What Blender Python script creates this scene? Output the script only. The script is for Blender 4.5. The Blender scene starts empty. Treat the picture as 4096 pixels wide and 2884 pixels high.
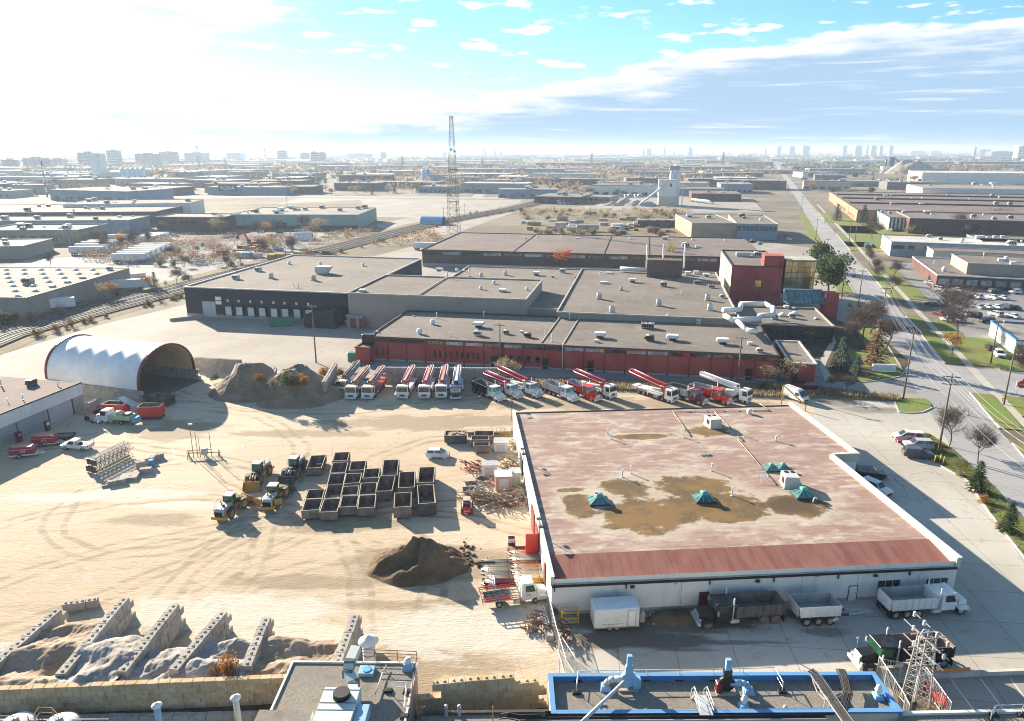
import bpy, math, random
from mathutils import Vector, Matrix
R = math.radians
scene = bpy.context.scene
col = bpy.data.collections.new('place'); scene.collection.children.link(col)

# ------------------------------------------------------------------ camera, sky, sun, exposure
CAM_H, FPX, HORIZON = 50.0, 2880.0, 598.0          # a drone 50 m up; focal length and horizon row in pixels of the 4096-wide photo
PITCH = math.atan((1442 - HORIZON) / FPX)
cam_d = bpy.data.cameras.new('camera'); cam = bpy.data.objects.new('camera', cam_d); scene.collection.objects.link(cam)
cam.location = (0, 0, CAM_H); cam.rotation_euler = (R(90) - PITCH, 0, 0)
cam_d.sensor_width = 36.0; cam_d.lens = 36.0 * FPX / 4096; cam_d.clip_start = 0.5; cam_d.clip_end = 90000
scene.camera = cam

SUN_AZ, SUN_EL = R(-41), R(19.5)                    # clockwise from +Y
SUN_DIR = Vector((math.sin(SUN_AZ) * math.cos(SUN_EL), math.cos(SUN_AZ) * math.cos(SUN_EL), math.sin(SUN_EL)))
sun_d = bpy.data.lights.new('sun', 'SUN'); sun_d.energy = 4.4; sun_d.angle = R(0.53); sun_d.color = (1.0, 0.87, 0.70)
sun = bpy.data.objects.new('sun', sun_d); scene.collection.objects.link(sun)
sun.rotation_euler = (-SUN_DIR).to_track_quat('-Z', 'Y').to_euler()

world = bpy.data.worlds.new('World'); scene.world = world; world.use_nodes = True
def build_world():
    nt = world.node_tree; N = nt.nodes; L = nt.links; N.clear()
    def n(t, **k):
        o = N.new(t)
        for a, b in k.items(): setattr(o, a, b)
        return o
    def m(op, a, b=None, c=None, clamp=False):
        o = n('ShaderNodeMath', operation=op, use_clamp=clamp)
        for i, x in enumerate((a, b, c)):
            if x is None: continue
            if isinstance(x, (int, float)): o.inputs[i].default_value = x
            else: L.new(x, o.inputs[i])
        return o.outputs[0]
    def mix(f, a, b):
        o = n('ShaderNodeMix', data_type='RGBA')
        if isinstance(f, (int, float)): o.inputs[0].default_value = f
        else: L.new(f, o.inputs[0])
        for i, x in ((6, a), (7, b)):
            if isinstance(x, tuple): o.inputs[i].default_value = (*x, 1)
            else: L.new(x, o.inputs[i])
        return o.outputs[2]
    def sstep(x, a, b):
        o = n('ShaderNodeMapRange', interpolation_type='SMOOTHSTEP')
        L.new(x, o.inputs[0]); o.inputs[1].default_value = a; o.inputs[2].default_value = b
        return o.outputs[0]
    def noise(vec, scale, detail, rough=0.55, dist=0.0):
        o = n('ShaderNodeTexNoise'); L.new(vec, o.inputs['Vector'])
        o.inputs['Scale'].default_value = scale; o.inputs['Detail'].default_value = detail
        o.inputs['Roughness'].default_value = rough; o.inputs['Distortion'].default_value = dist
        return o.outputs[0]
    tc = n('ShaderNodeTexCoord'); nv = n('ShaderNodeVectorMath', operation='NORMALIZE'); L.new(tc.outputs['Generated'], nv.inputs[0])
    sp = n('ShaderNodeSeparateXYZ'); L.new(nv.outputs[0], sp.inputs[0]); X, Y, Z = sp.outputs
    az = m('MULTIPLY', m('ARCTAN2', X, Y), 57.29578); el = m('MULTIPLY', m('ARCSINE', Z), 57.29578)
    sky = n('ShaderNodeTexSky', sky_type='NISHITA'); sky.sun_disc = False
    sky.sun_elevation = SUN_EL; sky.sun_rotation = SUN_AZ; sky.air_density = 1.1; sky.dust_density = 0.15; sky.ozone_density = 3.0
    sk = n('ShaderNodeVectorMath', operation='SCALE'); L.new(sky.outputs[0], sk.inputs[0]); sk.inputs[3].default_value = SKY_K
    skc = n('ShaderNodeMix', data_type='RGBA', blend_type='MULTIPLY'); skc.inputs[0].default_value = 1
    L.new(sk.outputs[0], skc.inputs[6]); skc.inputs[7].default_value = (0.78, 1.02, 1.04, 1)
    # clouds, in degrees of azimuth and elevation: a stratocumulus bank along the horizon, small cumulus above it
    cv = n('ShaderNodeCombineXYZ'); L.new(m('MULTIPLY', az, 0.30), cv.inputs[0]); L.new(m('MULTIPLY', el, 1.25), cv.inputs[1])
    bv = n('ShaderNodeCombineXYZ'); L.new(m('MULTIPLY', az, 0.09), bv.inputs[0]); L.new(m('MULTIPLY', el, 0.85), bv.inputs[1])
    n1 = noise(cv.outputs[0], 0.75, 7, 0.52); n2 = noise(bv.outputs[0], 0.9, 8, 0.6); n3 = noise(cv.outputs[0], 0.2, 5, 0.6)
    sv = n('ShaderNodeCombineXYZ'); L.new(m('MULTIPLY', az, 0.10), sv.inputs[0]); L.new(m('MULTIPLY', el, 2.2), sv.inputs[1]); n4 = noise(sv.outputs[0], 0.9, 6, 0.6)
    sunc = n('ShaderNodeVectorMath', operation='DOT_PRODUCT'); L.new(nv.outputs[0], sunc.inputs[0]); sunc.inputs[1].default_value = SUN_DIR
    glow = m('POWER', m('MAXIMUM', sunc.outputs['Value'], 0.0), 40.0)
    # the bank's top edge climbs towards the right, broken by noise
    top = m('ADD', m('MULTIPLY', sstep(az, -14, 26), 5.0), 3.0)
    top = m('ADD', top, m('MULTIPLY', m('SUBTRACT', n1, 0.5), 3.6))
    bank = sstep(m('SUBTRACT', top, el), 0.0, 0.5)
    # bright veil of cloud towards the sun on the left
    vt = m('ADD', m('MULTIPLY', m('SUBTRACT', sunc.outputs['Value'], 0.79), 6.4), m('MULTIPLY', m('SUBTRACT', n3, 0.5), 3.0))
    vt = m('ADD', vt, m('MULTIPLY', m('SUBTRACT', n1, 0.5), 1.6))
    veil = sstep(vt, 0.55, 1.15)
    cum = m('MULTIPLY', sstep(n1, 0.555, 0.63), sstep(el, 3.0, 5.0))
    hi = sstep(el, 14, 30)
    cum = m('MULTIPLY', cum, m('SUBTRACT', 1.0, m('MULTIPLY', hi, 0.6)))
    # cloud colours: lit tops near white, thick lower parts blue grey; brighter towards the sun
    depth = sstep(m('ADD', m('SUBTRACT', top, el), m('MULTIPLY', m('SUBTRACT', n2, 0.5), 6.5)), 0.3, 2.6)
    bcol = mix(depth, (0.30, 0.30, 0.295), (0.128, 0.178, 0.228))
    streak = m('MULTIPLY', sstep(n4, 0.52, 0.70), 0.8)
    bcol = mix(streak, bcol, (0.265, 0.275, 0.285))
    bcol = mix(m('MULTIPLY', sstep(el, 1.6, 0.1), 0.40), bcol, (0.185, 0.222, 0.255))
    c = mix(cum, skc.outputs[2], mix(sstep(n1, 0.64, 0.74), (0.32, 0.32, 0.31), (0.23, 0.245, 0.26)))
    c = mix(veil, c, mix(m('MULTIPLY', sstep(n4, 0.46, 0.64), sstep(el, 6.5, 1.5)), mix(sstep(n2, 0.5, 0.68), (0.33, 0.325, 0.31), (0.27, 0.28, 0.285)), (0.20, 0.235, 0.265)))
    c = mix(m('MULTIPLY', bank, m('SUBTRACT', 1.0, m('MULTIPLY', veil, 0.45))), c, bcol)
    g2 = mix(m('MULTIPLY', glow, 0.7, clamp=True), c, (0.5, 0.48, 0.45))
    below = mix(sstep(el, -0.05, -1.5), g2, (0.14, 0.135, 0.125))
    tint = n('ShaderNodeMix', data_type='RGBA', blend_type='MULTIPLY'); tint.inputs[0].default_value = 1; L.new(below, tint.inputs[6]); tint.inputs[7].default_value = (0.97, 1.0, 1.05, 1)
    bg = n('ShaderNodeBackground'); L.new(tint.outputs[2], bg.inputs[0]); bg.inputs[1].default_value = 1.05
    out = n('ShaderNodeOutputWorld'); L.new(bg.outputs[0], out.inputs[0])
SKY_K = 0.047
build_world()
world.cycles.sampling_method = 'MANUAL'; world.cycles.sample_map_resolution = 512
scene.view_settings.view_transform = 'Standard'; scene.view_settings.look = 'None'
scene.view_settings.gamma = 1.0; scene.view_settings.use_curve_mapping = False
scene.view_settings.exposure = 1.85
scene.render.engine = 'CYCLES'
cy = scene.cycles
cy.filter_width = 1.05; cy.max_bounces = 5; cy.diffuse_bounces = 3; cy.glossy_bounces = 2; cy.transmission_bounces = 2; cy.volume_bounces = 0
cy.transparent_max_bounces = 4; cy.caustics_reflective = False; cy.caustics_refractive = False
cy.sample_clamp_indirect = 4.0; cy.use_denoising = True
try: cy.volume_step_rate = 10.0
except Exception: pass

# ------------------------------------------------------------------ helpers
_c, _s = math.cos(PITCH), math.sin(PITCH)
def G(px, py, z=0.0):
    """photo pixel -> point of the horizontal plane at height z (the ground or roof that the thing touches)"""
    u, v = px - 2048.0, py - 1442.0
    dz = -(v * _c + FPX * _s); t = (z - CAM_H) / dz
    return Vector((t * u, t * (FPX * _c - v * _s), z))
def ang(a, b): d = b - a; return math.atan2(d.y, d.x)
rng = random.Random(7)

class MB:
    """collects faces; build() links them as ONE mesh object"""
    def __init__(s): s.v = []; s.f = []; s.m = []; s.sm = []; s.cm = 0; s.csm = False
    def add(s, vs, fs):
        b = len(s.v); s.v.extend([tuple(p) for p in vs])
        for f in fs: s.f.append(tuple(b + i for i in f)); s.m.append(s.cm); s.sm.append(s.csm)
        return s
    def mat(s, i): s.cm = i; return s
    def smooth(s, on=True): s.csm = on; return s
    def box(s, x0, x1, y0, y1, z0, z1):
        return s.add([(x0,y0,z0),(x1,y0,z0),(x1,y1,z0),(x0,y1,z0),(x0,y0,z1),(x1,y0,z1),(x1,y1,z1),(x0,y1,z1)],
                     [(0,3,2,1),(4,5,6,7),(0,1,5,4),(1,2,6,5),(2,3,7,6),(3,0,4,7)])
    def tbox(s, x0, x1, y0, y1, z0, z1, ix=0, iy=0):
        """box whose top is drawn in by ix, iy"""
        return s.add([(x0,y0,z0),(x1,y0,z0),(x1,y1,z0),(x0,y1,z0),(x0+ix,y0+iy,z1),(x1-ix,y0+iy,z1),(x1-ix,y1-iy,z1),(x0+ix,y1-iy,z1)],
                     [(0,3,2,1),(4,5,6,7),(0,1,5,4),(1,2,6,5),(2,3,7,6),(3,0,4,7)])
    def bbox(s, x0, x1, y0, y1, z0, z1, b):
        """box with chamfered upright and top edges"""
        P = [(x0+b,y0),(x1-b,y0),(x1,y0+b),(x1,y1-b),(x1-b,y1),(x0+b,y1),(x0,y1-b),(x0,y0+b)]
        cx, cy_ = (x0+x1)/2, (y0+y1)/2
        vs = [(x,y,z0) for x,y in P] + [(x,y,z1-b) for x,y in P]
        kx = 1-b/max(1e-6,(x1-x0)/2); ky = 1-b/max(1e-6,(y1-y0)/2)
        vs += [(cx+(x-cx)*kx, cy_+(y-cy_)*ky, z1) for x,y in P]
        fs = [tuple(range(7,-1,-1)), tuple(range(16,24))]
        for r in (0, 8):
            for i in range(8): j = (i+1) % 8; fs.append((r+i, r+j, r+8+j, r+8+i))
        return s.add(vs, fs)
    def rbox(s, c, size, rz):
        hx, hy = size[0]/2, size[1]/2; ca, sa = math.cos(rz), math.sin(rz)
        vs = []
        for z in (c[2], c[2]+size[2]):
            for x, y in ((-hx,-hy),(hx,-hy),(hx,hy),(-hx,hy)): vs.append((c[0]+x*ca-y*sa, c[1]+x*sa+y*ca, z))
        return s.add(vs, [(0,3,2,1),(4,5,6,7),(0,1,5,4),(1,2,6,5),(2,3,7,6),(3,0,4,7)])
    def beam(s, a, b, w, h=None):
        """square bar from a to b"""
        a, b = Vector(a), Vector(b); h = h or w; d = (b-a)
        if d.length < 1e-6: return s
        d.normalize(); up = Vector((0,0,1)) if abs(d.z) < 0.95 else Vector((1,0,0))
        x = d.cross(up).normalized()*w/2; y = x.cross(d).normalized()*h/2
        vs = [p+i*x+j*y for p in (a,b) for i,j in ((-1,-1),(1,-1),(1,1),(-1,1))]
        return s.add(vs, [(0,1,2,3),(7,6,5,4),(0,4,5,1),(1,5,6,2),(2,6,7,3),(3,7,4,0)])
    def cyl(s, a, b, r0, r1=None, n=8, caps=True):
        a, b = Vector(a), Vector(b); r1 = r0 if r1 is None else r1; d = (b-a).normalized()
        up = Vector((0,0,1)) if abs(d.z) < 0.95 else Vector((1,0,0))
        x = d.cross(up).normalized(); y = x.cross(d)
        vs = []
        for p, r in ((a,r0),(b,r1)):
            for i in range(n): t = 2*math.pi*i/n; vs.append(p + x*(r*math.cos(t)) - y*(r*math.sin(t)))
        sm = s.csm; s.csm = n > 5
        s.add(vs, [(i, (i+1)%n, n+(i+1)%n, n+i) for i in range(n)]); s.csm = sm
        if caps:
            b0 = len(s.v)-2*n
            for f in (tuple(b0+i for i in range(n-1,-1,-1)), tuple(b0+n+i for i in range(n))):
                s.f.append(f); s.m.append(s.cm); s.sm.append(False)
        return s
    def tube(s, pts, r, n=6):
        for a, b in zip(pts, pts[1:]): s.cyl(a, b, r, r, n)
        return s
    def lathe(s, c, prof, n=12):
        vs = []; c = Vector(c)
        for r, z in prof:
            for i in range(n): t = 2*math.pi*i/n; vs.append((c.x+r*math.cos(t), c.y+r*math.sin(t), c.z+z))
        fs = []
        for k in range(len(prof)-1):
            for i in range(n): j = (i+1)%n; fs.append((k*n+i, k*n+j, k*n+n+j, k*n+n+i))
        sm = s.csm; s.csm = n > 6; s.add(vs, fs); s.csm = sm
        b0 = len(s.v)-len(vs)
        if prof[-1][0] > 1e-4: s.f.append(tuple(b0+(len(prof)-1)*n+i for i in range(n))); s.m.append(s.cm); s.sm.append(False)
        return s
    def prism(s, poly, z0, z1):
        n = len(poly)
        vs = [(p[0],p[1],z0) for p in poly] + [(p[0],p[1],z1) for p in poly]
        return s.add(vs, [tuple(range(n-1,-1,-1)), tuple(range(n,2*n))] + [(i,(i+1)%n,n+(i+1)%n,n+i) for i in range(n)])
    def side(s, poly, y0, y1):
        """polygon in x-z swept from y0 to y1"""
        n = len(poly)
        vs = [(p[0],y0,p[1]) for p in poly] + [(p[0],y1,p[1]) for p in poly]
        return s.add(vs, [tuple(range(n)), tuple(range(2*n-1,n-1,-1))] + [(i,n+i,n+(i+1)%n,(i+1)%n) for i in range(n)])
    def slab(s, poly, w, b=0.08, wt=None):
        """side profile swept across the width with rounded-off flanks (car bodies)"""
        n = len(poly); cx = sum(p[0] for p in poly)/n; cz = sum(p[1] for p in poly)/n
        wt = w if wt is None else wt; z0 = min(p[1] for p in poly); z1 = max(p[1] for p in poly)
        def half(z): return (w + (wt-w)*(z-z0)/max(1e-6,z1-z0))/2
        def ins(p):
            dx, dz = p[0]-cx, p[1]-cz; d = math.hypot(dx,dz) or 1
            return (p[0]-dx/d*b, p[1]-dz/d*b)
        rings = []
        for sgn, ins_ in ((-1,True),(-1,False),(1,False),(1,True)):
            rg = []
            for p in poly:
                q = ins(p) if ins_ else p; h = half(p[1])
                rg.append((q[0], sgn*(h if ins_ else h-b), q[1]))
            rings.append(rg)
        vs = [p for rg in rings for p in rg]
        fs = [tuple(range(n)), tuple(range(4*n-1,3*n-1,-1))]
        for k in range(3):
            for i in range(n): j = (i+1)%n; fs.append((k*n+i, (k+1)*n+i, (k+1)*n+j, k*n+j))
        return s.add(vs, fs)
    def build(s, name, mats, parent=None, loc=None, rz=0.0, recalc=False):
        me = bpy.data.meshes.new(name)
        me.from_pydata([tuple(p) for p in s.v], [], s.f)
        if not isinstance(mats, (list, tuple)): mats = [mats]
        for mt in mats: me.materials.append(mt)
        if any(s.m): me.polygons.foreach_set('material_index', s.m)
        if any(s.sm): me.polygons.foreach_set('use_smooth', s.sm)
        me.update()
        o = bpy.data.objects.new(name, me); col.objects.link(o)
        if parent: o.parent = parent
        if loc is not None: o.location = loc
        if rz: o.rotation_euler = (0, 0, rz)
        return o
def inst(src, name, parent=None, loc=(0,0,0), rz=0.0, rot=None, scale=None):
    """another object with the same mesh"""
    o = bpy.data.objects.new(name, src.data if isinstance(src, bpy.types.Object) else src); col.objects.link(o)
    if parent: o.parent = parent
    o.location = loc; o.rotation_euler = rot if rot else (0, 0, rz)
    if scale: o.scale = scale if not isinstance(scale, (int, float)) else (scale,)*3
    return o
def tag(o, label=None, cat=None, group=None, kind=None):
    if label: o['label'] = label
    if cat: o['category'] = cat
    if group: o['group'] = group
    if kind: o['kind'] = kind
    return o
def thing(name, label, cat, loc=(0,0,0), rz=0.0, group=None):
    o = bpy.data.objects.new(name, None); col.objects.link(o); o.empty_display_size = 0.5
    o.location = loc; o.rotation_euler = (0, 0, rz)
    return tag(o, label, cat, group)
def kids(o): return [c for c in o.children]
def dup(root, loc, rz, label=None, group=None, scale=None, swap=None, cat=None):
    """copy a thing with its parts and sub-parts; swap maps material names to other materials"""
    def cp(o, par):
        c = o.copy(); col.objects.link(c); c.parent = par
        if swap and c.type == 'MESH':
            ms = [mt.name if mt else None for mt in c.data.materials]
            if any(x in swap for x in ms):
                key = (c.data.name, tuple(sorted((k, v.name) for k, v in swap.items())))
                d = SWAPPED.get(key)
                if d is None:
                    d = c.data.copy()
                    for i, x in enumerate(ms):
                        if x in swap: d.materials[i] = swap[x]
                    SWAPPED[key] = d
                c.data = d
        for ch in kids(o): cp(ch, c)
        return c
    r = cp(root, None); r.location = loc; r.rotation_euler = (0, 0, rz)
    if scale: r.scale = (scale,)*3 if isinstance(scale, (int, float)) else scale
    if label: r['label'] = label
    if group: r['group'] = group
    if cat: r['category'] = cat
    return r
SWAPPED = {}
def text(body, size, m, parent, loc, rot, name='lettering', ext=0.01):
    cu = bpy.data.curves.new('t', 'FONT'); cu.body = body; cu.size = size; cu.align_x = 'CENTER'; cu.extrude = ext
    o = bpy.data.objects.new('t', cu); me = bpy.data.meshes.new_from_object(o); me.name = name
    bpy.data.objects.remove(o); bpy.data.curves.remove(cu)
    me.materials.clear(); me.materials.append(m)
    r = bpy.data.objects.new(name, me); col.objects.link(r); r.parent = parent; r.location = loc; r.rotation_euler = rot
    return r

# ------------------------------------------------------------------ materials
MATS = {}
class NT:
    def __init__(s, name):
        s.m = bpy.data.materials.new(name); s.m.use_nodes = True; s.nt = s.m.node_tree; s.N = s.nt.nodes; s.L = s.nt.links
        s.b = s.N['Principled BSDF']; s.b.inputs['Specular IOR Level'].default_value = 0.3
        g = s.N.new('ShaderNodeNewGeometry'); s.pos = g.outputs['Position']; s.geo = g
    def set(s, sock, v):
        if isinstance(v, (int, float)): s.b.inputs[sock].default_value = v
        elif isinstance(v, tuple): s.b.inputs[sock].default_value = (*v, 1)
        else: s.L.new(v, s.b.inputs[sock])
    def mapv(s, vec, scale=(1,1,1), rot=0.0, loc=(0,0,0)):
        o = s.N.new('ShaderNodeMapping'); s.L.new(vec, o.inputs[0]); o.inputs['Scale'].default_value = scale
        o.inputs['Rotation'].default_value = (0,0,rot); o.inputs['Location'].default_value = loc; return o.outputs[0]
    def noise(s, vec, scale, detail=4, rough=0.55, dist=0.0):
        o = s.N.new('ShaderNodeTexNoise'); s.L.new(vec, o.inputs['Vector']); o.inputs['Scale'].default_value = scale
        o.inputs['Detail'].default_value = detail; o.inputs['Roughness'].default_value = rough; o.inputs['Distortion'].default_value = dist
        return o.outputs[0]
    def voro(s, vec, scale, feature='F1', out='Distance', rnd=1.0):
        o = s.N.new('ShaderNodeTexVoronoi'); o.feature = feature; s.L.new(vec, o.inputs['Vector']); o.inputs['Scale'].default_value = scale
        o.inputs['Randomness'].default_value = rnd; return o.outputs[out]
    def math(s, op, a, b=None, clamp=False):
        o = s.N.new('ShaderNodeMath'); o.operation = op; o.use_clamp = clamp
        for i, x in enumerate((a, b)):
            if x is None: continue
            if isinstance(x, (int, float)): o.inputs[i].default_value = x
            else: s.L.new(x, o.inputs[i])
        return o.outputs[0]
    def ss(s, x, a, b, lo=0.0, hi=1.0):
        o = s.N.new('ShaderNodeMapRange'); o.interpolation_type = 'SMOOTHSTEP'; s.L.new(x, o.inputs[0])
        o.inputs[1].default_value = a; o.inputs[2].default_value = b; o.inputs[3].default_value = lo; o.inputs[4].default_value = hi; return o.outputs[0]
    def mix(s, f, a, b, mode='MIX'):
        o = s.N.new('ShaderNodeMix'); o.data_type = 'RGBA'; o.blend_type = mode
        if isinstance(f, (int, float)): o.inputs[0].default_value = f
        else: s.L.new(f, o.inputs[0])
        for i, x in ((6, a), (7, b)):
            if isinstance(x, tuple): o.inputs[i].default_value = (*x, 1)
            else: s.L.new(x, o.inputs[i])
        return o.outputs[2]
    def bump(s, h, strength, dist):
        o = s.N.new('ShaderNodeBump'); s.L.new(h, o.inputs['Height']); o.inputs['Strength'].default_value = strength
        o.inputs['Distance'].default_value = dist; s.L.new(o.outputs[0], s.b.inputs['Normal'])
    def brick(s, vec, w, h, mortar, off=0.5):
        o = s.N.new('ShaderNodeTexBrick'); s.L.new(vec, o.inputs['Vector']); o.inputs['Scale'].default_value = 1.0
        o.inputs['Brick Width'].default_value = w; o.inputs['Row Height'].default_value = h; o.inputs['Mortar Size'].default_value = mortar
        o.offset = off; o.inputs['Color1'].default_value = (0,0,0,1); o.inputs['Color2'].default_value = (1,1,1,1); return o
def c3(*a): return tuple(a)
def M(name, c=None, rough=0.75, metal=0.0, var=0.18, scale=0.6, fine=0.1, bump=0.0, spec=0.3):
    """painted, plain or weathered surface: base colour with broad and fine variation"""
    if name in MATS: return MATS[name]
    t = NT(name); t.b.inputs['Specular IOR Level'].default_value = spec
    nz = t.noise(t.pos, scale, 5); d = tuple(x*(1-var) for x in c); l = tuple(min(1, x*(1+var)) for x in c)
    cc = t.mix(t.ss(nz, 0.3, 0.7), d, l)
    if fine:
        n2 = t.noise(t.pos, scale*17, 3); cc = t.mix(t.math('MULTIPLY', t.ss(n2, 0.45, 0.75), fine*2), cc, tuple(x*0.55 for x in c))
        if bump: t.bump(n2, bump, 0.05)
    t.set('Base Color', cc); t.set('Roughness', rough); t.set('Metallic', metal)
    MATS[name] = t.m; return t.m
# ------------------------------------------------------------------ special surfaces
def surf(name, fn):
    t = NT(name); fn(t); MATS[name] = t.m; return t.m
def spots(t, p, lst, amp):
    x = t.N.new('ShaderNodeSeparateXYZ'); t.L.new(p, x.inputs[0]); d = None
    for px, py, rx, ry in lst:
        q = G(px, py); e = t.math('SQRT', t.math('ADD', t.math('POWER', t.math('DIVIDE', t.math('SUBTRACT', x.outputs[0], q.x), rx), 2.0), t.math('POWER', t.math('DIVIDE', t.math('SUBTRACT', x.outputs[1], q.y), ry), 2.0))); d = e if d is None else t.math('MINIMUM', d, e)
    return t.math('ADD', d, t.math('MULTIPLY', t.math('SUBTRACT', t.noise(t.mapv(p, (0.2, 0.5, 1)), 1.0, 6, 0.68), 0.5), amp))
def f_sand(t):
    p = t.pos; w = t.noise(p, 0.035, 3); a = t.noise(p, 0.02, 5, 0.6); 
    st = t.noise(t.mapv(p, (0.05, 0.42, 1), R(-28)), 1.0, 6, 0.62, 1.2)
    st2 = t.noise(t.mapv(p, (0.035, 0.6, 1), R(6)), 1.0, 6, 0.6, 0.8)
    c = t.mix(t.ss(a, 0.35, 0.65), (0.48, 0.375, 0.255), (0.58, 0.485, 0.36))
    c = t.mix(t.math('MULTIPLY', t.ss(st, 0.50, 0.68), 0.4), c, (0.34, 0.26, 0.165))
    c = t.mix(t.math('MULTIPLY', t.ss(st2, 0.54, 0.68), t.ss(w, 0.42, 0.62, 0, 0.6)), c, (0.36, 0.285, 0.19))
    ft = t.noise(t.mapv(p, (0.5, 2.2, 1), R(-24)), 1.0, 5, 0.65, 1.5)
    c = t.mix(t.math('MULTIPLY', t.ss(ft, 0.55, 0.70), t.ss(w, 0.36, 0.58, 0.5, 0.1)), c, (0.30, 0.235, 0.155))
    for px, py, rad in ((600,1500,24),(300,2500,31),(1500,1350,58),(1400,2700,22),(200,1950,37),(1200,2350,16),(2100,2900,44),(900,3400,52),(1900,1950,21),(700,2000,15),(2900,1300,60),(-300,2300,40)):
        q = G(px, py); o = t.N.new('ShaderNodeVectorMath'); o.operation = 'DISTANCE'; t.L.new(p, o.inputs[0]); o.inputs[1].default_value = q
        e = t.math('ABSOLUTE', t.math('SUBTRACT', t.math('ABSOLUTE', t.math('SUBTRACT', t.math('ADD', o.outputs['Value'], t.math('MULTIPLY', w, 9.0)), rad+4.5)), 1.05))
        c = t.mix(t.math('MULTIPLY', t.ss(e, 0.55, 0.2), t.ss(st, 0.36, 0.6, 0.0, 0.75)), c, (0.26, 0.205, 0.135))
    bl = t.noise(p, 0.16, 6, 0.7, 0.4); c = t.mix(t.math('MULTIPLY', t.ss(bl, 0.60, 0.72), 0.6), c, (0.24, 0.19, 0.125))
    c = t.mix(t.math('MULTIPLY', t.ss(bl, 0.40, 0.30), 0.6), c, (0.55, 0.52, 0.44))
    jv = t.mapv(p, (1, 1, 1), R(4.5)); jb = t.brick(jv, 6.5, 5.2, 0.012, 0.0)
    ck = t.voro(t.mapv(p, (0.16, 0.2, 1)), 1.0, 'DISTANCE_TO_EDGE')
    cm = t.math('MULTIPLY', t.ss(ck, 0.012, 0.004), t.ss(t.noise(p, 0.05, 3), 0.47, 0.55))
    c = t.mix(t.math('MULTIPLY', cm, 0.3), c, (0.16, 0.13, 0.10))
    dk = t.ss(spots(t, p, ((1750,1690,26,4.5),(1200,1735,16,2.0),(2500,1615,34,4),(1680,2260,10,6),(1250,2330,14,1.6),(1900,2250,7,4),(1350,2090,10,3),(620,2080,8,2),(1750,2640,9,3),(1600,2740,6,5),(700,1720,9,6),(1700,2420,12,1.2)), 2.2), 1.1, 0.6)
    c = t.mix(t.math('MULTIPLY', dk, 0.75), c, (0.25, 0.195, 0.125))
    pl = t.ss(spots(t, p, ((300,1990,12,1.6),(560,1975,10,1.8),(750,2020,8,1.6),(1150,2560,9,3),(900,2450,14,4),(1900,2520,12,5)), 2.0), 1.1, 0.7); c = t.mix(t.math('MULTIPLY', pl, 0.7), c, (0.60, 0.57, 0.49))
    fn = t.noise(p, 6.0, 3); c = t.mix(t.ss(fn, 0.3, 0.75, 0.0, 0.25), c, (0.26, 0.21, 0.15))
    t.set('Base Color', c); t.set('Roughness', 0.9); t.bump(t.math('ADD', t.math('MULTIPLY', ft, 0.6), t.math('ADD', bl, t.math('MULTIPLY', fn, 0.25))), 0.55, 0.25)
surf('sand', f_sand)
def f_conc(c0, c1, crack, jw, jh, rot, dark=0.5):
    def f(t):
        p = t.pos; a = t.noise(p, 0.05, 6, 0.62); b = t.noise(p, 0.5, 5, 0.65); fn = t.noise(p, 7, 3)
        c = t.mix(t.ss(a, 0.32, 0.68), c0, c1)
        c = t.mix(t.math('MULTIPLY', t.ss(b, 0.55, 0.75), dark), c, tuple(x*0.45 for x in c0))
        c = t.mix(t.ss(fn, 0.35, 0.8, 0, 0.3), c, tuple(x*0.6 for x in c0))
        br = t.brick(t.mapv(p, (1,1,1), rot), jw, jh, 0.035, 0.0)
        c = t.mix(t.math('MULTIPLY', br.outputs['Fac'], 0.8), c, tuple(x*0.35 for x in c0))
        wv = t.N.new('ShaderNodeVectorMath'); wv.operation = 'ADD'; sv_ = t.N.new('ShaderNodeVectorMath'); sv_.operation = 'SCALE'; nn = t.N.new('ShaderNodeTexNoise'); t.L.new(p, nn.inputs['Vector']); nn.inputs['Scale'].default_value = 0.35; nn.inputs['Detail'].default_value = 4; t.L.new(nn.outputs['Color'], sv_.inputs[0]); sv_.inputs[3].default_value = 3.5; t.L.new(p, wv.inputs[0]); t.L.new(sv_.outputs[0], wv.inputs[1])
        ck = t.voro(t.mapv(wv.outputs[0], (0.09, 0.12, 1)), 1.0, 'DISTANCE_TO_EDGE')
        c = t.mix(t.math('MULTIPLY', t.math('MULTIPLY', t.ss(ck, 0.010, 0.003), t.ss(t.noise(p, 0.045, 3), 0.5, 0.58)), crack), c, tuple(x*0.3 for x in c0))
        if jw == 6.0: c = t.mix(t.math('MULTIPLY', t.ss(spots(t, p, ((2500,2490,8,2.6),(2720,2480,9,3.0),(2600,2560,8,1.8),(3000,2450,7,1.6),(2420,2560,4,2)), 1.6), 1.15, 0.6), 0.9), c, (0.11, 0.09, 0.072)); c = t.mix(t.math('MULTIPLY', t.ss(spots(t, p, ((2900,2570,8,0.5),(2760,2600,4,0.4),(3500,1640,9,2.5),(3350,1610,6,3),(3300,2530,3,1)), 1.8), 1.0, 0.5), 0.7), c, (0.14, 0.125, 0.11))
        t.set('Base Color', c); t.set('Roughness', 0.88); t.bump(b, 0.2, 0.05)
    return f
surf('concrete', f_conc((0.39, 0.36, 0.305), (0.50, 0.475, 0.415), 0.6, 6.0, 6.0, R(4.5)))
surf('lot', f_conc((0.28, 0.25, 0.215), (0.37, 0.335, 0.29), 0.3, 9.0, 9.0, R(10)))
surf('road', f_conc((0.27, 0.265, 0.26), (0.36, 0.355, 0.35), 0.35, 90, 7.0, R(-18), 0.3))
surf('asphalt', f_conc((0.12, 0.118, 0.115), (0.20, 0.195, 0.19), 0.4, 60, 60, 0.1, 0.4))
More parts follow.
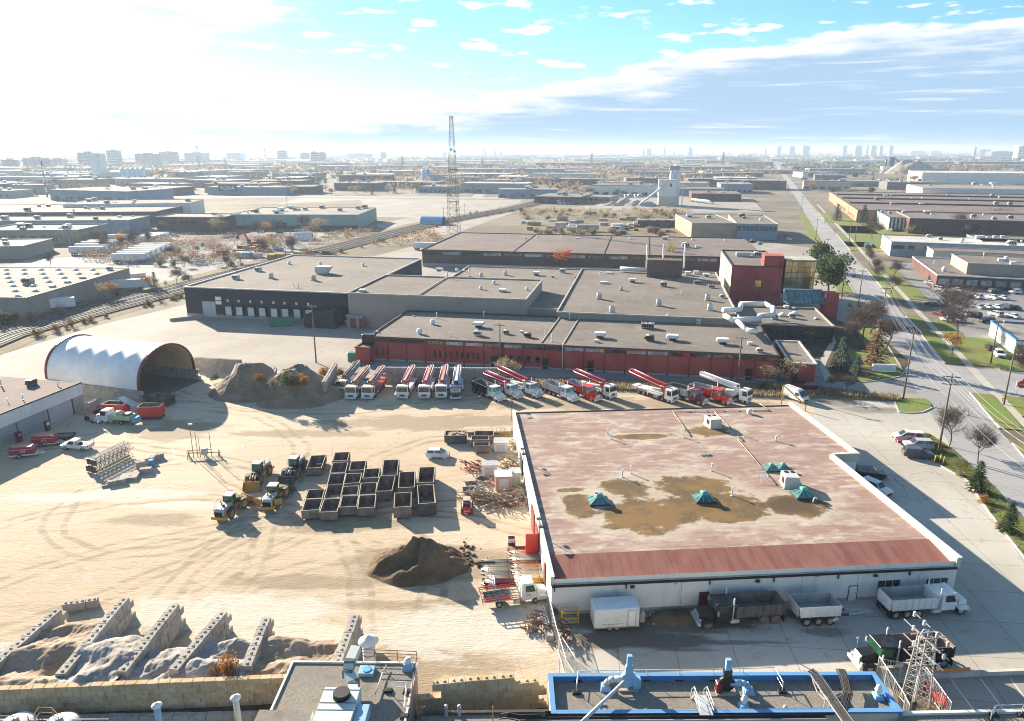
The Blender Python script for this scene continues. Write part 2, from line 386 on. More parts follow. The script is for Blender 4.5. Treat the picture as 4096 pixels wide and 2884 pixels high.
surf('paleasphalt', f_conc((0.19, 0.185, 0.18), (0.28, 0.275, 0.265), 0.4, 40, 30, 0.2, 0.4))
def f_far(t):
    p = t.pos; a = t.noise(p, 0.0018, 6, 0.6); b = t.noise(p, 0.012, 6, 0.65); d = t.noise(p, 0.09, 4)
    c = t.mix(t.ss(b, 0.38, 0.62), (0.135, 0.11, 0.075), (0.24, 0.205, 0.155))
    c = t.mix(t.ss(a, 0.5, 0.62, 0, 0.7), c, (0.10, 0.095, 0.06)); c = t.mix(t.ss(a, 0.42, 0.34, 0, 0.7), c, (0.24, 0.22, 0.19))
    c = t.mix(t.ss(d, 0.45, 0.7, 0, 0.5), c, (0.09, 0.085, 0.05)); t.set('Base Color', c); t.set('Roughness', 0.95)
surf('farground', f_far)
def f_grass(t):
    p = t.pos; a = t.noise(p, 0.12, 5); b = t.noise(p, 2.5, 4, 0.7)
    c = t.mix(t.ss(a, 0.38, 0.62), (0.19, 0.175, 0.05), (0.15, 0.215, 0.04)); c = t.mix(t.ss(b, 0.4, 0.75, 0, 0.55), c, (0.10, 0.115, 0.035))
    c = t.mix(t.ss(t.noise(p, 0.3, 5), 0.56, 0.7, 0, 0.7), c, (0.21, 0.17, 0.08))
    t.set('Base Color', c); t.set('Roughness', 0.95); t.bump(b, 0.6, 0.15)
surf('grass', f_grass)
def f_mulch(t):
    p = t.pos; a = t.noise(p, 0.4, 5); b = t.noise(p, 4, 4, 0.7)
    c = t.mix(t.ss(a, 0.35, 0.65), (0.045, 0.036, 0.025), (0.10, 0.075, 0.045)); c = t.mix(t.ss(b, 0.5, 0.7, 0, 0.5), c, (0.17, 0.13, 0.08))
    t.set('Base Color', c); t.set('Roughness', 0.95); t.bump(b, 0.6, 0.1)
surf('mulch', f_mulch)
def f_weeds(t):
    p = t.pos; a = t.noise(p, 0.2, 5); b = t.noise(p, 2.2, 5, 0.7)
    c = t.mix(t.ss(a, 0.35, 0.65), (0.20, 0.15, 0.075), (0.13, 0.10, 0.055)); c = t.mix(t.ss(b, 0.45, 0.7, 0, 0.8), c, (0.28, 0.22, 0.12))
    t.set('Base Color', c); t.set('Roughness', 0.95); t.bump(b, 0.8, 0.2)
surf('weeds', f_weeds)
def f_ballast(t):
    p = t.pos; a = t.noise(p, 0.25, 5); b = t.noise(p, 3.0, 4, 0.7)
    c = t.mix(t.ss(a, 0.35, 0.65), (0.05, 0.046, 0.044), (0.085, 0.078, 0.072)); c = t.mix(t.ss(b, 0.4, 0.7, 0, 0.6), c, (0.12, 0.11, 0.10))
    t.set('Base Color', c); t.set('Roughness', 0.95)
surf('ballast', f_ballast)
def f_garageroof(t):
    # red mineral-felt roof in courses that run across it, bleached and ponded patches, ochre silt round the skylights
    ob = t.N.new('ShaderNodeTexCoord').outputs['Object']; p = ob
    br = t.brick(t.mapv(p, (1,1,1)), 11.0, 0.95, 0.018, 0.37)
    st = t.noise(t.mapv(p, (0.2, 1.0, 1)), 1.0, 5, 0.6); a = t.noise(p, 0.09, 5, 0.6)
    c = t.mix(t.ss(st, 0.35, 0.65), (0.265, 0.172, 0.142), (0.33, 0.235, 0.195))
    c = t.mix(t.math('MULTIPLY', br.outputs['Color'], 0.28), c, (0.27, 0.165, 0.13))
    bl = t.math('MULTIPLY', t.ss(t.noise(t.mapv(p, (0.26, 0.62, 1)), 1.0, 7, 0.68), 0.44, 0.66), t.ss(a, 0.30, 0.56))
    c = t.mix(t.math('MULTIPLY', bl, 0.9), c, (0.50, 0.44, 0.37))
    wp = t.noise(t.mapv(p, (0.22, 0.3, 1)), 1.0, 7, 0.68)
    spx = t.N.new('ShaderNodeSeparateXYZ'); t.L.new(p, spx.inputs[0])
    def blob(x, y, rx, ry):
        dx = t.math('DIVIDE', t.math('SUBTRACT', spx.outputs[0], x), rx); dy = t.math('DIVIDE', t.math('SUBTRACT', spx.outputs[1], y), ry)
        return t.math('SQRT', t.math('ADD', t.math('POWER', dx, 2.0), t.math('POWER', dy, 2.0)))
    d = blob(13.2, 21.8, 4.2, 3.6)
    for bb in ((14.0, 13.6, 7.2, 5.2), (23.0, 21.0, 6.0, 4.4), (25.5, 15.2, 7.6, 5.0), (34.5, 14.6, 5.4, 4.0), (6.0, 17.0, 2.4, 4.6), (20.4, 39.9, 5.5, 1.3), (32.5, 41.5, 4.2, 3.0), (18.5, 14.5, 5.0, 3.4), (5.5, 21.5, 2.4, 1.0)): d = t.math('MINIMUM', d, blob(*bb))
    d = t.math('ADD', d, t.math('MULTIPLY', t.math('SUBTRACT', wp, 0.5), 2.0))
    halo = t.ss(d, 1.55, 0.95); silt = t.ss(d, 0.94, 0.72)
    c = t.mix(t.math('MULTIPLY', halo, 0.75), c, (0.44, 0.385, 0.30))
    oc = t.mix(t.ss(t.noise(p, 0.3, 5), 0.4, 0.6), (0.115, 0.075, 0.032), (0.205, 0.115, 0.036))
    oc = t.mix(t.ss(t.noise(p, 1.6, 6, 0.7), 0.45, 0.7, 0, 0.8), oc, (0.14, 0.12, 0.075)); oc = t.mix(t.ss(blob(34.0, 14.8, 5.0, 3.2), 1.2, 0.4, 0, 0.8), oc, (0.07, 0.045, 0.03))
    c = t.mix(silt, c, oc); c = t.mix(t.math('MULTIPLY', br.outputs['Fac'], t.math('SUBTRACT', 0.6, t.math('MULTIPLY', silt, 0.6))), c, (0.13, 0.07, 0.055))
    t.set('Base Color', c); t.set('Roughness', 0.85); t.bump(t.noise(p, 3, 4), 0.15, 0.03)
surf('garageroof', f_garageroof)
def f_felt(c0, c1, seam=8.0, rot=R(-10)):
    def f(t):
        p = t.pos; a = t.noise(p, 0.05, 6, 0.62); b = t.noise(p, 0.4, 5, 0.65); fn = t.noise(p, 9, 3)
        c = t.mix(t.ss(a, 0.3, 0.7), c0, c1); c = t.mix(t.ss(b, 0.5, 0.72, 0, 0.45), c, tuple(min(1, x*1.35) for x in c1))
        c = t.mix(t.ss(t.noise(p, 0.12, 6, 0.7), 0.56, 0.7, 0, 0.6), c, tuple(x*0.6 for x in c0))
        br = t.brick(t.mapv(p, (1,1,1), rot), 30.0, seam, 0.03, 0.3); c = t.mix(t.math('MULTIPLY', br.outputs['Fac'], 0.35), c, tuple(x*0.5 for x in c0))
        c = t.mix(t.ss(fn, 0.35, 0.8, 0, 0.35), c, tuple(x*0.55 for x in c0)); t.set('Base Color', c); t.set('Roughness', 0.92)
    return f
surf('gravelroof', f_felt((0.148, 0.128, 0.110), (0.215, 0.188, 0.162)))
surf('brownroof', f_felt((0.145, 0.112, 0.10), (0.205, 0.162, 0.146)))
surf('paleroof', f_felt((0.20, 0.182, 0.162), (0.29, 0.265, 0.24)))
surf('whiteroof', f_felt((0.45, 0.43, 0.40), (0.58, 0.56, 0.52)))
def f_stones(t):
    p = t.pos; v = t.voro(p, 14.0, 'F1', 'Color'); a = t.noise(p, 0.3, 5, 0.65)
    sp = t.N.new('ShaderNodeSeparateColor'); t.L.new(v, sp.inputs[0])
    c = t.mix(sp.outputs[0], (0.17, 0.15, 0.125), (0.32, 0.285, 0.24)); c = t.mix(t.ss(a, 0.35, 0.65, 0, 0.5), c, (0.22, 0.195, 0.165))
    c = t.mix(t.ss(t.noise(p, 0.6, 5), 0.56, 0.7, 0, 0.4), c, (0.13, 0.115, 0.10))
    t.set('Base Color', c); t.set('Roughness', 0.95); t.bump(t.voro(p, 14.0), 0.6, 0.04)
surf('stoneroof', f_stones)
def f_pile(c0, c1, sc=1.2):
    def f(t):
        p = t.pos; a = t.noise(p, 0.35, 5); b = t.noise(p, 9*sc, 4, 0.7); v = t.voro(p, 11*sc)
        c = t.mix(t.ss(a, 0.35, 0.65), c0, c1); c = t.mix(t.ss(b, 0.45, 0.75, 0, 0.6), c, tuple(x*0.5 for x in c0)); c = t.mix(t.ss(v, 0.1, 0.0, 0, 0.5), c, tuple(min(1, x*1.6) for x in c1))
        t.set('Base Color', c); t.set('Roughness', 0.95); t.bump(b, 0.5, 0.12)
    return f
surf('gravel_grey', f_pile((0.29, 0.26, 0.235), (0.41, 0.375, 0.34), 0.45))
surf('gravel_tan', f_pile((0.30, 0.22, 0.15), (0.40, 0.31, 0.225), 0.45))
surf('soil', f_pile((0.105, 0.070, 0.040), (0.18, 0.125, 0.075), 0.4))
surf('soil_pale', f_pile((0.20, 0.145, 0.10), (0.28, 0.215, 0.155), 0.35))
def f_block(c0, c1, stain, sc=0.9):
    def f(t):
        p = t.pos; oi = t.N.new('ShaderNodeObjectInfo').outputs['Random']
        c = t.mix(oi, c0, c1); a = t.noise(p, sc, 5, 0.65); b = t.noise(p, 6, 4, 0.7)
        c = t.mix(t.ss(a, 0.48, 0.7, 0, 0.75), c, stain); sv = t.noise(t.mapv(p, (2.2, 2.2, 0.35)), 1.0, 4); c = t.mix(t.ss(sv, 0.56, 0.7, 0, 0.6), c, tuple(x*0.55 for x in stain))
        c = t.mix(t.ss(b, 0.45, 0.75, 0, 0.35), c, tuple(x*0.55 for x in c0)); t.set('Base Color', c); t.set('Roughness', 0.92); t.bump(b, 0.45, 0.04)
    return f
surf('block_tan', f_block((0.50, 0.37, 0.215), (0.62, 0.49, 0.32), (0.46, 0.27, 0.12)))
surf('block_grey', f_block((0.34, 0.31, 0.27), (0.44, 0.41, 0.36), (0.24, 0.20, 0.16)))
def f_steelbin(c0, c1):
    def f(t):
        p = t.pos; a = t.noise(p, 0.8, 6, 0.68); sv = t.noise(t.mapv(p, (2.5, 2.5, 0.3)), 1.0, 5)
        c = t.mix(t.ss(a, 0.35, 0.65), c0, c1); c = t.mix(t.ss(sv, 0.52, 0.7, 0, 0.6), c, (0.16, 0.085, 0.055)); c = t.mix(t.ss(t.noise(p, 6, 4, 0.7), 0.5, 0.75, 0, 0.5), c, (0.30, 0.27, 0.24))
        t.set('Base Color', c); t.set('Roughness', 0.7); t.set('Metallic', 0.1)
    return f
surf('bin_grey', f_steelbin((0.15, 0.135, 0.125), (0.23, 0.205, 0.19)))
surf('bin_brown', f_steelbin((0.18, 0.14, 0.12), (0.27, 0.22, 0.185)))
surf('bin_in', f_steelbin((0.17, 0.115, 0.10), (0.26, 0.20, 0.175)))
surf('bin_dark', f_steelbin((0.06, 0.065, 0.07), (0.10, 0.105, 0.11)))
def f_wallpanel(c0, w, seam=0.5, stain=0.25, axis='xy'):
    def f(t):
        p = t.pos; a = t.noise(p, 0.25, 5); sv = t.noise(t.mapv(p, (1.2, 1.2, 0.12)), 1.0, 5, 0.65)
        c = t.mix(t.ss(a, 0.3, 0.7), tuple(x*0.88 for x in c0), c0); c = t.mix(t.ss(sv, 0.5, 0.75, 0, stain*2), c, tuple(x*0.62 for x in c0))
        t.set('Base Color', c); t.set('Roughness', 0.8)
    return f
for nm, c_ in (('wall_white', (0.74, 0.73, 0.69)), ('wall_cream', (0.55, 0.50, 0.40)), ('wall_grey', (0.34, 0.335, 0.325)), ('wall_tan', (0.36, 0.30, 0.23)), ('wall_black', (0.035, 0.038, 0.046)),
               ('wall_teal', (0.30, 0.41, 0.36)), ('wall_blue', (0.20, 0.30, 0.38)), ('wall_brown', (0.115, 0.082, 0.066)), ('wall_orange', (0.42, 0.25, 0.15)), ('wall_block', (0.33, 0.30, 0.26)), ('wall_darkgrey', (0.16, 0.16, 0.165))):
    surf(nm, f_wallpanel(c_, 3))
def f_brickwall(c0, c1):
    def f(t):
        p = t.pos; a = t.noise(p, 0.2, 5); b = t.noise(p, 3.5, 4, 0.7); z = t.N.new('ShaderNodeSeparateXYZ'); t.L.new(p, z.inputs[0])
        cs = t.math('FRACT', t.math('MULTIPLY', z.outputs[2], 5.0)); c = t.mix(t.ss(a, 0.35, 0.65), c0, c1); c = t.mix(t.ss(b, 0.4, 0.75, 0, 0.5), c, tuple(x*0.6 for x in c0))
        c = t.mix(t.ss(cs, 0.12, 0.02, 0, 0.35), c, tuple(min(1, x*1.5) for x in c1)); t.set('Base Color', c); t.set('Roughness', 0.9)
    return f
surf('brick_red', f_brickwall((0.31, 0.050, 0.045), (0.40, 0.085, 0.070)))
surf('brick_dark', f_brickwall((0.10, 0.052, 0.045), (0.145, 0.078, 0.066)))
surf('brick_orange', f_brickwall((0.34, 0.19, 0.115), (0.43, 0.26, 0.165)))
surf('brick_tan', f_brickwall((0.30, 0.24, 0.18), (0.38, 0.31, 0.24)))
def f_glass(c0, rough=0.08):
    def f(t): t.set('Base Color', t.mix(t.ss(t.noise(t.pos, 0.5, 3), 0.4, 0.6), c0, tuple(x*1.8 for x in c0))); t.set('Roughness', rough); t.b.inputs['Specular IOR Level'].default_value = 0.8
    return f
surf('glass', f_glass((0.018, 0.022, 0.026))); surf('glass_green', f_glass((0.012, 0.055, 0.028))); surf('glass_pale', f_glass((0.16, 0.19, 0.20), 0.15)); surf('glass_teal', f_glass((0.05, 0.11, 0.12), 0.12))
def f_gold(t):
    t.set('Base Color', t.mix(t.ss(t.noise(t.pos, 0.22, 4), 0.35, 0.65), (0.42, 0.32, 0.13), (0.80, 0.68, 0.40))); t.set('Metallic', 0.85); t.set('Roughness', 0.16)
surf('glass_gold', f_gold)
def paint(name, c, rough=0.35, dirt=0.25):
    def f(t):
        p = t.pos; n = t.noise(p, 1.3, 5, 0.65); t.set('Base Color', t.mix(t.ss(n, 0.45, 0.75, 0, dirt), c, (0.20, 0.17, 0.13))); t.set('Roughness', rough)
        t.b.inputs['Specular IOR Level'].default_value = 0.5
    return surf(name, f)
paint('p_white', (0.72, 0.72, 0.70)); paint('p_red', (0.42, 0.016, 0.022)); paint('p_brightred', (0.60, 0.025, 0.02)); paint('p_crimson', (0.34, 0.014, 0.045)); paint('p_black', (0.012, 0.012, 0.014), 0.3, 0.12); paint('p_navy', (0.02, 0.045, 0.11)); paint('p_blue', (0.05, 0.20, 0.46), 0.5, 0.15)
paint('p_yellow', (0.60, 0.36, 0.05)); paint('p_loader', (0.52, 0.28, 0.05), 0.5, 0.35); paint('p_silver', (0.42, 0.43, 0.44)); paint('p_darkgrey', (0.07, 0.075, 0.08)); paint('p_maroon', (0.16, 0.012, 0.03)); paint('p_green', (0.02, 0.22, 0.12)); paint('p_beige', (0.50, 0.44, 0.34)); paint('p_teal', (0.10, 0.42, 0.34), 0.5); paint('p_lime', (0.42, 0.55, 0.30)); paint('p_boom_tan', (0.50, 0.24, 0.14), 0.5, 0.3); paint('p_rust', (0.22, 0.09, 0.045), 0.7, 0.4); paint('p_cyan', (0.12, 0.42, 0.62)); paint('p_orange', (0.62, 0.24, 0.05)); paint('p_ltblue', (0.28, 0.46, 0.62)); paint('p_palegreen', (0.50, 0.60, 0.54), 0.5, 0.1)
paint('p_cream', (0.66, 0.60, 0.46), 0.6); paint('p_pink', (0.55, 0.28, 0.24), 0.6); paint('p_gravelgrey', (0.30, 0.29, 0.28), 0.8)
M('tyre', (0.028, 0.027, 0.026), 0.9, var=0.3); M('tyre_dusty', (0.13, 0.115, 0.095), 0.95, var=0.3); M('rim', (0.38, 0.37, 0.35), 0.5, 0.3); M('steel', (0.42, 0.42, 0.41), 0.45, 0.6); M('galv', (0.56, 0.57, 0.57), 0.5, 0.35); M('darksteel', (0.06, 0.06, 0.062), 0.6, 0.2); M('rail', (0.15, 0.14, 0.13), 0.65, 0.0); M('wood', (0.19, 0.15, 0.11), 0.9); M('lumber', (0.42, 0.31, 0.19), 0.9); M('palewood', (0.42, 0.36, 0.28), 0.9); M('hvac', (0.55, 0.54, 0.50), 0.6, var=0.1); M('hvac_white', (0.72, 0.72, 0.70), 0.6, var=0.08); M('hvac_tan', (0.40, 0.33, 0.25), 0.7); M('hvac_brown', (0.15, 0.10, 0.075), 0.8); M('trim_white', (0.66, 0.65, 0.62), 0.7); M('trim_black', (0.015, 0.014, 0.014), 0.6); M('trim_dark', (0.06, 0.05, 0.045), 0.7); M('trim_red', (0.16, 0.03, 0.03), 0.7); M('parapet', (0.42, 0.39, 0.34), 0.8); M('line_white', (0.62, 0.61, 0.58), 0.8); M('line_yellow', (0.55, 0.38, 0.08), 0.8); M('kerb', (0.47, 0.45, 0.41), 0.9); M('headlight', (0.75, 0.78, 0.8), 0.15, 0.2, var=0.02); M('taillight', (0.35, 0.01, 0.01), 0.3, var=0.05); M('cable', (0.02, 0.02, 0.021), 0.7); M('wire', (0.10, 0.10, 0.105), 0.6); M('insulator', (0.55, 0.54, 0.51), 0.4); M('rubble', (0.33, 0.27, 0.20), 0.95, var=0.4); M('tarp_grey', (0.36, 0.35, 0.33), 0.9); M('plastic_red', (0.62, 0.03, 0.03), 0.4); M('sign_white', (0.78, 0.78, 0.76), 0.6, var=0.02, fine=0); M('ink', (0.02, 0.02, 0.02), 0.7, var=0, fine=0); M('inkred', (0.4, 0.02, 0.02), 0.7, var=0, fine=0); M('white_letter', (0.8, 0.8, 0.78), 0.7, var=0, fine=0)
def f_tarp(t):
    t.set('Base Color', t.mix(t.ss(t.noise(t.pos, 0.3, 4), 0.35, 0.65), (0.70, 0.71, 0.70), (0.82, 0.82, 0.80))); t.set('Roughness', 0.55)
surf('tarp', f_tarp)
def f_tarp_backlit(t):
    t.set('Base Color', (0.62, 0.42, 0.21)); t.set('Roughness', 0.8); t.set('Subsurface Weight', 0.0)  # orange colour stands in for sunlight glowing through the cover
surf('tarp_backlit', f_tarp_backlit)
def leaf(name, c0, c1):
    def f(t):
        oi = t.N.new('ShaderNodeObjectInfo').outputs['Random']; n = t.noise(t.pos, 0.9, 4); c = t.mix(t.ss(n, 0.35, 0.65), c0, c1); c = t.mix(t.math('MULTIPLY', oi, 0.35), c, tuple(x*0.6 for x in c0))
        t.set('Base Color', c); t.set('Roughness', 0.85); tr = t.N.new('ShaderNodeBsdfTranslucent'); t.L.new(c, tr.inputs[0]); mx = t.N.new('ShaderNodeMixShader'); mx.inputs[0].default_value = 0.45
        t.L.new(t.b.outputs[0], mx.inputs[1]); t.L.new(tr.outputs[0], mx.inputs[2]); t.L.new(mx.outputs[0], t.N['Material Output'].inputs[0])
    return surf(name, f)
leaf('leaf_pine', (0.05, 0.085, 0.025), (0.09, 0.13, 0.04))
leaf('leaf_orange', (0.30, 0.13, 0.035), (0.42, 0.21, 0.06)); leaf('leaf_red', (0.36, 0.09, 0.035), (0.48, 0.17, 0.06)); leaf('leaf_yellow', (0.34, 0.25, 0.06), (0.42, 0.33, 0.10)); leaf('leaf_green', (0.055, 0.085, 0.022), (0.10, 0.13, 0.035)); leaf('leaf_olive', (0.12, 0.115, 0.045), (0.18, 0.16, 0.07)); leaf('leaf_tan', (0.26, 0.205, 0.12), (0.38, 0.31, 0.19)); leaf('leaf_brown', (0.21, 0.13, 0.07), (0.30, 0.195, 0.105)); leaf('needle', (0.04, 0.07, 0.03), (0.075, 0.11, 0.045)); leaf('needle_blue', (0.10, 0.15, 0.115), (0.19, 0.25, 0.19)); leaf('bark', (0.12, 0.095, 0.075), (0.18, 0.15, 0.12)); leaf('twig', (0.20, 0.15, 0.125), (0.29, 0.225, 0.19))
# ------------------------------------------------------------------ the ground and what is laid on it
def sheet(name, pts, m, z, kind='structure', h=0.0):
    P = [(p.x, p.y) if isinstance(p, Vector) else tuple(G(*p)[:2]) for p in pts]
    mb = MB()
    if h: mb.prism(P, z, z+h)
    else: mb.add([(x, y, z) for x, y in P], [tuple(range(len(P)))])
    o = mb.build(name, MATS[m]); 
    if o.data.polygons[0].normal.z < 0 and not h: o.data.flip_normals()
    return tag(o, kind=kind)
mb = MB(); n_ = 72; rs = [60, 400, 1500, 5000, 15000, 37000]
vs = [(0, 0, -0.05)]; fs = []
for r in rs: vs += [(r*math.cos(2*math.pi*i/n_), r*math.sin(2*math.pi*i/n_), -0.05) for i in range(n_)]
for i in range(n_): fs.append((0, 1+i, 1+(i+1) % n_))
for k in range(len(rs)-1):
    for i in range(n_): j = (i+1) % n_; fs.append((1+k*n_+i, 1+(k+1)*n_+i, 1+(k+1)*n_+j, 1+k*n_+j))
tag(MB().add(vs, fs).build('ground', MATS['farground']), kind='structure')
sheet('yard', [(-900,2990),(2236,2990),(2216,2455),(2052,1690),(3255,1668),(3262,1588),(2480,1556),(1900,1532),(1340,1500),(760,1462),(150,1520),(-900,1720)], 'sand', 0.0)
sheet('concrete_apron', [(2236,2990),(2216,2455),(2600,2200),(3250,1668),(3262,1588),(3600,1600),(3760,1640),(4500,2400),(5200,2990)], 'concrete', 0.004)
sheet('loading_lot', [(-900,1720),(150,1520),(760,1462),(1340,1500),(1900,1532),(2480,1556),(3262,1588),(3700,1640),(3640,1440),(3300,1000),(2950,950),(1650,985),(900,1180),(400,1300),(-200,1480)], 'lot', -0.008)
sheet('driveway', [(1400,1462),(1480,1440),(3130,1513),(3330,1500),(3620,1488),(3700,1575),(3262,1558),(2480,1530),(1900,1513),(1420,1497)], 'paleasphalt', 0.006)
RX0, RY0, RSL = 119.9, 227.6, 0.338
_rd = Vector((RSL, 1, 0)).normalized(); _rp = Vector((_rd.y, -_rd.x, 0))
def RD(y, d, z=0.0): return Vector((RX0+RSL*(y-RY0), y, z)) + _rp*d
def ROW(py): return G(0, py).y
def strip(name, m, y0, y1, d0, d1, z, h=0.0, kind='structure'): return sheet(name, [RD(y0,d0),RD(y0,d1),RD(y1,d1),RD(y1,d0)], m, z, kind, h)
strip('road', 'road', 40, 2600, -5.2, 5.2, 0.012)
strip('sidewalk', 'concrete', 60, 700, 9.6, 11.4, 0.020)
# lots and lawns east of the road
strip('parking_lot', 'paleasphalt', ROW(1490), ROW(1040), 15.5, 95, 0.002)
strip('side_street', 'road', ROW(1560), ROW(1452), 5.2, 120, 0.008)
for i, (a, b, d0, d1) in enumerate(((1445,1262,5.6,9.6),(1200,1072,5.6,9.6),(1445,1275,11.4,16.5),(1190,1060,11.4,17.5),(1700,1562,5.6,9.6),(1640,1562,11.4,22),(1000,935,5.6,9.6),(1000,900,11.4,30),(890,850,5.6,12),(930,870,12,60),(2000,1760,5.6,16),(1455,1330,16.5,27),(985,965,5.6,20))):
    strip('lawn', 'grass', ROW(a), ROW(b), d0, d1, 0.0, 0.12)
for i, (a, b) in enumerate(((1490,1420),(1410,1270),(1180,1010),(1000,850))): strip('lawn', 'grass', ROW(a), ROW(b), -11 if i else -16, -5.6, 0.0, 0.12)
for a, b, d in ((1700,1562,5.4),(1445,1262,5.4),(1200,1072,5.4),(1000,935,5.4),(890,850,5.4),(2100,1760,5.4),(1490,1270,-5.4),(1180,850,-5.4)):
    strip('kerb', 'kerb', ROW(a), ROW(b), d-0.16, d+0.16, 0.0, 0.15)
sheet('garden_bed', [(3130,1420),(3270,1290),(3330,1270),(3560,1380),(3640,1450),(3590,1500),(3420,1530),(3330,1530),(3300,1440)], 'mulch', 0.0, h=0.10)
sheet('lawn', [(3500,1500),(3560,1460),(3612,1480),(3600,1505),(3440,1528),(3400,1520)], 'grass', 0.1, h=0.04)
sheet('garden_path', [(3300,1290),(3312,1290),(3345,1370),(3310,1440),(3300,1470),(3340,1526),(3300,1526),(3275,1470),(3285,1430),(3322,1370)], 'concrete', 0.10, h=0.012)
# grass islands of the garage lot with their kerbs
ISL1 = [(3632,1718),(3720,1738),(3800,1790),(3870,1850),(3960,1935),(4060,2040),(4250,2260),(4420,2490),(4300,2520),(4130,2270),(3960,2050),(3870,1920),(3740,1850),(3690,1790),(3640,1752)]
sheet('lawn', ISL1, 'grass', 0.0, h=0.14)
ISL2 = [(3580,1602),(3620,1594),(3700,1596),(3722,1615),(3728,1632),(3690,1648),(3640,1652),(3596,1648)]
sheet('lawn', ISL2, 'grass', 0.0, h=0.14)
def kerbline(px, closed=False, w=0.22, z=0.17):
    P = [G(*p) for p in px]; mb = MB()
    if closed: P.append(P[0])
    for a, b in zip(P, P[1:]): mb.beam(a+Vector((0,0,z/2)), b+Vector((0,0,z/2)), w, z)
    return tag(mb.build('kerb', MATS['kerb']), kind='structure')
kerbline([(3728,1632),(3690,1650),(3640,1654),(3596,1650),(3576,1602)]); kerbline([(4430,2490),(4310,2524),(4128,2272),(3958,2052),(3868,1922),(3738,1852),(3688,1792),(3630,1718)])
kerbline([(3340,1530),(3420,1533),(3520,1522),(3600,1507),(3618,1488)])
sheet('weed_strip', [(1900,1504),(2480,1520),(3262,1545),(3600,1588),(3590,1606),(3262,1592),(2480,1562),(1900,1540)], 'weeds', 0.01, h=0.25)
# railway
RAILPX = [(-400,1500),(0,1342),(400,1237),(735,1152),(1200,1030),(1740,893),(2060,834),(2315,769),(2440,724),(2545,700),(2640,684)]
RAILP = [G(*p) for p in RAILPX]
def offs(P, d, z=0.0):
    out = []
    for i, p in enumerate(P):
        t = (P[min(i+1, len(P)-1)]-P[max(i-1, 0)]); t.z = 0; t.normalize(); out.append(Vector((p.x+t.y*d, p.y-t.x*d, z)))
    return out
sheet('rail_verge', offs(RAILP, -16)+offs(RAILP, 13)[::-1], 'weeds', -0.002)
sheet('ballast', offs(RAILP, -9.5)+offs(RAILP, 8.0)[::-1], 'ballast', 0.0, h=0.35)
for k in (-6.6, -2.2, 2.2, 6.0):
    t = thing('railway_track', {-6.6: 'railway track nearest the long grey warehouse', -2.2: 'second of four railway tracks counted from the grey warehouse', 2.2: 'third of four railway tracks counted from the grey warehouse', 6.0: 'railway track nearest the black loading building'}[k], 'railway track', RAILP[1], 0, 'parallel railway tracks')
    for s_ in (-0.75, 0.75):
        pp = offs(RAILP, k+s_, 0.42); mb = MB()
        for a, b in zip(pp, pp[1:]): mb.beam(a-RAILP[1], b-RAILP[1], 0.16, 0.18)
        mb.build('rail', MATS['rail'], t)
# far vacant lot, tracks of pale ground, avenues
sheet('vacant_lot', [(1110,815),(1200,792),(1790,795),(1880,800),(1835,860),(1640,870),(1500,868),(1480,840),(1440,800)], 'lot', -0.004)
sheet('vacant_lot', [(1880,800),(2080,800),(2110,830),(1830,930),(1640,960),(1500,900),(1640,870),(1835,860)], 'lot', -0.006)
sheet('avenue', [(-400,790),(600,792),(1300,789),(1900,794),(2400,800),(2400,794),(1900,788),(1300,783),(600,786),(-400,784)], 'road', 0.0)
sheet('avenue', [(1885,790),(1930,790),(2010,700),(2035,680),(2020,680),(1985,700)], 'road', 0.004)
sheet('gravel_lot', [(0,1075),(100,1040),(560,1010),(900,960),(1080,930),(1300,930),(1250,1000),(1000,1060),(760,1110),(560,1170),(300,1240),(0,1300)], 'paleasphalt', -0.012)
sheet('lumber_lot', [(2080,900),(2720,870),(2760,940),(2100,935)], 'weeds', -0.004)
sheet('plant_lot', [(2180,850),(2600,780),(3000,790),(3060,850),(2900,850),(2300,860)], 'lot', -0.002)
# ------------------------------------------------------------------ vehicles (x forward, origin on the ground under the middle)
m_ = lambda n: MATS[n]
PROTO = {}
def wheel(par, x, y, r, w, tm='tyre', rim='rim', name='wheel', z=None):
    key = ('wheel', r, w, tm, rim)
    if key not in PROTO:
        n = 14; mb = MB()
        prof = [(r*0.62, -w/2), (r*0.93, -w/2), (r, -w*0.32), (r, w*0.32), (r*0.93, w/2), (r*0.62, w/2)]
        vs = [(q*math.cos(2*math.pi*i/n), yy, q*math.sin(2*math.pi*i/n)) for q, yy in prof for i in range(n)]
        fs = [(k*n+i, (k+1)*n+i, (k+1)*n+(i+1) % n, k*n+(i+1) % n) for k in range(len(prof)-1) for i in range(n)]
        mb.smooth().add(vs, fs)
        t = bpy.data.meshes.new('tyre'); t.from_pydata(mb.v, [], mb.f); t.materials.append(m_(tm)); t.polygons.foreach_set('use_smooth', [True]*len(mb.f))
        mr = MB().cyl((0, -w*0.36, 0), (0, w*0.36, 0), r*0.64, r*0.64, 12).cyl((0, -w*0.45, 0), (0, w*0.45, 0), r*0.2, r*0.2, 8)
        o = mr.build('rim', m_(rim)); rm = o.data; bpy.data.objects.remove(o)
        PROTO[key] = (t, rm)
    t, rm = PROTO[key]
    o = inst(t, name, par, (x, y, r if z is None else z)); inst(rm, 'rim', o); return o
def axle(par, x, half, r, w, dual=False, tm='tyre', rim='rim'):
    for s in (-1, 1):
        wheel(par, x, s*half, r, w, tm, rim)
        if dual: wheel(par, x, s*(half-w*1.15), r, w, tm, rim)
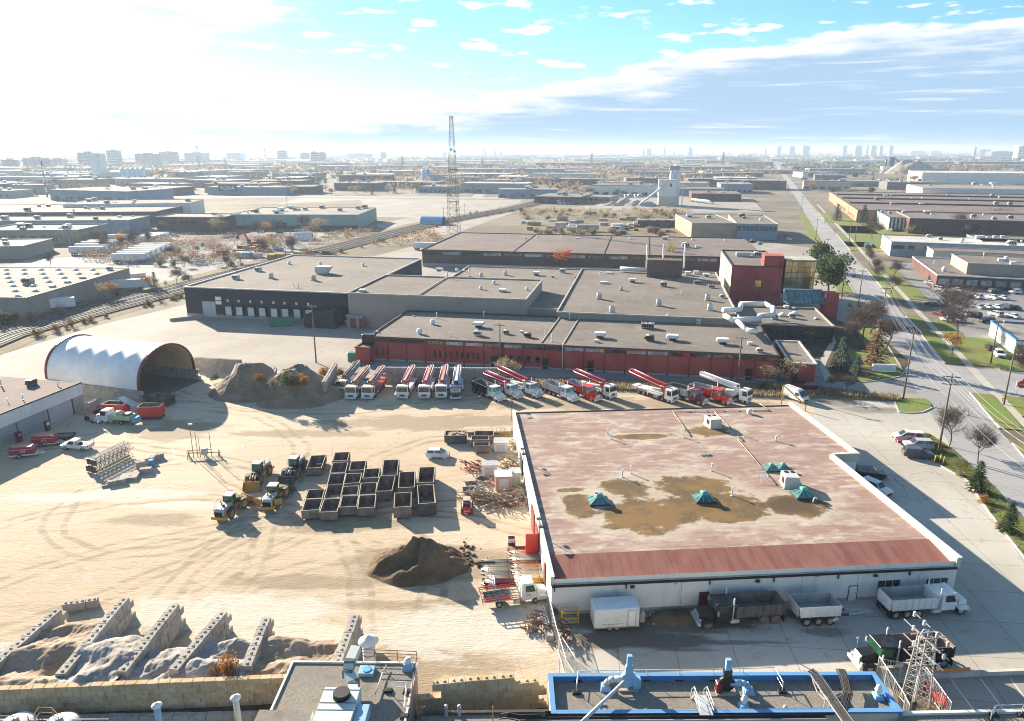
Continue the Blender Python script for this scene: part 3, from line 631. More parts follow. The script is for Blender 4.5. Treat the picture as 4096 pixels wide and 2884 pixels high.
def pane(mb, a, b, c, d, ins=0.08, off=0.015):
    """thin glass sheet set just proud of the face a b c d"""
    a, b, c, d = map(Vector, (a, b, c, d)); o = (a+b+c+d)/4; nrm = (b-a).cross(d-a).normalized()*off
    q = [p+(o-p)*ins for p in (a, b, c, d)]
    mb.add([p+nrm for p in q]+[p-nrm for p in q], [(0,1,2,3),(7,6,5,4),(0,4,5,1),(1,5,6,2),(2,6,7,3),(3,7,4,0)])
CARS = {  # length, width, lower profile, cabin profile (rear base, front base, front top, rear top), wheel x, radius, base width, top width
 'hatch': (4.0, 1.68, [(-1.95,.28),(1.9,.28),(2.0,.5),(1.95,.72),(1.15,.98),(-1.8,1.02),(-1.98,.8)], [(-1.92,1.0),(1.25,.96),(.35,1.5),(-1.55,1.5)], 1.25, .30, 1.6, 1.3),
 'sedan': (4.7, 1.82, [(-2.3,.3),(2.25,.3),(2.35,.5),(2.28,.72),(1.25,.92),(-1.7,.96),(-2.28,.95),(-2.35,.6)], [(-1.75,.95),(1.2,.9),(.35,1.42),(-1.05,1.42)], 1.4, .33, 1.7, 1.32),
 'suv': (4.7, 1.88, [(-2.3,.35),(2.2,.35),(2.35,.6),(2.28,.92),(1.25,1.08),(-2.2,1.12),(-2.34,.7)], [(-2.25,1.1),(1.2,1.06),(.45,1.68),(-1.95,1.7)], 1.4, .37, 1.78, 1.42),
 'minivan': (5.1, 1.98, [(-2.5,.32),(2.4,.32),(2.55,.55),(2.45,.85),(1.6,1.05),(-2.4,1.08),(-2.54,.65)], [(-2.48,1.06),(1.65,1.02),(.65,1.74),(-2.2,1.74)], 1.55, .36, 1.86, 1.5)}
def make_car(kind, body):
    L_, W_, low, cab, wx, wr, wb, wt = CARS[kind]; key = ('car', kind)
    t = thing('parked_car', 'car', 'car')
    mb = MB(); mb.slab(low, W_, 0.09); mb.slab(cab, wb, 0.05, wt)
    for s in (-1, 1):
        for x in (-wx, wx): mb.cyl((x, s*(W_/2-0.10), wr+0.02), (x, s*(W_/2+0.012), wr+0.02), wr*1.22, wr*1.22, 12)
    mb.build('body', m_(body), t)
    A, B, C, D = [Vector((p[0], 0, p[1])) for p in cab]
    def P(q, s, f): return Vector((q.x, s*(wb/2 if f == 0 else wt/2)*0.98, q.z))
    g = MB(); pane(g, P(B,-1,0), P(B,1,0), P(C,1,1), P(C,-1,1), 0.12, 0.02); g.build('windshield', m_('glass'), t)
    g = MB(); pane(g, P(A,1,0), P(A,-1,0), P(D,-1,1), P(D,1,1), 0.14, 0.02); g.build('rear_window', m_('glass'), t)
    for s in (1, -1):
        mid = 0.5; fb, ft = A+(B-A)*0.52, D+(C-D)*0.45
        for q in ((A, fb, ft, D), (fb, B, C, ft)):
            a, b, c, d = P(q[0], s, 0), P(q[1], s, 0), P(q[2], s, 1), P(q[3], s, 1)
            g = MB(); (pane(g, a, b, c, d, 0.15, 0.025) if s < 0 else pane(g, b, a, d, c, 0.15, 0.025)); g.build('side_window', m_('glass'), t)
    for x in (-wx, wx):
        for s in (-1, 1): wheel(t, x, s*(W_/2-0.10), wr, 0.22, 'tyre', 'rim')
    xf = max(p[0] for p in low); zf = [p for p in low if p[0] == xf][0][1]
    for s in (-1, 1):
        MB().box(xf-0.16, xf+0.0, s*W_*0.36-0.16, s*W_*0.36+0.16, zf+0.06, zf+0.2).build('headlight', m_('headlight'), t)
        MB().box(-L_/2-0.01, -L_/2+0.12, s*W_*0.38-0.13, s*W_*0.38+0.13, zf+0.2, zf+0.42).build('taillight', m_('taillight'), t)
    MB().box(xf-0.03, xf+0.03, -0.45, 0.45, 0.34, zf+0.02).build('grille', m_('trim_black'), t)
    return t
PAINTS = {'white': 'p_white', 'black': 'p_black', 'silver': 'p_silver', 'grey': 'p_darkgrey', 'red': 'p_red', 'maroon': 'p_maroon', 'blue': 'p_navy'}
def car(kind, colour, px, py, head, label, group='parked cars', z=0.0, name='parked_car'):
    key = ('carproto', kind)
    p = G(px, py, z)
    if key not in PROTO:
        t = make_car(kind, PAINTS[colour]); PROTO[key] = (t, PAINTS[colour]); t.location = p; t.rotation_euler = (0, 0, R(head)); t['label'] = label; t['group'] = group; return t
    src, pm = PROTO[key]
    o = dup(src, p, R(head), label, group, swap=None if pm == PAINTS[colour] else {pm: m_(PAINTS[colour])}); return o
def cab_conv(par, x0, paintm, glass='glass', hood=1.7, wide=2.35, zb=0.75, stacks=True, visor=True):
    """bonneted lorry cab; x0 is the back of the cab; returns the nose x"""
    cl = 1.75; xh = x0+cl; xn = xh+hood; zt = zb+2.05; hz = zb+1.05
    mb = MB(); mb.slab([(x0,zb),(xh,zb),(xh,zb+1.05),(xh-0.32,zt),(x0+0.1,zt)], wide, 0.08, wide*0.9)
    mb.build('cab', m_(paintm), par)
    h = MB(); h.slab([(xh-0.02,zb+0.05),(xn,zb+0.05),(xn+0.02,zb+0.75),(xn-0.12,zb+0.9),(xh-0.02,hz+0.05)], wide*0.66, 0.12, wide*0.58); h.build('hood', m_(paintm), par)
    for s in (-1, 1):
        f = MB(); f.slab([(xn-1.25,zb-0.1),(xn-0.05,zb-0.15),(xn-0.02,zb+0.22),(xn-0.35,zb+0.42),(xn-0.95,zb+0.42),(xn-1.3,zb+0.2)], 0.5, 0.08); f.build('fender', m_(paintm), par, (0, s*(wide/2-0.22), 0))
        MB().box(xn-0.1, xn+0.03, s*0.86-0.14, s*0.86+0.14, zb+0.1, zb+0.32).build('headlight', m_('headlight'), par)
        mm = MB(); mm.box(xh-0.1, xh, s*(wide/2+0.28)-0.09, s*(wide/2+0.28)+0.09, zb+1.0, zb+1.55).beam((xh-0.05, s*wide/2*0.95, zb+1.1), (xh-0.05, s*(wide/2+0.28), zb+1.2), 0.04); mm.build('mirror', m_('p_silver'), par)
        if stacks: MB().cyl((x0-0.15, s*(wide/2-0.12), zb+0.3), (x0-0.15, s*(wide/2-0.12), zt+0.75), 0.09, 0.075, 8).build('exhaust_stack', m_('galv'), par)
        g = MB(); a, b, c, d = (x0+0.45,s*wide/2,zb+1.05), (xh-0.05,s*wide/2,zb+1.05), (xh-0.32,s*wide*0.455,zt-0.18), (x0+0.45,s*wide*0.455,zt-0.18)
        (pane(g, a, b, c, d, 0.08, 0.03) if s < 0 else pane(g, b, a, d, c, 0.08, 0.03)); g.build('door_window', m_(glass), par)
    MB().box(xn-0.02, xn+0.06, -0.55, 0.55, zb+0.05, zb+0.72).build('grille', m_('galv'), par)
    MB().bbox(xn-0.05, xn+0.3, -wide/2, wide/2, zb-0.35, zb+0.02, 0.05).build('bumper', m_('galv'), par)
    g = MB(); pane(g, (xh,-wide*0.47,zb+1.08), (xh,wide*0.47,zb+1.08), (xh-0.32,wide*0.44,zt-0.08), (xh-0.32,-wide*0.44,zt-0.08), 0.06, 0.03); g.build('windshield', m_(glass), par)
    if visor: MB().bbox(xh-0.42, xh+0.05, -wide*0.44, wide*0.44, zt-0.06, zt+0.08, 0.04).build('sun_visor', m_(paintm), par)
    return xn
def cab_over(par, x0, paintm, glass='glass', wide=2.5, zb=0.7):
    cl = 1.8; xf = x0+cl; zt = zb+2.15
    mb = MB(); mb.slab([(x0,zb),(xf,zb),(xf+0.03,zb+0.95),(xf-0.08,zt-0.1),(xf-0.2,zt),(x0+0.06,zt)], wide, 0.09, wide*0.96); mb.build('cab', m_(paintm), par)
    g = MB(); pane(g, (xf+0.03,-wide*0.45,zb+0.98), (xf+0.03,wide*0.45,zb+0.98), (xf-0.08,wide*0.43,zt-0.14), (xf-0.08,-wide*0.43,zt-0.14), 0.04, 0.03); g.build('windshield', m_(glass), par)
    for s in (-1, 1):
        g = MB(); a, b, c, d = (x0+0.7,s*wide/2,zb+0.95), (xf-0.12,s*wide/2,zb+0.95), (xf-0.2,s*wide*0.485,zt-0.2), (x0+0.7,s*wide*0.485,zt-0.2)
        (pane(g, a, b, c, d, 0.06, 0.03) if s < 0 else pane(g, b, a, d, c, 0.06, 0.03)); g.build('door_window', m_('glass'), par)
        MB().box(xf, xf+0.06, s*0.98-0.16, s*0.98+0.16, zb+0.08, zb+0.3).build('headlight', m_('headlight'), par)
        mm = MB(); mm.box(xf-0.1, xf, s*(wide/2+0.25)-0.1, s*(wide/2+0.25)+0.1, zb+1.0, zb+1.7).beam((xf-0.05, s*wide/2*0.97, zb+1.3), (xf-0.05, s*(wide/2+0.25), zb+1.4), 0.04); mm.build('mirror', m_('trim_black'), par)
    MB().box(xf, xf+0.05, -0.55, 0.55, zb+0.1, zb+0.45).build('grille', m_('trim_black'), par)
    MB().bbox(xf-0.1, xf+0.18, -wide/2, wide/2, zb-0.32, zb-0.02, 0.05).build('bumper', m_('galv'), par)
    ml = MB()
    for k in range(5): ml.box(xf-0.35, xf-0.2, -0.9+k*0.42, -0.75+k*0.42, zt, zt+0.08)
    tag(ml.build('roof_lights', m_('p_orange'), par), kind='stuff')
    return xf
def frame(par, x0, x1, z=0.62): 
    mb = MB()
    for s in (-1, 1): mb.box(x0, x1, s*0.45-0.08, s*0.45+0.08, z, z+0.24)
    mb.build('chassis', m_('darksteel'), par)
    for s in (-1, 1): MB().cyl((x0+(x1-x0)*0.62, s*0.95, z+0.02), (x0+(x1-x0)*0.74, s*0.95, z+0.02), 0.28, 0.28, 10).build('fuel_tank', m_('galv'), par)
def open_box(par, name, x0, x1, w, z0, z1, outm, inm, th=0.08, rake=0.0, ribs=6, flare=0.0, rim='p_silver'):
    """open-topped body: walls, floor, rim and side ribs"""
    mb = MB(); y = w/2; yt = y+flare; xb, xr = x0-rake, x1
    o0 = [(x0,-y,z0),(x1,-y,z0),(x1,y,z0),(x0,y,z0)]; o1 = [(xb,-yt,z1),(xr,-yt,z1),(xr,yt,z1),(xb,yt,z1)]
    i1 = [(xb+th,-yt+th,z1),(xr-th,-yt+th,z1),(xr-th,yt-th,z1),(xb+th,yt-th,z1)]; i0 = [(x0+th,-y+th,z0+th),(x1-th,-y+th,z0+th),(x1-th,y-th,z0+th),(x0+th,y-th,z0+th)]
    mb.add(o0+o1+i1+i0, [(3,2,1,0),(0,1,5,4),(1,2,6,5),(2,3,7,6),(3,0,4,7)])
    mb.mat(2); b = len(mb.v)-16
    for i in range(4): j = (i+1) % 4; mb.f.append((b+4+i, b+4+j, b+8+j, b+8+i)); mb.m.append(2); mb.sm.append(False)
    for i in range(4): j = (i+1) % 4; mb.f.append((b+8+i, b+8+j, b+12+j, b+12+i)); mb.m.append(1); mb.sm.append(False)
    mb.f.append((b+12, b+13, b+14, b+15)); mb.m.append(1); mb.sm.append(False)
    body = mb.build(name, [m_(outm), m_(inm), m_(rim)], par)
    if ribs:
        rb = MB()
        for k in range(ribs+1):
            x = x0+0.05+(x1-x0-0.1)*k/ribs
            for s in (-1, 1): rb.beam((x, s*(y+0.03), z0), (x, s*(yt+0.03), z1-0.02), 0.10, 0.07)
        tag(rb.build('side_ribs', m_(outm), body), kind='stuff')
    return body
def dump_truck(name, label, loc, rz, cabm, boxm, inm, glass='glass', load=None, axles=3, tm='tyre', rim='rim', rimm='p_silver', L_=5.4):
    t = thing(name, label, 'dump truck', loc, rz, 'dump trucks of the yard')
    frame(t, -L_*0.5-1.0, L_*0.5+2.0)
    xb = L_*0.5-0.6
    cab_conv(t, xb+0.45, cabm, glass)
    axle(t, xb+0.45+1.75+0.85, 1.02, 0.52, 0.3, tm=tm, rim=rim)
    for k in range(axles): axle(t, -L_*0.5-0.3+k*1.35, 1.02, 0.52, 0.28, True, tm, rim)
    b = open_box(t, 'dump_box', xb-L_-0.3, xb, 2.4, 1.15, 2.55, boxm, inm, 0.07, 0.25, 7, 0.06, rimm)
    MB().box(xb-0.02, xb+1.0, -1.15, 1.15, 2.6, 2.7).box(xb-0.08, xb+0.02, -1.2, 1.2, 1.3, 2.65).build('cab_guard', m_(boxm), b)
    MB().box(xb-L_-0.62, xb-L_-0.5, -1.15, 1.15, 1.2, 2.5).build('tailgate', m_(boxm), b)
    for s in (-1, 1): MB().box(-L_*0.5-1.15, -L_*0.5-1.1, s*0.95-0.3, s*0.95+0.3, 0.25, 0.95).build('mud_flap', m_('trim_black'), t)
    if load:
        mb = MB(); n = 7
        vs = [(xb-L_+0.1+(L_-0.7)*i/n, -1.05+2.1*j/4, 1.35+0.75*math.sin(math.pi*i/n)*math.sin(math.pi*(j+0.4)/4.8)+0.06*rng.random()) for i in range(n+1) for j in range(5)]
        mb.smooth().add(vs, [(i*5+j, (i+1)*5+j, (i+1)*5+j+1, i*5+j+1) for i in range(n) for j in range(4)]); mb.build('load', m_(load), b)
    return t
def pump_truck(label, loc, rz, cabm, boomm, deckm='p_white', cab='over', glass='glass_green', axles=3, L_=7.6, boom=9.6, tilt=0.06, topm=None, pipes=True, trim='p_red'):
    t = thing('concrete_pump_truck', label, 'pump truck', loc, rz, 'concrete pump trucks parked along the yard')
    x1 = L_*0.5; frame(t, -L_*0.5-0.6, x1)
    if cab == 'over': cab_over(t, x1-0.2, cabm, glass); axle(t, x1+0.75, 1.05, 0.52, 0.32); axle(t, x1-0.75, 1.05, 0.52, 0.32)
    else: cab_conv(t, x1-0.6, cabm, glass, 1.6, 2.4); axle(t, x1+2.0, 1.05, 0.52, 0.3)
    for k in range(axles): axle(t, -L_*0.5+0.4+k*1.35, 1.02, 0.52, 0.28, True)
    d = MB(); d.side([(-L_*0.5-0.5,0.95),(x1-1.6,0.95),(x1-1.0,1.35),(x1-1.0,1.75),(x1-2.2,1.75),(-L_*0.5-0.5,1.42)], -1.2, 1.2); dk = d.build('deck', m_(deckm), t)
    for s in (-1, 1):
        MB().box(-L_*0.5-0.3, x1-1.4, s*1.21-0.012, s*1.21+0.012, 1.05, 1.28).build('stripe', m_(trim), dk)
        o = MB(); o.beam((x1-1.4, s*1.28, 1.2), (-L_*0.1, s*1.28, 1.2), 0.22, 0.3).cyl((-L_*0.1, s*1.28, 0.55), (-L_*0.1, s*1.28, 1.25), 0.09, n=6); o.build('outrigger', m_(deckm), t)
    h = MB(); h.tbox(-L_*0.5-1.5, -L_*0.5-0.45, -0.95, 0.95, 0.75, 1.55, -0.12, -0.1); h.build('hopper', m_(deckm), t)
    xt = x1-1.15; tr = MB(); tr.cyl((xt,0,1.7), (xt,0,2.15), 0.62, 0.55, 12).tbox(xt-0.55, xt+0.5, -0.5, 0.5, 2.1, 3.05, 0.12, 0.12); tr.build('turret', m_(boomm), t)
    topm = topm or boomm
    def sec(xa, za, xb_, zb, w0, h0, w1, h1, y, nm):
        mb = MB(); mb.add([(xa,y-w0/2,za),(xa,y+w0/2,za),(xa,y+w0/2,za+h0),(xa,y-w0/2,za+h0),(xb_,y-w1/2,zb),(xb_,y+w1/2,zb),(xb_,y+w1/2,zb+h1),(xb_,y-w1/2,zb+h1)], [(0,1,2,3),(7,6,5,4),(0,4,5,1),(1,5,6,2),(3,2,6,7)][0:4])
        mb.add([(xa,y-w0/2,za),(xa,y-w0/2,za+h0),(xb_,y-w1/2,zb+h1),(xb_,y-w1/2,zb)], [(0,1,2,3)]); mb.mat(1).add([(xa,y-w0/2,za+h0),(xa,y+w0/2,za+h0),(xb_,y+w1/2,zb+h1),(xb_,y-w1/2,zb+h1)], [(0,1,2,3)])
        return mb.build(nm, [m_(boomm), m_(topm)], t)
    z0 = 2.75; xe = xt-boom; rise = boom*tilt
    s1 = sec(xt+0.35, z0+0.15, xe, z0+rise+0.1, 0.58, 0.62, 0.42, 0.42, 0.0, 'boom_section')
    s2 = sec(xt+0.1, z0-0.42, xe+0.5, z0+rise-0.42, 0.46, 0.5, 0.36, 0.36, 0.12, 'boom_section')
    sec(xt-0.6, z0-0.15, xe+0.2, z0+rise*0.9-0.2, 0.36, 0.42, 0.3, 0.3, -0.48, 'boom_section')
    sec(xt-1.0, z0-0.6, xe+1.0, z0+rise*0.9-0.6, 0.32, 0.36, 0.26, 0.26, 0.52, 'boom_section')
    for s in (-1, 1): MB().cyl((xt+0.3, s*0.3, z0+0.5), (xt+0.3, s*0.36, z0+0.5), 0.26, 0.26, 10).build('boom_pivot', m_('darksteel'), s1)
    MB().cyl((xt+0.1, 0, z0-0.3), (xt-2.2, 0, z0+0.05), 0.11, 0.09, 6).build('boom_cylinder', m_('galv'), t)
    if pipes:
        for y, dz in ((0.75, 0.1), (-0.78, 0.3), (0.6, 0.55)):
            mb = MB(); mb.tube([(xt+0.3, y*0.7, z0+dz), (xt-0.5, y, z0+dz), (xe+0.6, y, z0+dz+rise*0.9), (xe+0.2, y*0.6, z0+dz+rise)], 0.075, 6); mb.build('delivery_pipe', m_('hvac_white'), t)
    return t
def roll_off(label, loc, rz, L_=6.0, W_=2.4, H_=1.6, outm='bin_grey', inm='bin_in', rim='p_beige', group='empty roll-off bins of the yard', cat='bin', load=None):
    key = ('bin', L_, W_, H_, outm, inm, rim)
    if key in PROTO and load is None: return dup(PROTO[key], loc, rz, label, group)
    t = thing('roll_off_bin', label, cat, loc, rz, group)
    b = open_box(t, 'shell', -L_/2, L_/2, W_, 0.2, H_, outm, inm, 0.09, 0, 8, 0.05, rim)
    MB().box(L_/2+0.0, L_/2+0.09, -W_/2, -0.05, 0.25, H_-0.05).box(L_/2, L_/2+0.09, 0.05, W_/2, 0.25, H_-0.05).build('door', m_(outm), t)
    MB().box(-L_/2, L_/2, -0.65, -0.5, 0.0, 0.22).box(-L_/2, L_/2, 0.5, 0.65, 0.0, 0.22).build('skids', m_('darksteel'), t)
    mb = MB(); mb.add([(-L_/2+0.1,-0.55,0.32),(-L_/2+0.1,0.55,0.32),(-L_/2+0.1,0.35,H_*0.75),(-L_/2+0.1,-0.35,H_*0.75),(-L_/2+0.6,-0.4,0.32),(-L_/2+0.6,0.4,0.32)], [(2,3,4,5),(3,0,4),(1,2,5)]); mb.build('hook_plate', m_(inm), b)
    if load:
        ld = MB()
        for k in range(26): ld.rbox((-L_/2+0.6+rng.random()*(L_-1.2), -W_/2+0.4+rng.random()*(W_-0.8), H_-0.45+rng.random()*0.3), (0.4+rng.random()*1.3, 0.15+rng.random()*0.5, 0.06+rng.random()*0.2), rng.random()*3)
        tag(ld.build('rubbish', m_(load), b), kind='stuff'); MB().box(-L_/2+0.05, L_/2-0.05, -W_/2+0.05, W_/2-0.05, H_-0.65, H_-0.42).build('fill', m_('rubble'), b)
    else: PROTO[key] = t
    return t
def loader(label, loc, rz, paintm='p_loader', bucketm='p_loader', art=0.0, glass='glass_green', lift=0.0, openp=False, hood='p_silver'):
    t = thing('wheel_loader', label, 'wheel loader', loc, rz, 'wheel loaders parked in the yard')
    # rear half: engine hood and counterweight
    h = MB(); h.slab([(-4.0,1.05),(-0.9,1.05),(-0.9,2.35),(-1.6,2.45),(-3.6,2.3),(-4.0,2.0)], 1.7, 0.12); hd = h.build('engine_cover', m_(hood), t)
    MB().box(-4.05, -3.95, -0.7, 0.7, 1.15, 1.95).build('rear_grille', m_('trim_black'), hd)
    MB().bbox(-4.3, -3.2, -1.3, 1.3, 0.7, 1.15, 0.08).build('counterweight', m_(paintm), t)
    for s in (-1, 1):
        MB().box(-3.6, -1.2, s*0.86-0.03, s*0.86+0.03, 1.15, 2.1).build('side_panel', m_(paintm), hd)
        MB().slab([(-3.0,1.5),(-1.2,1.4),(-1.3,1.85),(-2.1,2.0),(-2.9,1.85)], 0.75, 0.06).build('rear_fender', m_('darksteel'), t, (0, s*1.15, 0))
        if openp: MB().rbox((-2.9-0.3, s*1.75, 1.2), (1.3, 0.06, 1.0), s*1.1).build('open_door', m_(paintm), t)
    MB().cyl((-2.2,0.4,2.35), (-2.2,0.4,3.1), 0.09, 0.08, 8).build('exhaust_pipe', m_('darksteel'), hd); MB().cyl((-2.7,-0.35,2.35), (-2.7,-0.35,2.75), 0.18, 0.18, 10).build('air_filter', m_('darksteel'), hd)
    c = MB(); c.slab([(-1.0,1.5),(0.55,1.5),(0.7,2.3),(0.35,3.4),(-0.95,3.4)], 1.5, 0.08, 1.4); cb = c.build('cab', m_(glass), t)
    MB().bbox(-1.1, 0.6, -0.85, 0.85, 3.4, 3.55, 0.05).build('cab_roof', m_('p_cream'), cb)
    pl = MB()
    for x, xt in ((-0.98,-0.95),(0.6,0.36),(-0.2,-0.2)):
        for s in (-1, 1): pl.beam((x, s*0.76, 1.5), (xt, s*0.72, 3.4), 0.09)
    pl.build('cab_frame', m_('darksteel'), cb)
    MB().box(-1.1, 0.8, -1.2, 1.2, 1.35, 1.5).box(-0.4, 0.2, 1.2, 1.3, 0.6, 1.4).build('platform', m_(paintm), t)
    rl = MB()
    for s in (-1, 1): rl.tube([(-3.0, s*1.15, 2.1), (-3.0, s*1.15, 3.0), (-1.2, s*1.15, 3.0), (-1.2, s*1.15, 1.5)], 0.03, 4)
    rl.build('handrail', m_('p_yellow'), t)
    ld_ = MB()
    for k in range(4): ld_.beam((-0.3,1.32,0.55+k*0.28), (0.15,1.32,0.55+k*0.28), 0.05)
    ld_.build('ladder', m_('p_yellow'), t)
    for s in (-1, 1): wheel(t, -2.2, s*1.15, 0.92, 0.7, 'tyre_dusty', 'p_loader')
    # front half swings about the hinge at x = 0.9
    ca, sa = math.cos(art), math.sin(art)
    def F(x, y, z): return (0.9+x*ca-y*sa, x*sa+y*ca, z)
    def fbox(mb, x0, x1, y0, y1, z0, z1):
        mb.add([F(x0,y0,z0),F(x1,y0,z0),F(x1,y1,z0),F(x0,y1,z0),F(x0,y0,z1),F(x1,y0,z1),F(x1,y1,z1),F(x0,y1,z1)], [(0,3,2,1),(4,5,6,7),(0,1,5,4),(1,2,6,5),(2,3,7,6),(3,0,4,7)]); return mb
    mb = MB(); fbox(mb, -0.4, 1.9, -0.6, 0.6, 0.7, 1.5); fbox(mb, 0.2, 0.9, -0.55, 0.55, 1.5, 2.2); ff = mb.build('front_frame', m_('darksteel'), t)
    for s in (-1, 1):
        w = wheel(t, *F(1.05, s*1.15, 0)[:2], 0.92, 0.7, 'tyre_dusty', 'p_loader'); w.rotation_euler = (0, 0, art)
        a = MB(); a.beam(F(0.5, s*0.45, 2.0), F(2.3, s*0.45, 1.55+lift), 0.22, 0.4).beam(F(2.3, s*0.45, 1.5+lift), F(3.0, s*0.45, 0.7+lift), 0.22, 0.36); a.build('lift_arm', m_(paintm), ff)
        g = MB(); fbox(g, 0.4, 1.7, s*1.15-0.36, s*1.15+0.36, 1.88, 1.96); g.build('front_fender', m_('darksteel'), ff)
    MB().cyl(F(0.6, 0, 2.0), F(2.4, 0, 1.7+lift), 0.14, 0.1, 8).build('tilt_cylinder', m_('galv'), ff)
    prof = [(2.9,1.5),(2.75,1.0),(2.9,0.45),(3.4,0.2),(4.3,0.16),(4.3,0.22),(3.45,0.3),(3.02,0.55),(2.9,1.0),(3.02,1.46)]
    b = MB(); n = len(prof); vs = [F(x, y, z+lift) for y in (-1.45, 1.45) for x, z in prof]
    b.add(vs, [(i, n+i, n+(i+1) % n, (i+1) % n) for i in range(n)])
    for y in (-1.45, 1.37): b.add([F(x, yy, z+lift) for yy in (y, y+0.08) for x, z in ((2.85,1.45),(2.78,0.8),(3.0,0.35),(4.2,0.2),(3.9,0.75))], [(0,1,2,3,4),(9,8,7,6,5)]+[(i,5+i,5+(i+1) % 5,(i+1) % 5) for i in range(5)])
    bk = b.build('bucket', m_(bucketm), t)
    th = MB()
    for k in range(8): y = -1.3+2.6*k/7; fbox(th, 4.25, 4.5, y-0.06, y+0.06, 0.16+lift, 0.24+lift)
    tag(th.build('bucket_teeth', m_('steel'), bk), kind='stuff')
    return t
def box_trailer(label, px, py, rz, L_=14.0, z=0.0, bodym='p_white', group='parked white trailers', W_=2.55, doors=True):
    key = ('trailer', L_, bodym, W_); p = G(px, py, z)
    if key in PROTO: return dup(PROTO[key], p, rz, label, group)
    t = thing('semi_trailer', label, 'trailer', p, rz, group)
    b = MB(); b.bbox(-L_/2, L_/2, -W_/2, W_/2, 1.1, 4.0, 0.05); bo = b.build('box', m_(bodym), t)
    MB().box(-L_/2-0.03, -L_/2, -W_/2+0.06, -0.03, 1.2, 3.9).box(-L_/2-0.03, -L_/2, 0.03, W_/2-0.06, 1.2, 3.9).build('rear_door', m_('hvac_white'), bo)
    MB().box(-L_/2, L_/2, -W_/2-0.02, W_/2+0.02, 1.05, 1.16).build('side_rail', m_('steel'), bo)
    for x in (-L_/2+1.2, -L_/2+2.5): axle(t, x, 1.0, 0.5, 0.28)
    MB().box(L_/2-3.0, L_/2-2.85, -0.8, -0.65, 0, 1.1).box(L_/2-3.0, L_/2-2.85, 0.65, 0.8, 0, 1.1).build('landing_gear', m_('darksteel'), t)
    PROTO[key] = t; return t
# ------------------------------------------------------------------ trees and shrubs: a few grown shapes, each standing tree its own object
def grow(seed, h, spread, levels=4, n0=5, droop=0.0, r0=0.14, upright=0.5):
    r = random.Random(seed); segs = []; tips = []
    def rec(p, d, ln, rad, lv):
        q = p; steps = 2 if lv else 3
        for k in range(steps):
            d2 = (d+Vector((r.uniform(-1,1), r.uniform(-1,1), r.uniform(-0.6,0.9)-droop))*0.22).normalized(); q2 = q+d2*ln/steps
            segs.append((q, q2, rad*(1-0.28*k/steps), rad*(1-0.28*(k+1)/steps), lv)); q, d = q2, d2
            if lv < levels and k < steps-1 and (lv > 0 or k > 0): branch(q, d, ln, rad*0.72, lv)
        if lv < levels: branch(q, d, ln, rad*0.72, lv, True)
        else: tips.append((q, d))
    def branch(q, d, ln, rad, lv, end=False):
        for k in range((n0 if lv == 0 else 3) if end else 2):
            a = r.uniform(0, 2*math.pi); side = Vector((math.cos(a), math.sin(a), r.uniform(-0.1, 0.7)))
            dd = (d*upright+side*spread).normalized(); rec(q, dd, ln*r.uniform(0.55, 0.8), rad*r.uniform(0.5, 0.72), lv+1)
    rec(Vector((0,0,0)), Vector((0,0,1)), h*0.36, r0, 0)
    zmax = max(s[1].z for s in segs); k = h/zmax
    return [(a*k, b*k, ra, rb, lv) for a, b, ra, rb, lv in segs], [(p*k, d) for p, d in tips]
def leafcloud(mb, tips, r, n, size, spread, flat=1.0):
    for p, d in tips:
        for k in range(n):
            o = p+Vector((r.gauss(0, spread), r.gauss(0, spread), r.gauss(0, spread*flat)))
            a = Vector((r.uniform(-1,1), r.uniform(-1,1), r.uniform(-1,1))).normalized(); b = a.cross(Vector((r.uniform(-1,1), r.uniform(-1,1), r.uniform(-1,1)))).normalized(); s = size*r.uniform(0.6, 1.4)
            mb.add([o-a*s, o+b*s*0.7, o+a*s, o-b*s*0.7], [(0,1,2,3)])
TREES = {}
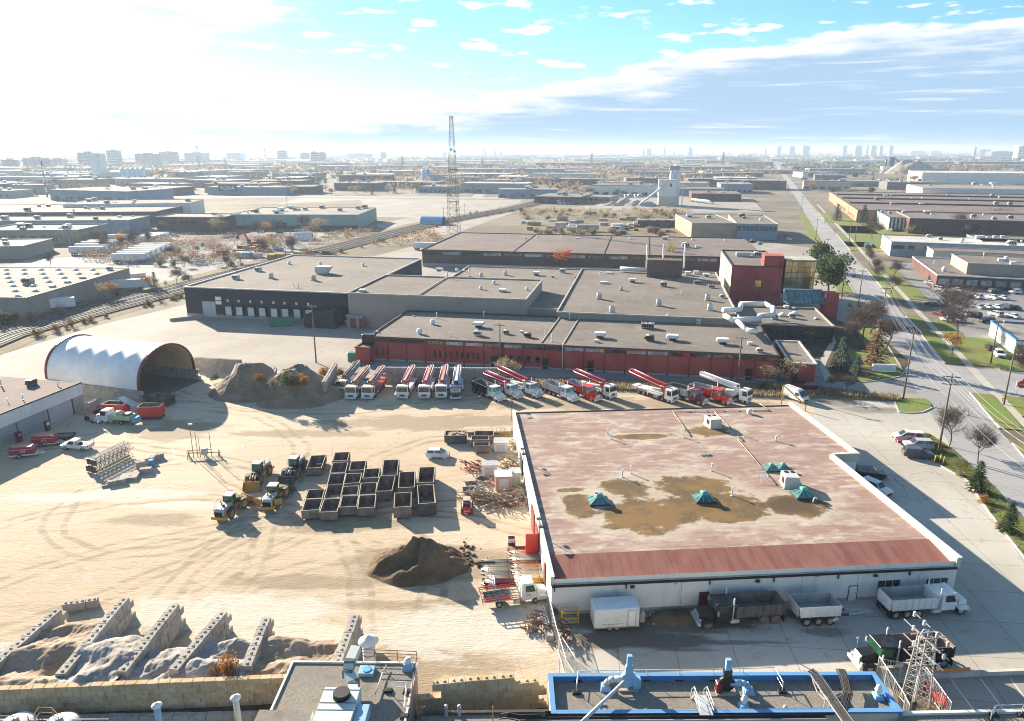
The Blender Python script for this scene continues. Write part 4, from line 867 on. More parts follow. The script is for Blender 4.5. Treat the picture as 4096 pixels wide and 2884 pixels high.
def tree_mesh(kind, seed):
    key = (kind, seed)
    if key in TREES: return TREES[key]
    r = random.Random(seed*13+hash(kind) % 97 if False else seed*13+len(kind)); tk = MB(); cr = MB(); bark, leafm = 'bark', 'twig'
    if kind in ('bare', 'orange', 'red', 'yellow', 'green', 'tan', 'brown', 'olive'):
        segs, tips = grow(seed, 1.0, 0.85 if kind == 'bare' else 0.75, 4 if kind == 'bare' else 3, 5, r0=0.02)
        for a, b, ra, rb, lv in segs:
            if lv <= 1: tk.cyl(a, b, max(ra, 0.006), max(rb, 0.005), 5, False)
            elif kind == 'bare' or lv == 2: cr.cyl(a, b, max(ra*0.8, 0.0030), max(rb*0.8, 0.0022), 3, False)
        if kind == 'bare':
            for p, d in tips:
                for k in range(2):
                    q = p+(d+Vector((r.uniform(-1,1), r.uniform(-1,1), r.uniform(-0.5,1)))*0.6).normalized()*0.09; cr.cyl(p, q, 0.0020, 0.0010, 3, False)
        else:
            leafm = {'orange': 'leaf_orange', 'red': 'leaf_red', 'yellow': 'leaf_yellow', 'green': 'leaf_green', 'tan': 'leaf_tan', 'brown': 'leaf_brown', 'olive': 'leaf_olive'}[kind]
            leafcloud(cr, tips, r, 5 if kind in ('green','red') else 4, 0.026, 0.05)
    elif kind in ('conifer', 'conifer_blue', 'larch'):
        leafm = {'conifer': 'needle', 'conifer_blue': 'needle_blue', 'larch': 'leaf_brown'}[kind]; tk.cyl((0,0,0), (0,0,0.95), 0.022, 0.004, 6)
        for k in range(15):
            z = 0.10+0.86*k/15; rad = 0.27*(1-z)**0.85+0.015; nb = 9 if k < 9 else 6
            for i in range(nb):
                a = 2*math.pi*(i+r.random()*0.8)/nb; rr = rad*r.uniform(0.75, 1.15); q = Vector((math.cos(a), math.sin(a), 0))
                for j in range(4):
                    o = Vector((0,0,z))+q*rr*(0.3+0.25*j)+Vector((r.gauss(0,0.012), r.gauss(0,0.012), -0.05*j*rr/0.27+r.gauss(0,0.008))); sd = Vector((-q.y, q.x, 0))*0.034*(1.15-0.2*j)*(0.5+rad*2.2)
                    cr.add([o-q*0.05-sd*0.6, o+sd-Vector((0,0,0.022)), o+q*0.055-Vector((0,0,0.02)), o-sd-Vector((0,0,0.022))], [(0,1,2,3)])
    elif kind == 'pine':
        leafm = 'leaf_pine'; segs, tips = grow(seed, 1.0, 0.62, 3, 6, r0=0.025)
        for a, b, ra, rb, lv in segs:
            if lv <= 1: tk.cyl(a, b, max(ra, 0.008), max(rb, 0.006), 5, False)
        leafcloud(cr, tips, r, 9, 0.032, 0.06); tips2 = [(Vector((r.gauss(0,0.16), r.gauss(0,0.16), 0.25+0.6*r.random())), None) for k in range(260)]; leafcloud(cr, tips2, r, 8, 0.036, 0.055)
    elif kind.startswith('shrub'):
        leafm = {'shrub': 'leaf_brown', 'shrub_tan': 'leaf_tan', 'shrub_olive': 'leaf_olive', 'shrub_orange': 'leaf_orange', 'shrub_bare': 'twig', 'shrub_green': 'leaf_green', 'shrub_yellow': 'leaf_yellow'}[kind]
        tips = []
        for k in range(46):
            a = r.uniform(0, 2*math.pi); e = r.uniform(0.15, 1.35); L_ = r.uniform(0.55, 1.0); d = Vector((math.cos(a)*math.cos(e)*0.75, math.sin(a)*math.cos(e)*0.75, math.sin(e))); q = d*L_
            tk.cyl((0,0,0), q*0.5, 0.012, 0.008, 3, False).cyl(q*0.5, q, 0.008, 0.004, 3, False); tips += [(q*r.uniform(0.55, 1.0), d) for j in range(3)]
        if kind == 'shrub_bare':
            for p, d in tips: cr.cyl(p, p+(d+Vector((r.uniform(-1,1), r.uniform(-1,1), r.uniform(0,1)))*0.7)*0.16, 0.006, 0.003, 3, False)
        else: leafcloud(cr, tips, r, 6, 0.042, 0.075)
    a = tk.build('trunk', m_(bark)); b = cr.build('crown', m_(leafm)); TREES[key] = (a.data, b.data); bpy.data.objects.remove(a); bpy.data.objects.remove(b)
    return TREES[key]
def tree(kind, px, py, h, label, group=None, w=1.0, z=0.0, name=None, at=None, seed=None):
    p = at if at is not None else G(px, py, z); sd = seed if seed is not None else rng.randrange(3)
    sh = kind.startswith('shrub'); tm, cm = tree_mesh(kind, sd)
    t = thing(name or ('shrub' if sh else {'conifer': 'spruce_tree', 'conifer_blue': 'spruce_tree', 'pine': 'pine_tree', 'larch': 'larch_tree', 'bare': 'bare_tree'}.get(kind, 'autumn_tree')), label, 'shrub' if sh else 'tree', p, rng.random()*6.28, group)
    t.scale = (h*w, h*w, h); inst(tm, 'stem' if sh else 'trunk', t); inst(cm, 'foliage' if sh else 'crown', t); return t
def rot2(x, y, a): return Vector((x*math.cos(a)-y*math.sin(a), x*math.sin(a)+y*math.cos(a), 0))
# ------------------------------------------------------------------ buildings
def loc(t, p):
    """world point -> the thing's own coordinates"""
    d = Vector(p)-Vector(t.location); a = -t.rotation_euler[2]; return Vector((d.x*math.cos(a)-d.y*math.sin(a), d.x*math.sin(a)+d.y*math.cos(a), d.z))
def onwall(t, px, py, y0=0.0):
    """pixel -> (x, z) on the thing's upright plane local y = y0"""
    u, v = px-2048.0, py-1442.0; d = Vector((u, FPX*_c-v*_s, -(v*_c+FPX*_s))); a = -t.rotation_euler[2]
    dl = Vector((d.x*math.cos(a)-d.y*math.sin(a), d.x*math.sin(a)+d.y*math.cos(a), d.z)); o = loc(t, (0, 0, CAM_H)); k = (y0-o.y)/dl.y; return o.x+dl.x*k, o.z+dl.z*k
def onside(t, px, py, x0=0.0):
    u, v = px-2048.0, py-1442.0; d = Vector((u, FPX*_c-v*_s, -(v*_c+FPX*_s))); a = -t.rotation_euler[2]
    dl = Vector((d.x*math.cos(a)-d.y*math.sin(a), d.x*math.sin(a)+d.y*math.cos(a), d.z)); o = loc(t, (0, 0, CAM_H)); k = (x0-o.x)/dl.x; return o.y+dl.y*k, o.z+dl.z*k
def walls(mb, poly, z0, z1):
    n = len(poly); mb.add([(x,y,z0) for x,y in poly]+[(x,y,z1) for x,y in poly], [(i,(i+1) % n,n+(i+1) % n,n+i) for i in range(n)]); return mb
def coping(par, poly, z, w=0.35, h=0.35, mt='parapet', name='parapet'):
    mb = MB(); n = len(poly)
    for i in range(n):
        a, b = Vector((*poly[i], z)), Vector((*poly[(i+1) % n], z)); d = (b-a).normalized(); e = w*0.5 if i % 2 == 0 else -w*0.5
        mb.beam(a-d*e, b+d*e, w, h)
    return mb.build(name, m_(mt), par)
def bldg(label, fl, fr, back, h, wallm='wall_grey', roofm='gravelroof', par=0.5, trim='parapet', name='warehouse', group=None, poly=None, cat='building', base=None, rz=None, wd=None):
    """box building: fl, fr, back are photo pixels of its roof edge corners at height h"""
    B, C = G(*fr, h), G(*back, h); A = G(*fl, h) if fl else B-rot2(wd[0], 0, rz); a = ang(A, B) if rz is None else rz; w = (B-A).length
    t = thing(name, label, cat, (A.x, A.y, 0), a, group); d = max(3.0, loc(t, C).y)
    if rz is not None: w = max(4.0, loc(t, B).x)
    if wd: w, d = wd[0] or w, wd[1] or d
    P = poly(w, d) if poly else [(0,0),(w,0),(w,d),(0,d)]
    walls(MB(), P, -0.02 if base is None else base, h+par*0.0).build('wall', m_(wallm), t)
    rf = MB().add([(x,y,h-par*0.55) for x,y in P], [tuple(range(len(P)))]).build('roof', m_(roofm), t)
    if par: coping(t, P, h-0.02, 0.4, par*0.7, trim)
    t['w'] = w; t['d'] = d
    return t, rf, w, d
def window(t, x0, x1, z0, z1, y=0.0, n=1, fm='trim_dark', gm='glass', side=None, rows=1, name='window'):
    """window in the wall plane local y = y (or x = side): frame and sunk panes"""
    f = MB(); e = 0.06; o = -0.05
    def bx(mb, a0, a1, c0, c1, b0, b1):
        if side is None: mb.box(a0, a1, y+b0, y+b1, c0, c1)
        else: mb.box(side-b1, side-b0, a0, a1, c0, c1)
    bx(f, x0-e, x1+e, z0-e, z0, -0.08, 0.02); bx(f, x0-e, x1+e, z1, z1+e, -0.06, 0.02); bx(f, x0-e, x0, z0, z1, -0.06, 0.02); bx(f, x1, x1+e, z0, z1, -0.06, 0.02)
    for k in range(1, n): x = x0+(x1-x0)*k/n; bx(f, x-0.03, x+0.03, z0, z1, -0.055, 0.02)
    for k in range(1, rows): z = z0+(z1-z0)*k/rows; bx(f, x0, x1, z-0.03, z+0.03, -0.052, 0.02)
    fo = f.build(name, m_(fm), t)
    for k in range(n):
        for r in range(rows):
            g = MB(); bx(g, x0+(x1-x0)*k/n+0.03, x0+(x1-x0)*(k+1)/n-0.03, z0+(z1-z0)*r/rows+0.03, z0+(z1-z0)*(r+1)/rows-0.03, -0.03, 0.01); g.build('pane', m_(gm), fo)
    return fo
def door(t, x0, x1, z1, y=0.0, dm='p_white', z0=0.0, side=None, name='door', knob=True):
    d = MB(); f = MB()
    if side is None:
        d.box(x0, x1, y-0.05, y+0.02, z0, z1); f.box(x0-0.08, x0, y-0.07, y+0.02, z0, z1+0.08).box(x1, x1+0.08, y-0.07, y+0.02, z0, z1+0.08).box(x0, x1, y-0.07, y+0.02, z1, z1+0.08)
    else:
        d.box(side-0.02, side+0.05, x0, x1, z0, z1) if side > 0.5 else d.box(side-0.05, side+0.02, x0, x1, z0, z1)
    o = d.build(name, m_(dm), t)
    if f.v: f.build('door_frame', m_('trim_dark'), o)
    if knob and side is None: MB().box(x1-0.2, x1-0.12, y-0.10, y-0.05, z0+0.95, z0+1.05).build('handle', m_('darksteel'), o)
    return o
UNIT = {}
def unit(kind, rf, x, y, z, rz=0.0, s=1.0, name=None):
    nm = {'rtu': 'rooftop_unit', 'rtu_brown': 'rooftop_unit', 'rtu_tan': 'rooftop_unit', 'hood': 'exhaust_hood', 'can': 'louvred_vent', 'fan': 'roof_fan', 'pipe': 'vent_pipe', 'goose': 'gooseneck_vent', 'dome': 'skylight', 'chiller': 'chiller', 'box': 'roof_box', 'hatch': 'roof_hatch', 'scoop': 'air_intake', 'stack': 'roof_stack'}[kind]
    if kind not in UNIT:
        mb = MB(); ms = [m_('hvac'), m_('trim_black'), m_('hvac_white')]
        if kind in ('rtu', 'rtu_brown', 'rtu_tan'):
            if kind != 'rtu': ms[0] = m_('hvac_brown' if kind == 'rtu_brown' else 'hvac_tan')
            mb.box(-1.0, 1.0, -0.7, 0.7, 0, 0.3).mat(0).bbox(-1.1, 1.1, -0.8, 0.8, 0.3, 1.5, 0.05).mat(1)
            for k in range(3): mb.box(-0.95+0.62*k, -0.5+0.62*k, -0.83, -0.79, 0.55, 1.25)
            mb.cyl((0.5,0,1.5), (0.5,0,1.56), 0.42, 0.42, 12).mat(2).box(-1.12, -0.3, -0.82, 0.82, 1.5, 1.58).mat(0).tbox(-1.6, -1.1, -0.5, 0.5, 0.5, 1.2, 0.12, 0)
        elif kind == 'hood': mb.mat(1).box(-0.8, 0.8, -0.65, 0.65, 0, 0.55).mat(0).box(-0.82, 0.82, -0.67, 0.67, 0.5, 0.8).mat(2).tbox(-1.45, 1.45, -1.15, 1.15, 0.8, 1.35, 0.15, 0.3).box(-1.47, 1.47, -1.17, 1.17, 0.72, 0.84)
        elif kind == 'can': mb.box(-0.75, 0.75, -0.75, 0.75, 0, 0.35).mat(0).cyl((0,0,0.35), (0,0,1.75), 0.78, 0.78, 8).mat(1).cyl((0,0,1.75), (0,0,1.78), 0.6, 0.6, 8)
        elif kind == 'fan': mb.mat(2).cyl((0,0,0), (0,0,0.4), 0.45, 0.35, 10).lathe((0,0,0.4), [(0.62,0.0),(0.66,0.12),(0.55,0.35),(0.5,0.38),(0.52,0.6),(0.3,0.75),(0,0.78)], 12)
        elif kind == 'pipe': mb.mat(2).cyl((0,0,0), (0,0,1.1), 0.1, 0.1, 8).cyl((0,0,1.1), (0,0,1.25), 0.16, 0.16, 8).cyl((0,0,0), (0,0,0.08), 0.25, 0.2, 8)
        elif kind == 'goose': mb.mat(2).tube([(0,0,0),(0,0,0.8),(0.1,0,1.05),(0.35,0,1.12),(0.55,0,0.95),(0.58,0,0.75)], 0.14, 8)
        elif kind == 'dome': mb.box(-0.65, 0.65, -0.65, 0.65, 0, 0.2).mat(2).lathe((0,0,0.2), [(0.62,0),(0.5,0.2),(0.28,0.32),(0,0.36)], 10)
        elif kind == 'chiller':
            mb.box(-2.0, 2.0, -1.0, 1.0, 0.2, 1.7).mat(1)
            for k in range(3): mb.cyl((-1.3+1.3*k,0,1.7), (-1.3+1.3*k,0,1.8), 0.5, 0.5, 12)
            for k in range(5): mb.box(-1.9+0.78*k, -1.25+0.78*k, -1.03, -0.98, 0.4, 1.5)
            mb.mat(0).box(-1.9,-1.7,-0.9,0.9,0,0.2).box(1.7,1.9,-0.9,0.9,0,0.2)
        elif kind == 'box': mb.mat(2).bbox(-0.6, 0.6, -0.5, 0.5, 0, 0.7, 0.04)
        elif kind == 'hatch': mb.box(-0.6, 0.6, -0.5, 0.5, 0, 0.35).mat(2).box(-0.66, 0.66, -0.56, 0.56, 0.35, 0.45)
        elif kind == 'scoop': mb.side([(-1.6,0.3),(1.0,0.3),(2.0,1.7),(-1.6,1.7)], -1.1, 1.1); mb.box(-1.4, 0.9, -0.9, 0.9, 0, 0.3)
        elif kind == 'stack': mb.mat(2).cyl((0,0,0), (0,0,3.2), 0.28, 0.25, 10).cyl((0,0,0), (0,0,0.15), 0.5, 0.45, 10)
        o = mb.build(nm, ms); UNIT[kind] = o.data; bpy.data.objects.remove(o)
    return inst(UNIT[kind], nm, rf, (x, y, z), rz, scale=s)
def units(t, rf, z, lst, rz=0.0):
    for k, px, py, *r in lst: p = loc(t, G(px, py, z)); unit(k, rf, p.x, p.y, z, r[1] if len(r) > 1 else rz, r[0] if r else 1.0)
# ------------------------------------------------------------------ the white garage with the red roof
GO = G(2207, 2341, 3.8); GA = R(4.5)
gar = thing('garage', 'long white garage with a stained red flat roof beside the sandy yard', 'building', (GO.x, GO.y, 0), GA)
GP = [(0,0),(47.2,0),(47.2,29.3),(51.4,29.3),(51.4,52.5),(0,52.5)]
RZ = 4.45
w_ = MB(); walls(w_, [(0,0),(47.2,0),(47.2,29.3),(51.4,29.3),(51.4,52.5),(0,52.5)], -0.02, 3.72); wl = w_.build('wall', m_('wall_white'), gar)
walls(MB(), [(0.12,0.12),(47.08,0.12),(47.08,29.42),(51.28,29.42),(51.28,52.38),(0.12,52.38)], 3.7, RZ+0.02).build('upper_wall', m_('wall_white'), gar)
groof = MB().add([(x,y,RZ) for x,y in [(0,5.0),(47.2,5.0),(47.2,29.3),(51.4,29.3),(51.4,52.5),(0,52.5)]], [tuple(range(6))]).build('roof', m_('garageroof'), gar)
pm = None; sl = math.atan2(0.62, 5.0)
surf('roofpanel', lambda t: (t.set('Base Color', t.mix(t.ss(t.noise(t.mapv(t.pos, (1.0, 0.2, 1)), 1.0, 4), 0.35, 0.65), t.mix(t.N.new('ShaderNodeObjectInfo').outputs['Random'], (0.205, 0.072, 0.058), (0.25, 0.10, 0.078)), (0.27, 0.12, 0.095))), t.set('Roughness', 0.8)))
npan = 40
for k in range(npan):
    w = 46.9/npan
    if pm is None:
        b = MB(); b.add([(0.012,-0.12,3.80),(w-0.012,-0.12,3.80),(w-0.012,5.0,RZ+0.02),(0.012,5.0,RZ+0.02),(0.012,-0.12,3.86),(w-0.012,-0.12,3.86),(w-0.012,5.02,RZ+0.07),(0.012,5.02,RZ+0.07)], [(0,3,2,1),(4,5,6,7),(0,1,5,4),(1,2,6,5),(2,3,7,6),(3,0,4,7)]); pm = b.build('roof_panel', m_('roofpanel'), groof); pm.location = (0.15, 0, 0)
    else: inst(pm, 'roof_panel', groof, (0.15+k*w, 0, rng.uniform(0, 0.008)))
MB().box(0.15, 47.1, -0.02, 4.98, 3.62, 3.79).build('eave_base', m_('trim_red'), gar)
MB().box(-0.05, 47.0, -0.28, -0.13, 3.62, 3.86).build('gutter', m_('trim_black'), gar); MB().box(0.3, 46.8, -0.125, 0.35, 3.862, 3.91).build('eave_flashing', m_('parapet'), gar)
def gpar(x0, x1, y0, y1, z1=4.95):
    MB().box(x0, x1, y0, y1, 3.73, z1).build('parapet', m_('wall_cream'), gar); MB().box(x0-0.05, x1+0.05, y0-0.05, y1+0.05, z1+0.002, z1+0.07).build('coping', m_('trim_white'), gar)
gpar(-0.12, 0.25, 0.0, 52.6, 4.85); gpar(46.85, 47.4, -0.15, 29.1, 5.05); gpar(47.4, 51.6, 29.1, 29.5, 5.05); gpar(51.15, 51.6, 29.52, 52.7, 5.05)
MB().box(0.3, 51.1, 52.3, 52.55, RZ, RZ+0.12).build('back_edge', m_('trim_black'), gar)
# wall fittings
for px, py in ((2795,2370),):
    x, z = onwall(gar, px+5, py); x1, _z = onwall(gar, px+38, py); door(gar, x, x1, z, 0, 'p_maroon', z0=0.0)
x, z = onwall(gar, 3398, 2345); x1, _z = onwall(gar, 3430, 2340); door(gar, x, x1, z, 0, 'hvac_white')
for a, b, c, d in ((3513,2322,3595,2354),(3706,2314,3786,2344)):
    x, z = onwall(gar, a, b); x1, z0 = onwall(gar, b if False else c, d-4); window(gar, x, x1, z0, z, 0, 3, 'trim_white')
for px in (2218, 2505, 2838, 3093, 3348, 3630): x, z = onwall(gar, px, 2330); MB().box(x-0.06, x+0.06, -0.22, -0.02, 3.05, 3.7).build('downspout', m_('darksteel'), gar)
for px in (2530, 3028, 3495): x, z = onwall(gar, px, 2330); MB().tbox(x-0.25, x+0.25, -0.3, -0.02, 3.1, 3.35, 0.06, 0).build('wall_light', m_('darksteel'), gar)
for px in (2703, 3265): x, z = onwall(gar, px, 2330); MB().lathe((x, -0.12, 3.2), [(0.05,0),(0.17,0.06),(0.17,0.16),(0,0.22)], 10).build('wall_light', m_('hvac_white'), gar)
for px in (2468, 2726, 3205, 3428, 3670): x, z = onwall(gar, px, 2350); MB().box(x-0.012, x+0.012, -0.012, 0.0, 0.0, 3.6).build('panel_joint', m_('trim_dark'), gar)
MB().box(0.3, 46.9, -0.03, 0.0, 0.0, 0.35).build('plinth', m_('wall_grey'), gar)
# left flank: doors with red leaves, one standing open
for y0, y1, mt in ((34.5,38.5,'p_darkgrey'),(17.0,20.5,'p_brightred'),(12.0,15.5,'p_brightred'),(5.0,6.2,'p_rust')):
    MB().box(-0.18, -0.13, y0, y1, 0, 3.4).build('roller_door', m_(mt), gar)
MB().box(-1.75, -0.14, 11.8, 11.92, 0.15, 3.4).build('open_door', m_('p_brightred'), gar)
def sky_lt(x, y, s=1.0, rz=0):
    o = MB().box(-1.5, 1.5, -1.2, 1.2, 0, 0.28).build('skylight', m_('trim_dark'), groof, (x, y, RZ), rz); o.scale = (s,)*3
    MB().mat(0).add([(-1.5,-1.2,0.28),(1.5,-1.2,0.28),(1.5,1.2,0.28),(-1.5,1.2,0.28),(-0.4,-0.35,1.0),(0.4,-0.35,1.0),(0.4,0.35,1.0),(-0.4,0.35,1.0)], [(0,1,5,4),(1,2,6,5),(2,3,7,6),(3,0,4,7)]).build('glazing', m_('glass_teal'), o)
    mb = MB()
    for a, b in (((-1.5,-1.2),(-0.4,-0.35)),((1.5,-1.2),(0.4,-0.35)),((1.5,1.2),(0.4,0.35)),((-1.5,1.2),(-0.4,0.35)),((-0.5,-1.2),(-0.15,-0.35)),((0.5,-1.2),(0.15,-0.35)),((-1.5,0),(-0.4,0)),((1.5,0),(0.4,0))): mb.beam((*a,0.3), (*b,1.02), 0.10, 0.06)
    mb.box(-0.42, 0.42, -0.38, 0.38, 0.98, 1.3).tbox(-0.55, 0.55, -0.5, 0.5, 1.3, 1.5, 0.35, 0.3); mb.build('green_cap', m_('p_teal'), o)
for px, py in ((2395,2010),(2815,2000),(3212,1984)): p = loc(gar, G(px, py, RZ)); sky_lt(p.x, p.y, 0.92)
p = loc(gar, G(3107, 1878, RZ)); sky_lt(p.x-0.9, p.y, 0.7); sky_lt(p.x+0.9, p.y, 0.7)
def big_unit(px, py, rz, w, d, h):
    p = loc(gar, G(px, py, RZ)); mb = MB(); mb.box(-w/2-0.1, w/2+0.1, -d/2-0.1, d/2+0.1, 0, 0.15).bbox(-w/2, w/2, -d/2, d/2, 0.15, h, 0.05).mat(1).cyl((-w*0.2,d*0.28,h), (-w*0.2,d*0.28,h+0.05), 0.32, 0.32, 12).cyl((w*0.24,d*0.28,h), (w*0.24,d*0.28,h+0.05), 0.32, 0.32, 12).box(-w/2-0.02, -w/2+0.02, -d*0.3, d*0.1, 0.5, h*0.8)
    mb.mat(0).side([(w/2,0.3),(w/2+0.7,0.3),(w/2,0.9)], -d*0.3, d*0.3); mb.build('rooftop_unit', [m_('hvac'), m_('trim_black')], groof, (p.x, p.y, RZ), rz)
big_unit(2850, 1703, 0.1, 2.0, 2.6, 1.6); big_unit(3157, 1940, -0.15, 2.0, 2.4, 1.7)
units(gar, groof, RZ, [('pipe',2489,1909,0.95),('pipe',2522,1893,0.95),('pipe',2846,1883,0.95),('pipe',2928,1983,0.95),('pipe',2430,1738,0.9),('pipe',2442,1755,0.9),('pipe',2734,1749,0.9),('goose',3103,1764,0.9),('fan',2997,1655,0.8),('pipe',2925,1666,0.35),('goose',3253,2012,0.7),('pipe',2977,1746,0.7),('pipe',3022,1733,0.3),('fan',2505+0,2003,0.01),('pipe',3022,2132,0.15),('pipe',3320,2050,0.3),('pipe',2380,2006,1.2),('goose',3146,1865,0.4)])
def conduit(pts):
    P = [loc(gar, G(*q, RZ))+Vector((0,0,0.14)) for q in pts]; P = [Vector((q.x,q.y,RZ+0.14)) for q in P]; MB().tube(P, 0.06, 6).build('conduit', m_('palewood'), groof)
    mb = MB()
    for a, b in zip(P, P[1:]):
        n = max(1, int((b-a).length/2.6))
        for k in range(n+1): q = a+(b-a)*k/max(1,n); mb.box(q.x-0.15, q.x+0.15, q.y-0.1, q.y+0.1, RZ, RZ+0.1)
    tag(mb.build('pipe_supports', m_('wood'), groof), kind='stuff')
for pp in ([(2690,1648),(2762,1745)],[(2854,1646),(2972,1765)],[(2950,1760),(3106,1942)],[(2690,1649),(2900,1646),(3078,1644)],[(3038,1617),(3078,1644)]): conduit(pp)
for k in range(7): p = loc(gar, G(2802+k*6, 1820+(k % 2)*3, RZ)); MB().box(-0.1, 0.1, -0.2, 0.2, 0, 0.2).build('cinder_block', m_('wall_grey'), groof, (p.x, p.y, RZ), 0.2*k)
def flood(px, py, arm=1.6):
    y, z = onside(gar, px, py, -0.1); o = MB().cyl((-0.25,y,2.2), (-0.25,y,6.6), 0.07, 0.05, 6).tube([(-0.25,y-0.9,6.3),(-0.25,y,6.6),(-0.25,y+0.9,6.3)], 0.04, 5).build('light_pole', m_('darksteel'), gar)
    for s in (-1, 1): MB().rbox((-0.25, y+s*1.0, 6.1), (0.5, 0.4, 0.18), 0.3).build('floodlight', m_('darksteel'), o)
for px, py in ((2048,1665),(2096,1876),(2163,2150)): flood(px, py)
# antenna-like ladder on the roof
p = loc(gar, G(3048, 1925, RZ)); mb = MB()
for s in (-0.5, 0.5): mb.tube([(s,0,0.6),(s,0.15,1.7)], 0.035, 4)
for k in range(4): mb.tube([(-0.5,0.04*k,0.7+0.3*k),(0.5,0.04*k,0.7+0.3*k)], 0.03, 4)
mb.tube([(0.3,0,0.7),(1.0,-0.8,0.02)], 0.04, 4).tube([(-0.4,0,0.7),(-0.4,-0.8,0.02)], 0.04, 4); mb.build('roof_ladder', m_('galv'), groof, (p.x, p.y, RZ))
# ------------------------------------------------------------------ the yard: block walls, heaps, bins, machines
from mathutils import noise as _mn
def nz(x, y, s=0.0): return _mn.noise((x, y, s))
def rot2(x, y, a): return Vector((x*math.cos(a)-y*math.sin(a), x*math.sin(a)+y*math.cos(a), 0))
def block_mesh(L_, D_, H_, mt, stud):
    key = ('block', L_, D_, H_, mt, stud)
    if key not in PROTO:
        b = 0.035; mb = MB(); mb.bbox(b*0.2, L_-b*0.2, -D_/2, D_/2, 0.01, H_-0.01, b)
        if stud:
            for k in range(2): mb.tbox(L_*(0.27+0.46*k)-0.13, L_*(0.27+0.46*k)+0.13, -0.13, 0.13, H_-0.02, H_+0.09, 0.06, 0.06)
        o = mb.build('block', m_(mt)); PROTO[key] = o.data; bpy.data.objects.remove(o)
    return PROTO[key]
def block_wall(label, A, B, rows, mt, L_=1.5, D_=0.75, H_=0.75, group='stacked concrete block walls', jit=0.03, stud=True, step=None, z0=0.0):
    A, B = Vector((A[0], A[1], 0)), Vector((B[0], B[1], 0)); ln = (B-A).length
    t = thing('block_wall', label, 'block wall', (A.x, A.y, z0), ang(A, B), group)
    n = max(1, int(round(ln/L_)))
    for r in range(rows):
        off = 0.0 if r % 2 == 0 else L_/2; k0, k1 = 0, n-(1 if r % 2 else 0)
        if step: k0, k1 = max(k0, step(r, n)[0]), min(k1, step(r, n)[1])
        for k in range(k0, k1):
            inst(block_mesh(L_, D_, H_, mt, stud and (r == rows-1 or (step and (k < step(r+1, n)[0] or k >= step(r+1, n)[1]-1)))), 'block', t, (k*L_+off+rng.uniform(-1,1)*jit*0.5, rng.uniform(-1,1)*jit, r*H_), rng.uniform(-1,1)*0.006)
    return t
def heap(name, label, c, rx, ry, h, mt, rz=0.0, seed=0.0, n=60, ridge=0.25, flat=0.0, fn=None, cat='heap', group='heaps of loose material'):
    t = thing(name, label, cat, c, rz, group); mb = MB(); vs = []
    for i in range(n+1):
        for j in range(n+1):
            x, y = -1+2*i/n, -1+2*j/n; r = math.hypot(x, y)+0.13*nz(x*1.7+seed, y*1.7, seed)
            z = max(0.0, 1-r) if r > flat else 1-flat
            z = z/(1-flat) if flat else z
            z = z*(1+ridge*nz(x*2.6, y*2.6+seed, seed*1.7))+(0.075*nz(x*7, y*7, seed)+0.035*nz(x*20, y*20, seed))*min(1, z*4)
            if fn: z = fn(x, y, z)
            vs.append((x*rx, y*ry, max(-0.06, z*h-0.04)))
    mb.smooth().add(vs, [(i*(n+1)+j, (i+1)*(n+1)+j, (i+1)*(n+1)+j+1, i*(n+1)+j+1) for i in range(n) for j in range(n)]); mb.build('mound', m_(mt), t); return t
# front retaining walls and the storage bays behind them
block_wall('long tan block wall along the front of the gravel bays', G(-120,2862), G(1300,2799), 5, 'block_tan', 1.02, 0.6, 0.58, stud=False)
block_wall('tan block wall with stepped right end beside the blue edged roof', G(1668,2868), G(2200,2818), 5, 'block_tan', 1.5, 0.75, 0.74, step=lambda r, n: (0 if r < 3 else (1 if r < 4 else 1), n if r < 3 else (n-1 if r == 3 else n-2)))
block_wall('low block wall half hidden under the bottom pipework', G(-40,2893), G(1100,2868), 1, 'block_grey', 1.5, 0.6, 0.55)
ZB = 2.75
S0, S1 = G(-120,2862), G(1300,2799); sdir = (S1-S0).normalized(); sn = Vector((-sdir.y, sdir.x, 0))
def south(p, d):   # slide back along the wall direction to the front wall
    k = ((S0-p).dot(sn))/d.dot(sn); return p+d*k
BW = [((77,2574),(245,2431)),((205,2745),(520,2372)),((560,2600),(704,2418)),((690,2690),(893,2450)),((965,2720),(1076,2448)),((1330,2700),(1425,2452))]
BL_ = []
for k, (a, b) in enumerate(BW):
    A, B = G(*a, ZB), G(*b, ZB); BL_.append((A, B)); A = south(A, (B-A).normalized())+(B-A).normalized()*0.7
    block_wall(('half buried block wall between the leftmost gravel bays', 'tallest pale block wall between two gravel bays', 'second tall pale block wall of the gravel bays', 'block wall at the left of the orange shrub', 'block wall of rust stained blocks between two bays', 'block wall at the right end of the bays beside the white vent')[k], A, B, 4, 'block_grey', 1.5, 1.0, 0.74)
ends = [(BL_[0][0]+(BL_[0][0]-BL_[0][1])*0.6+Vector((-9,0,0)), BL_[0][1]+Vector((-9,-1,0)))]+BL_
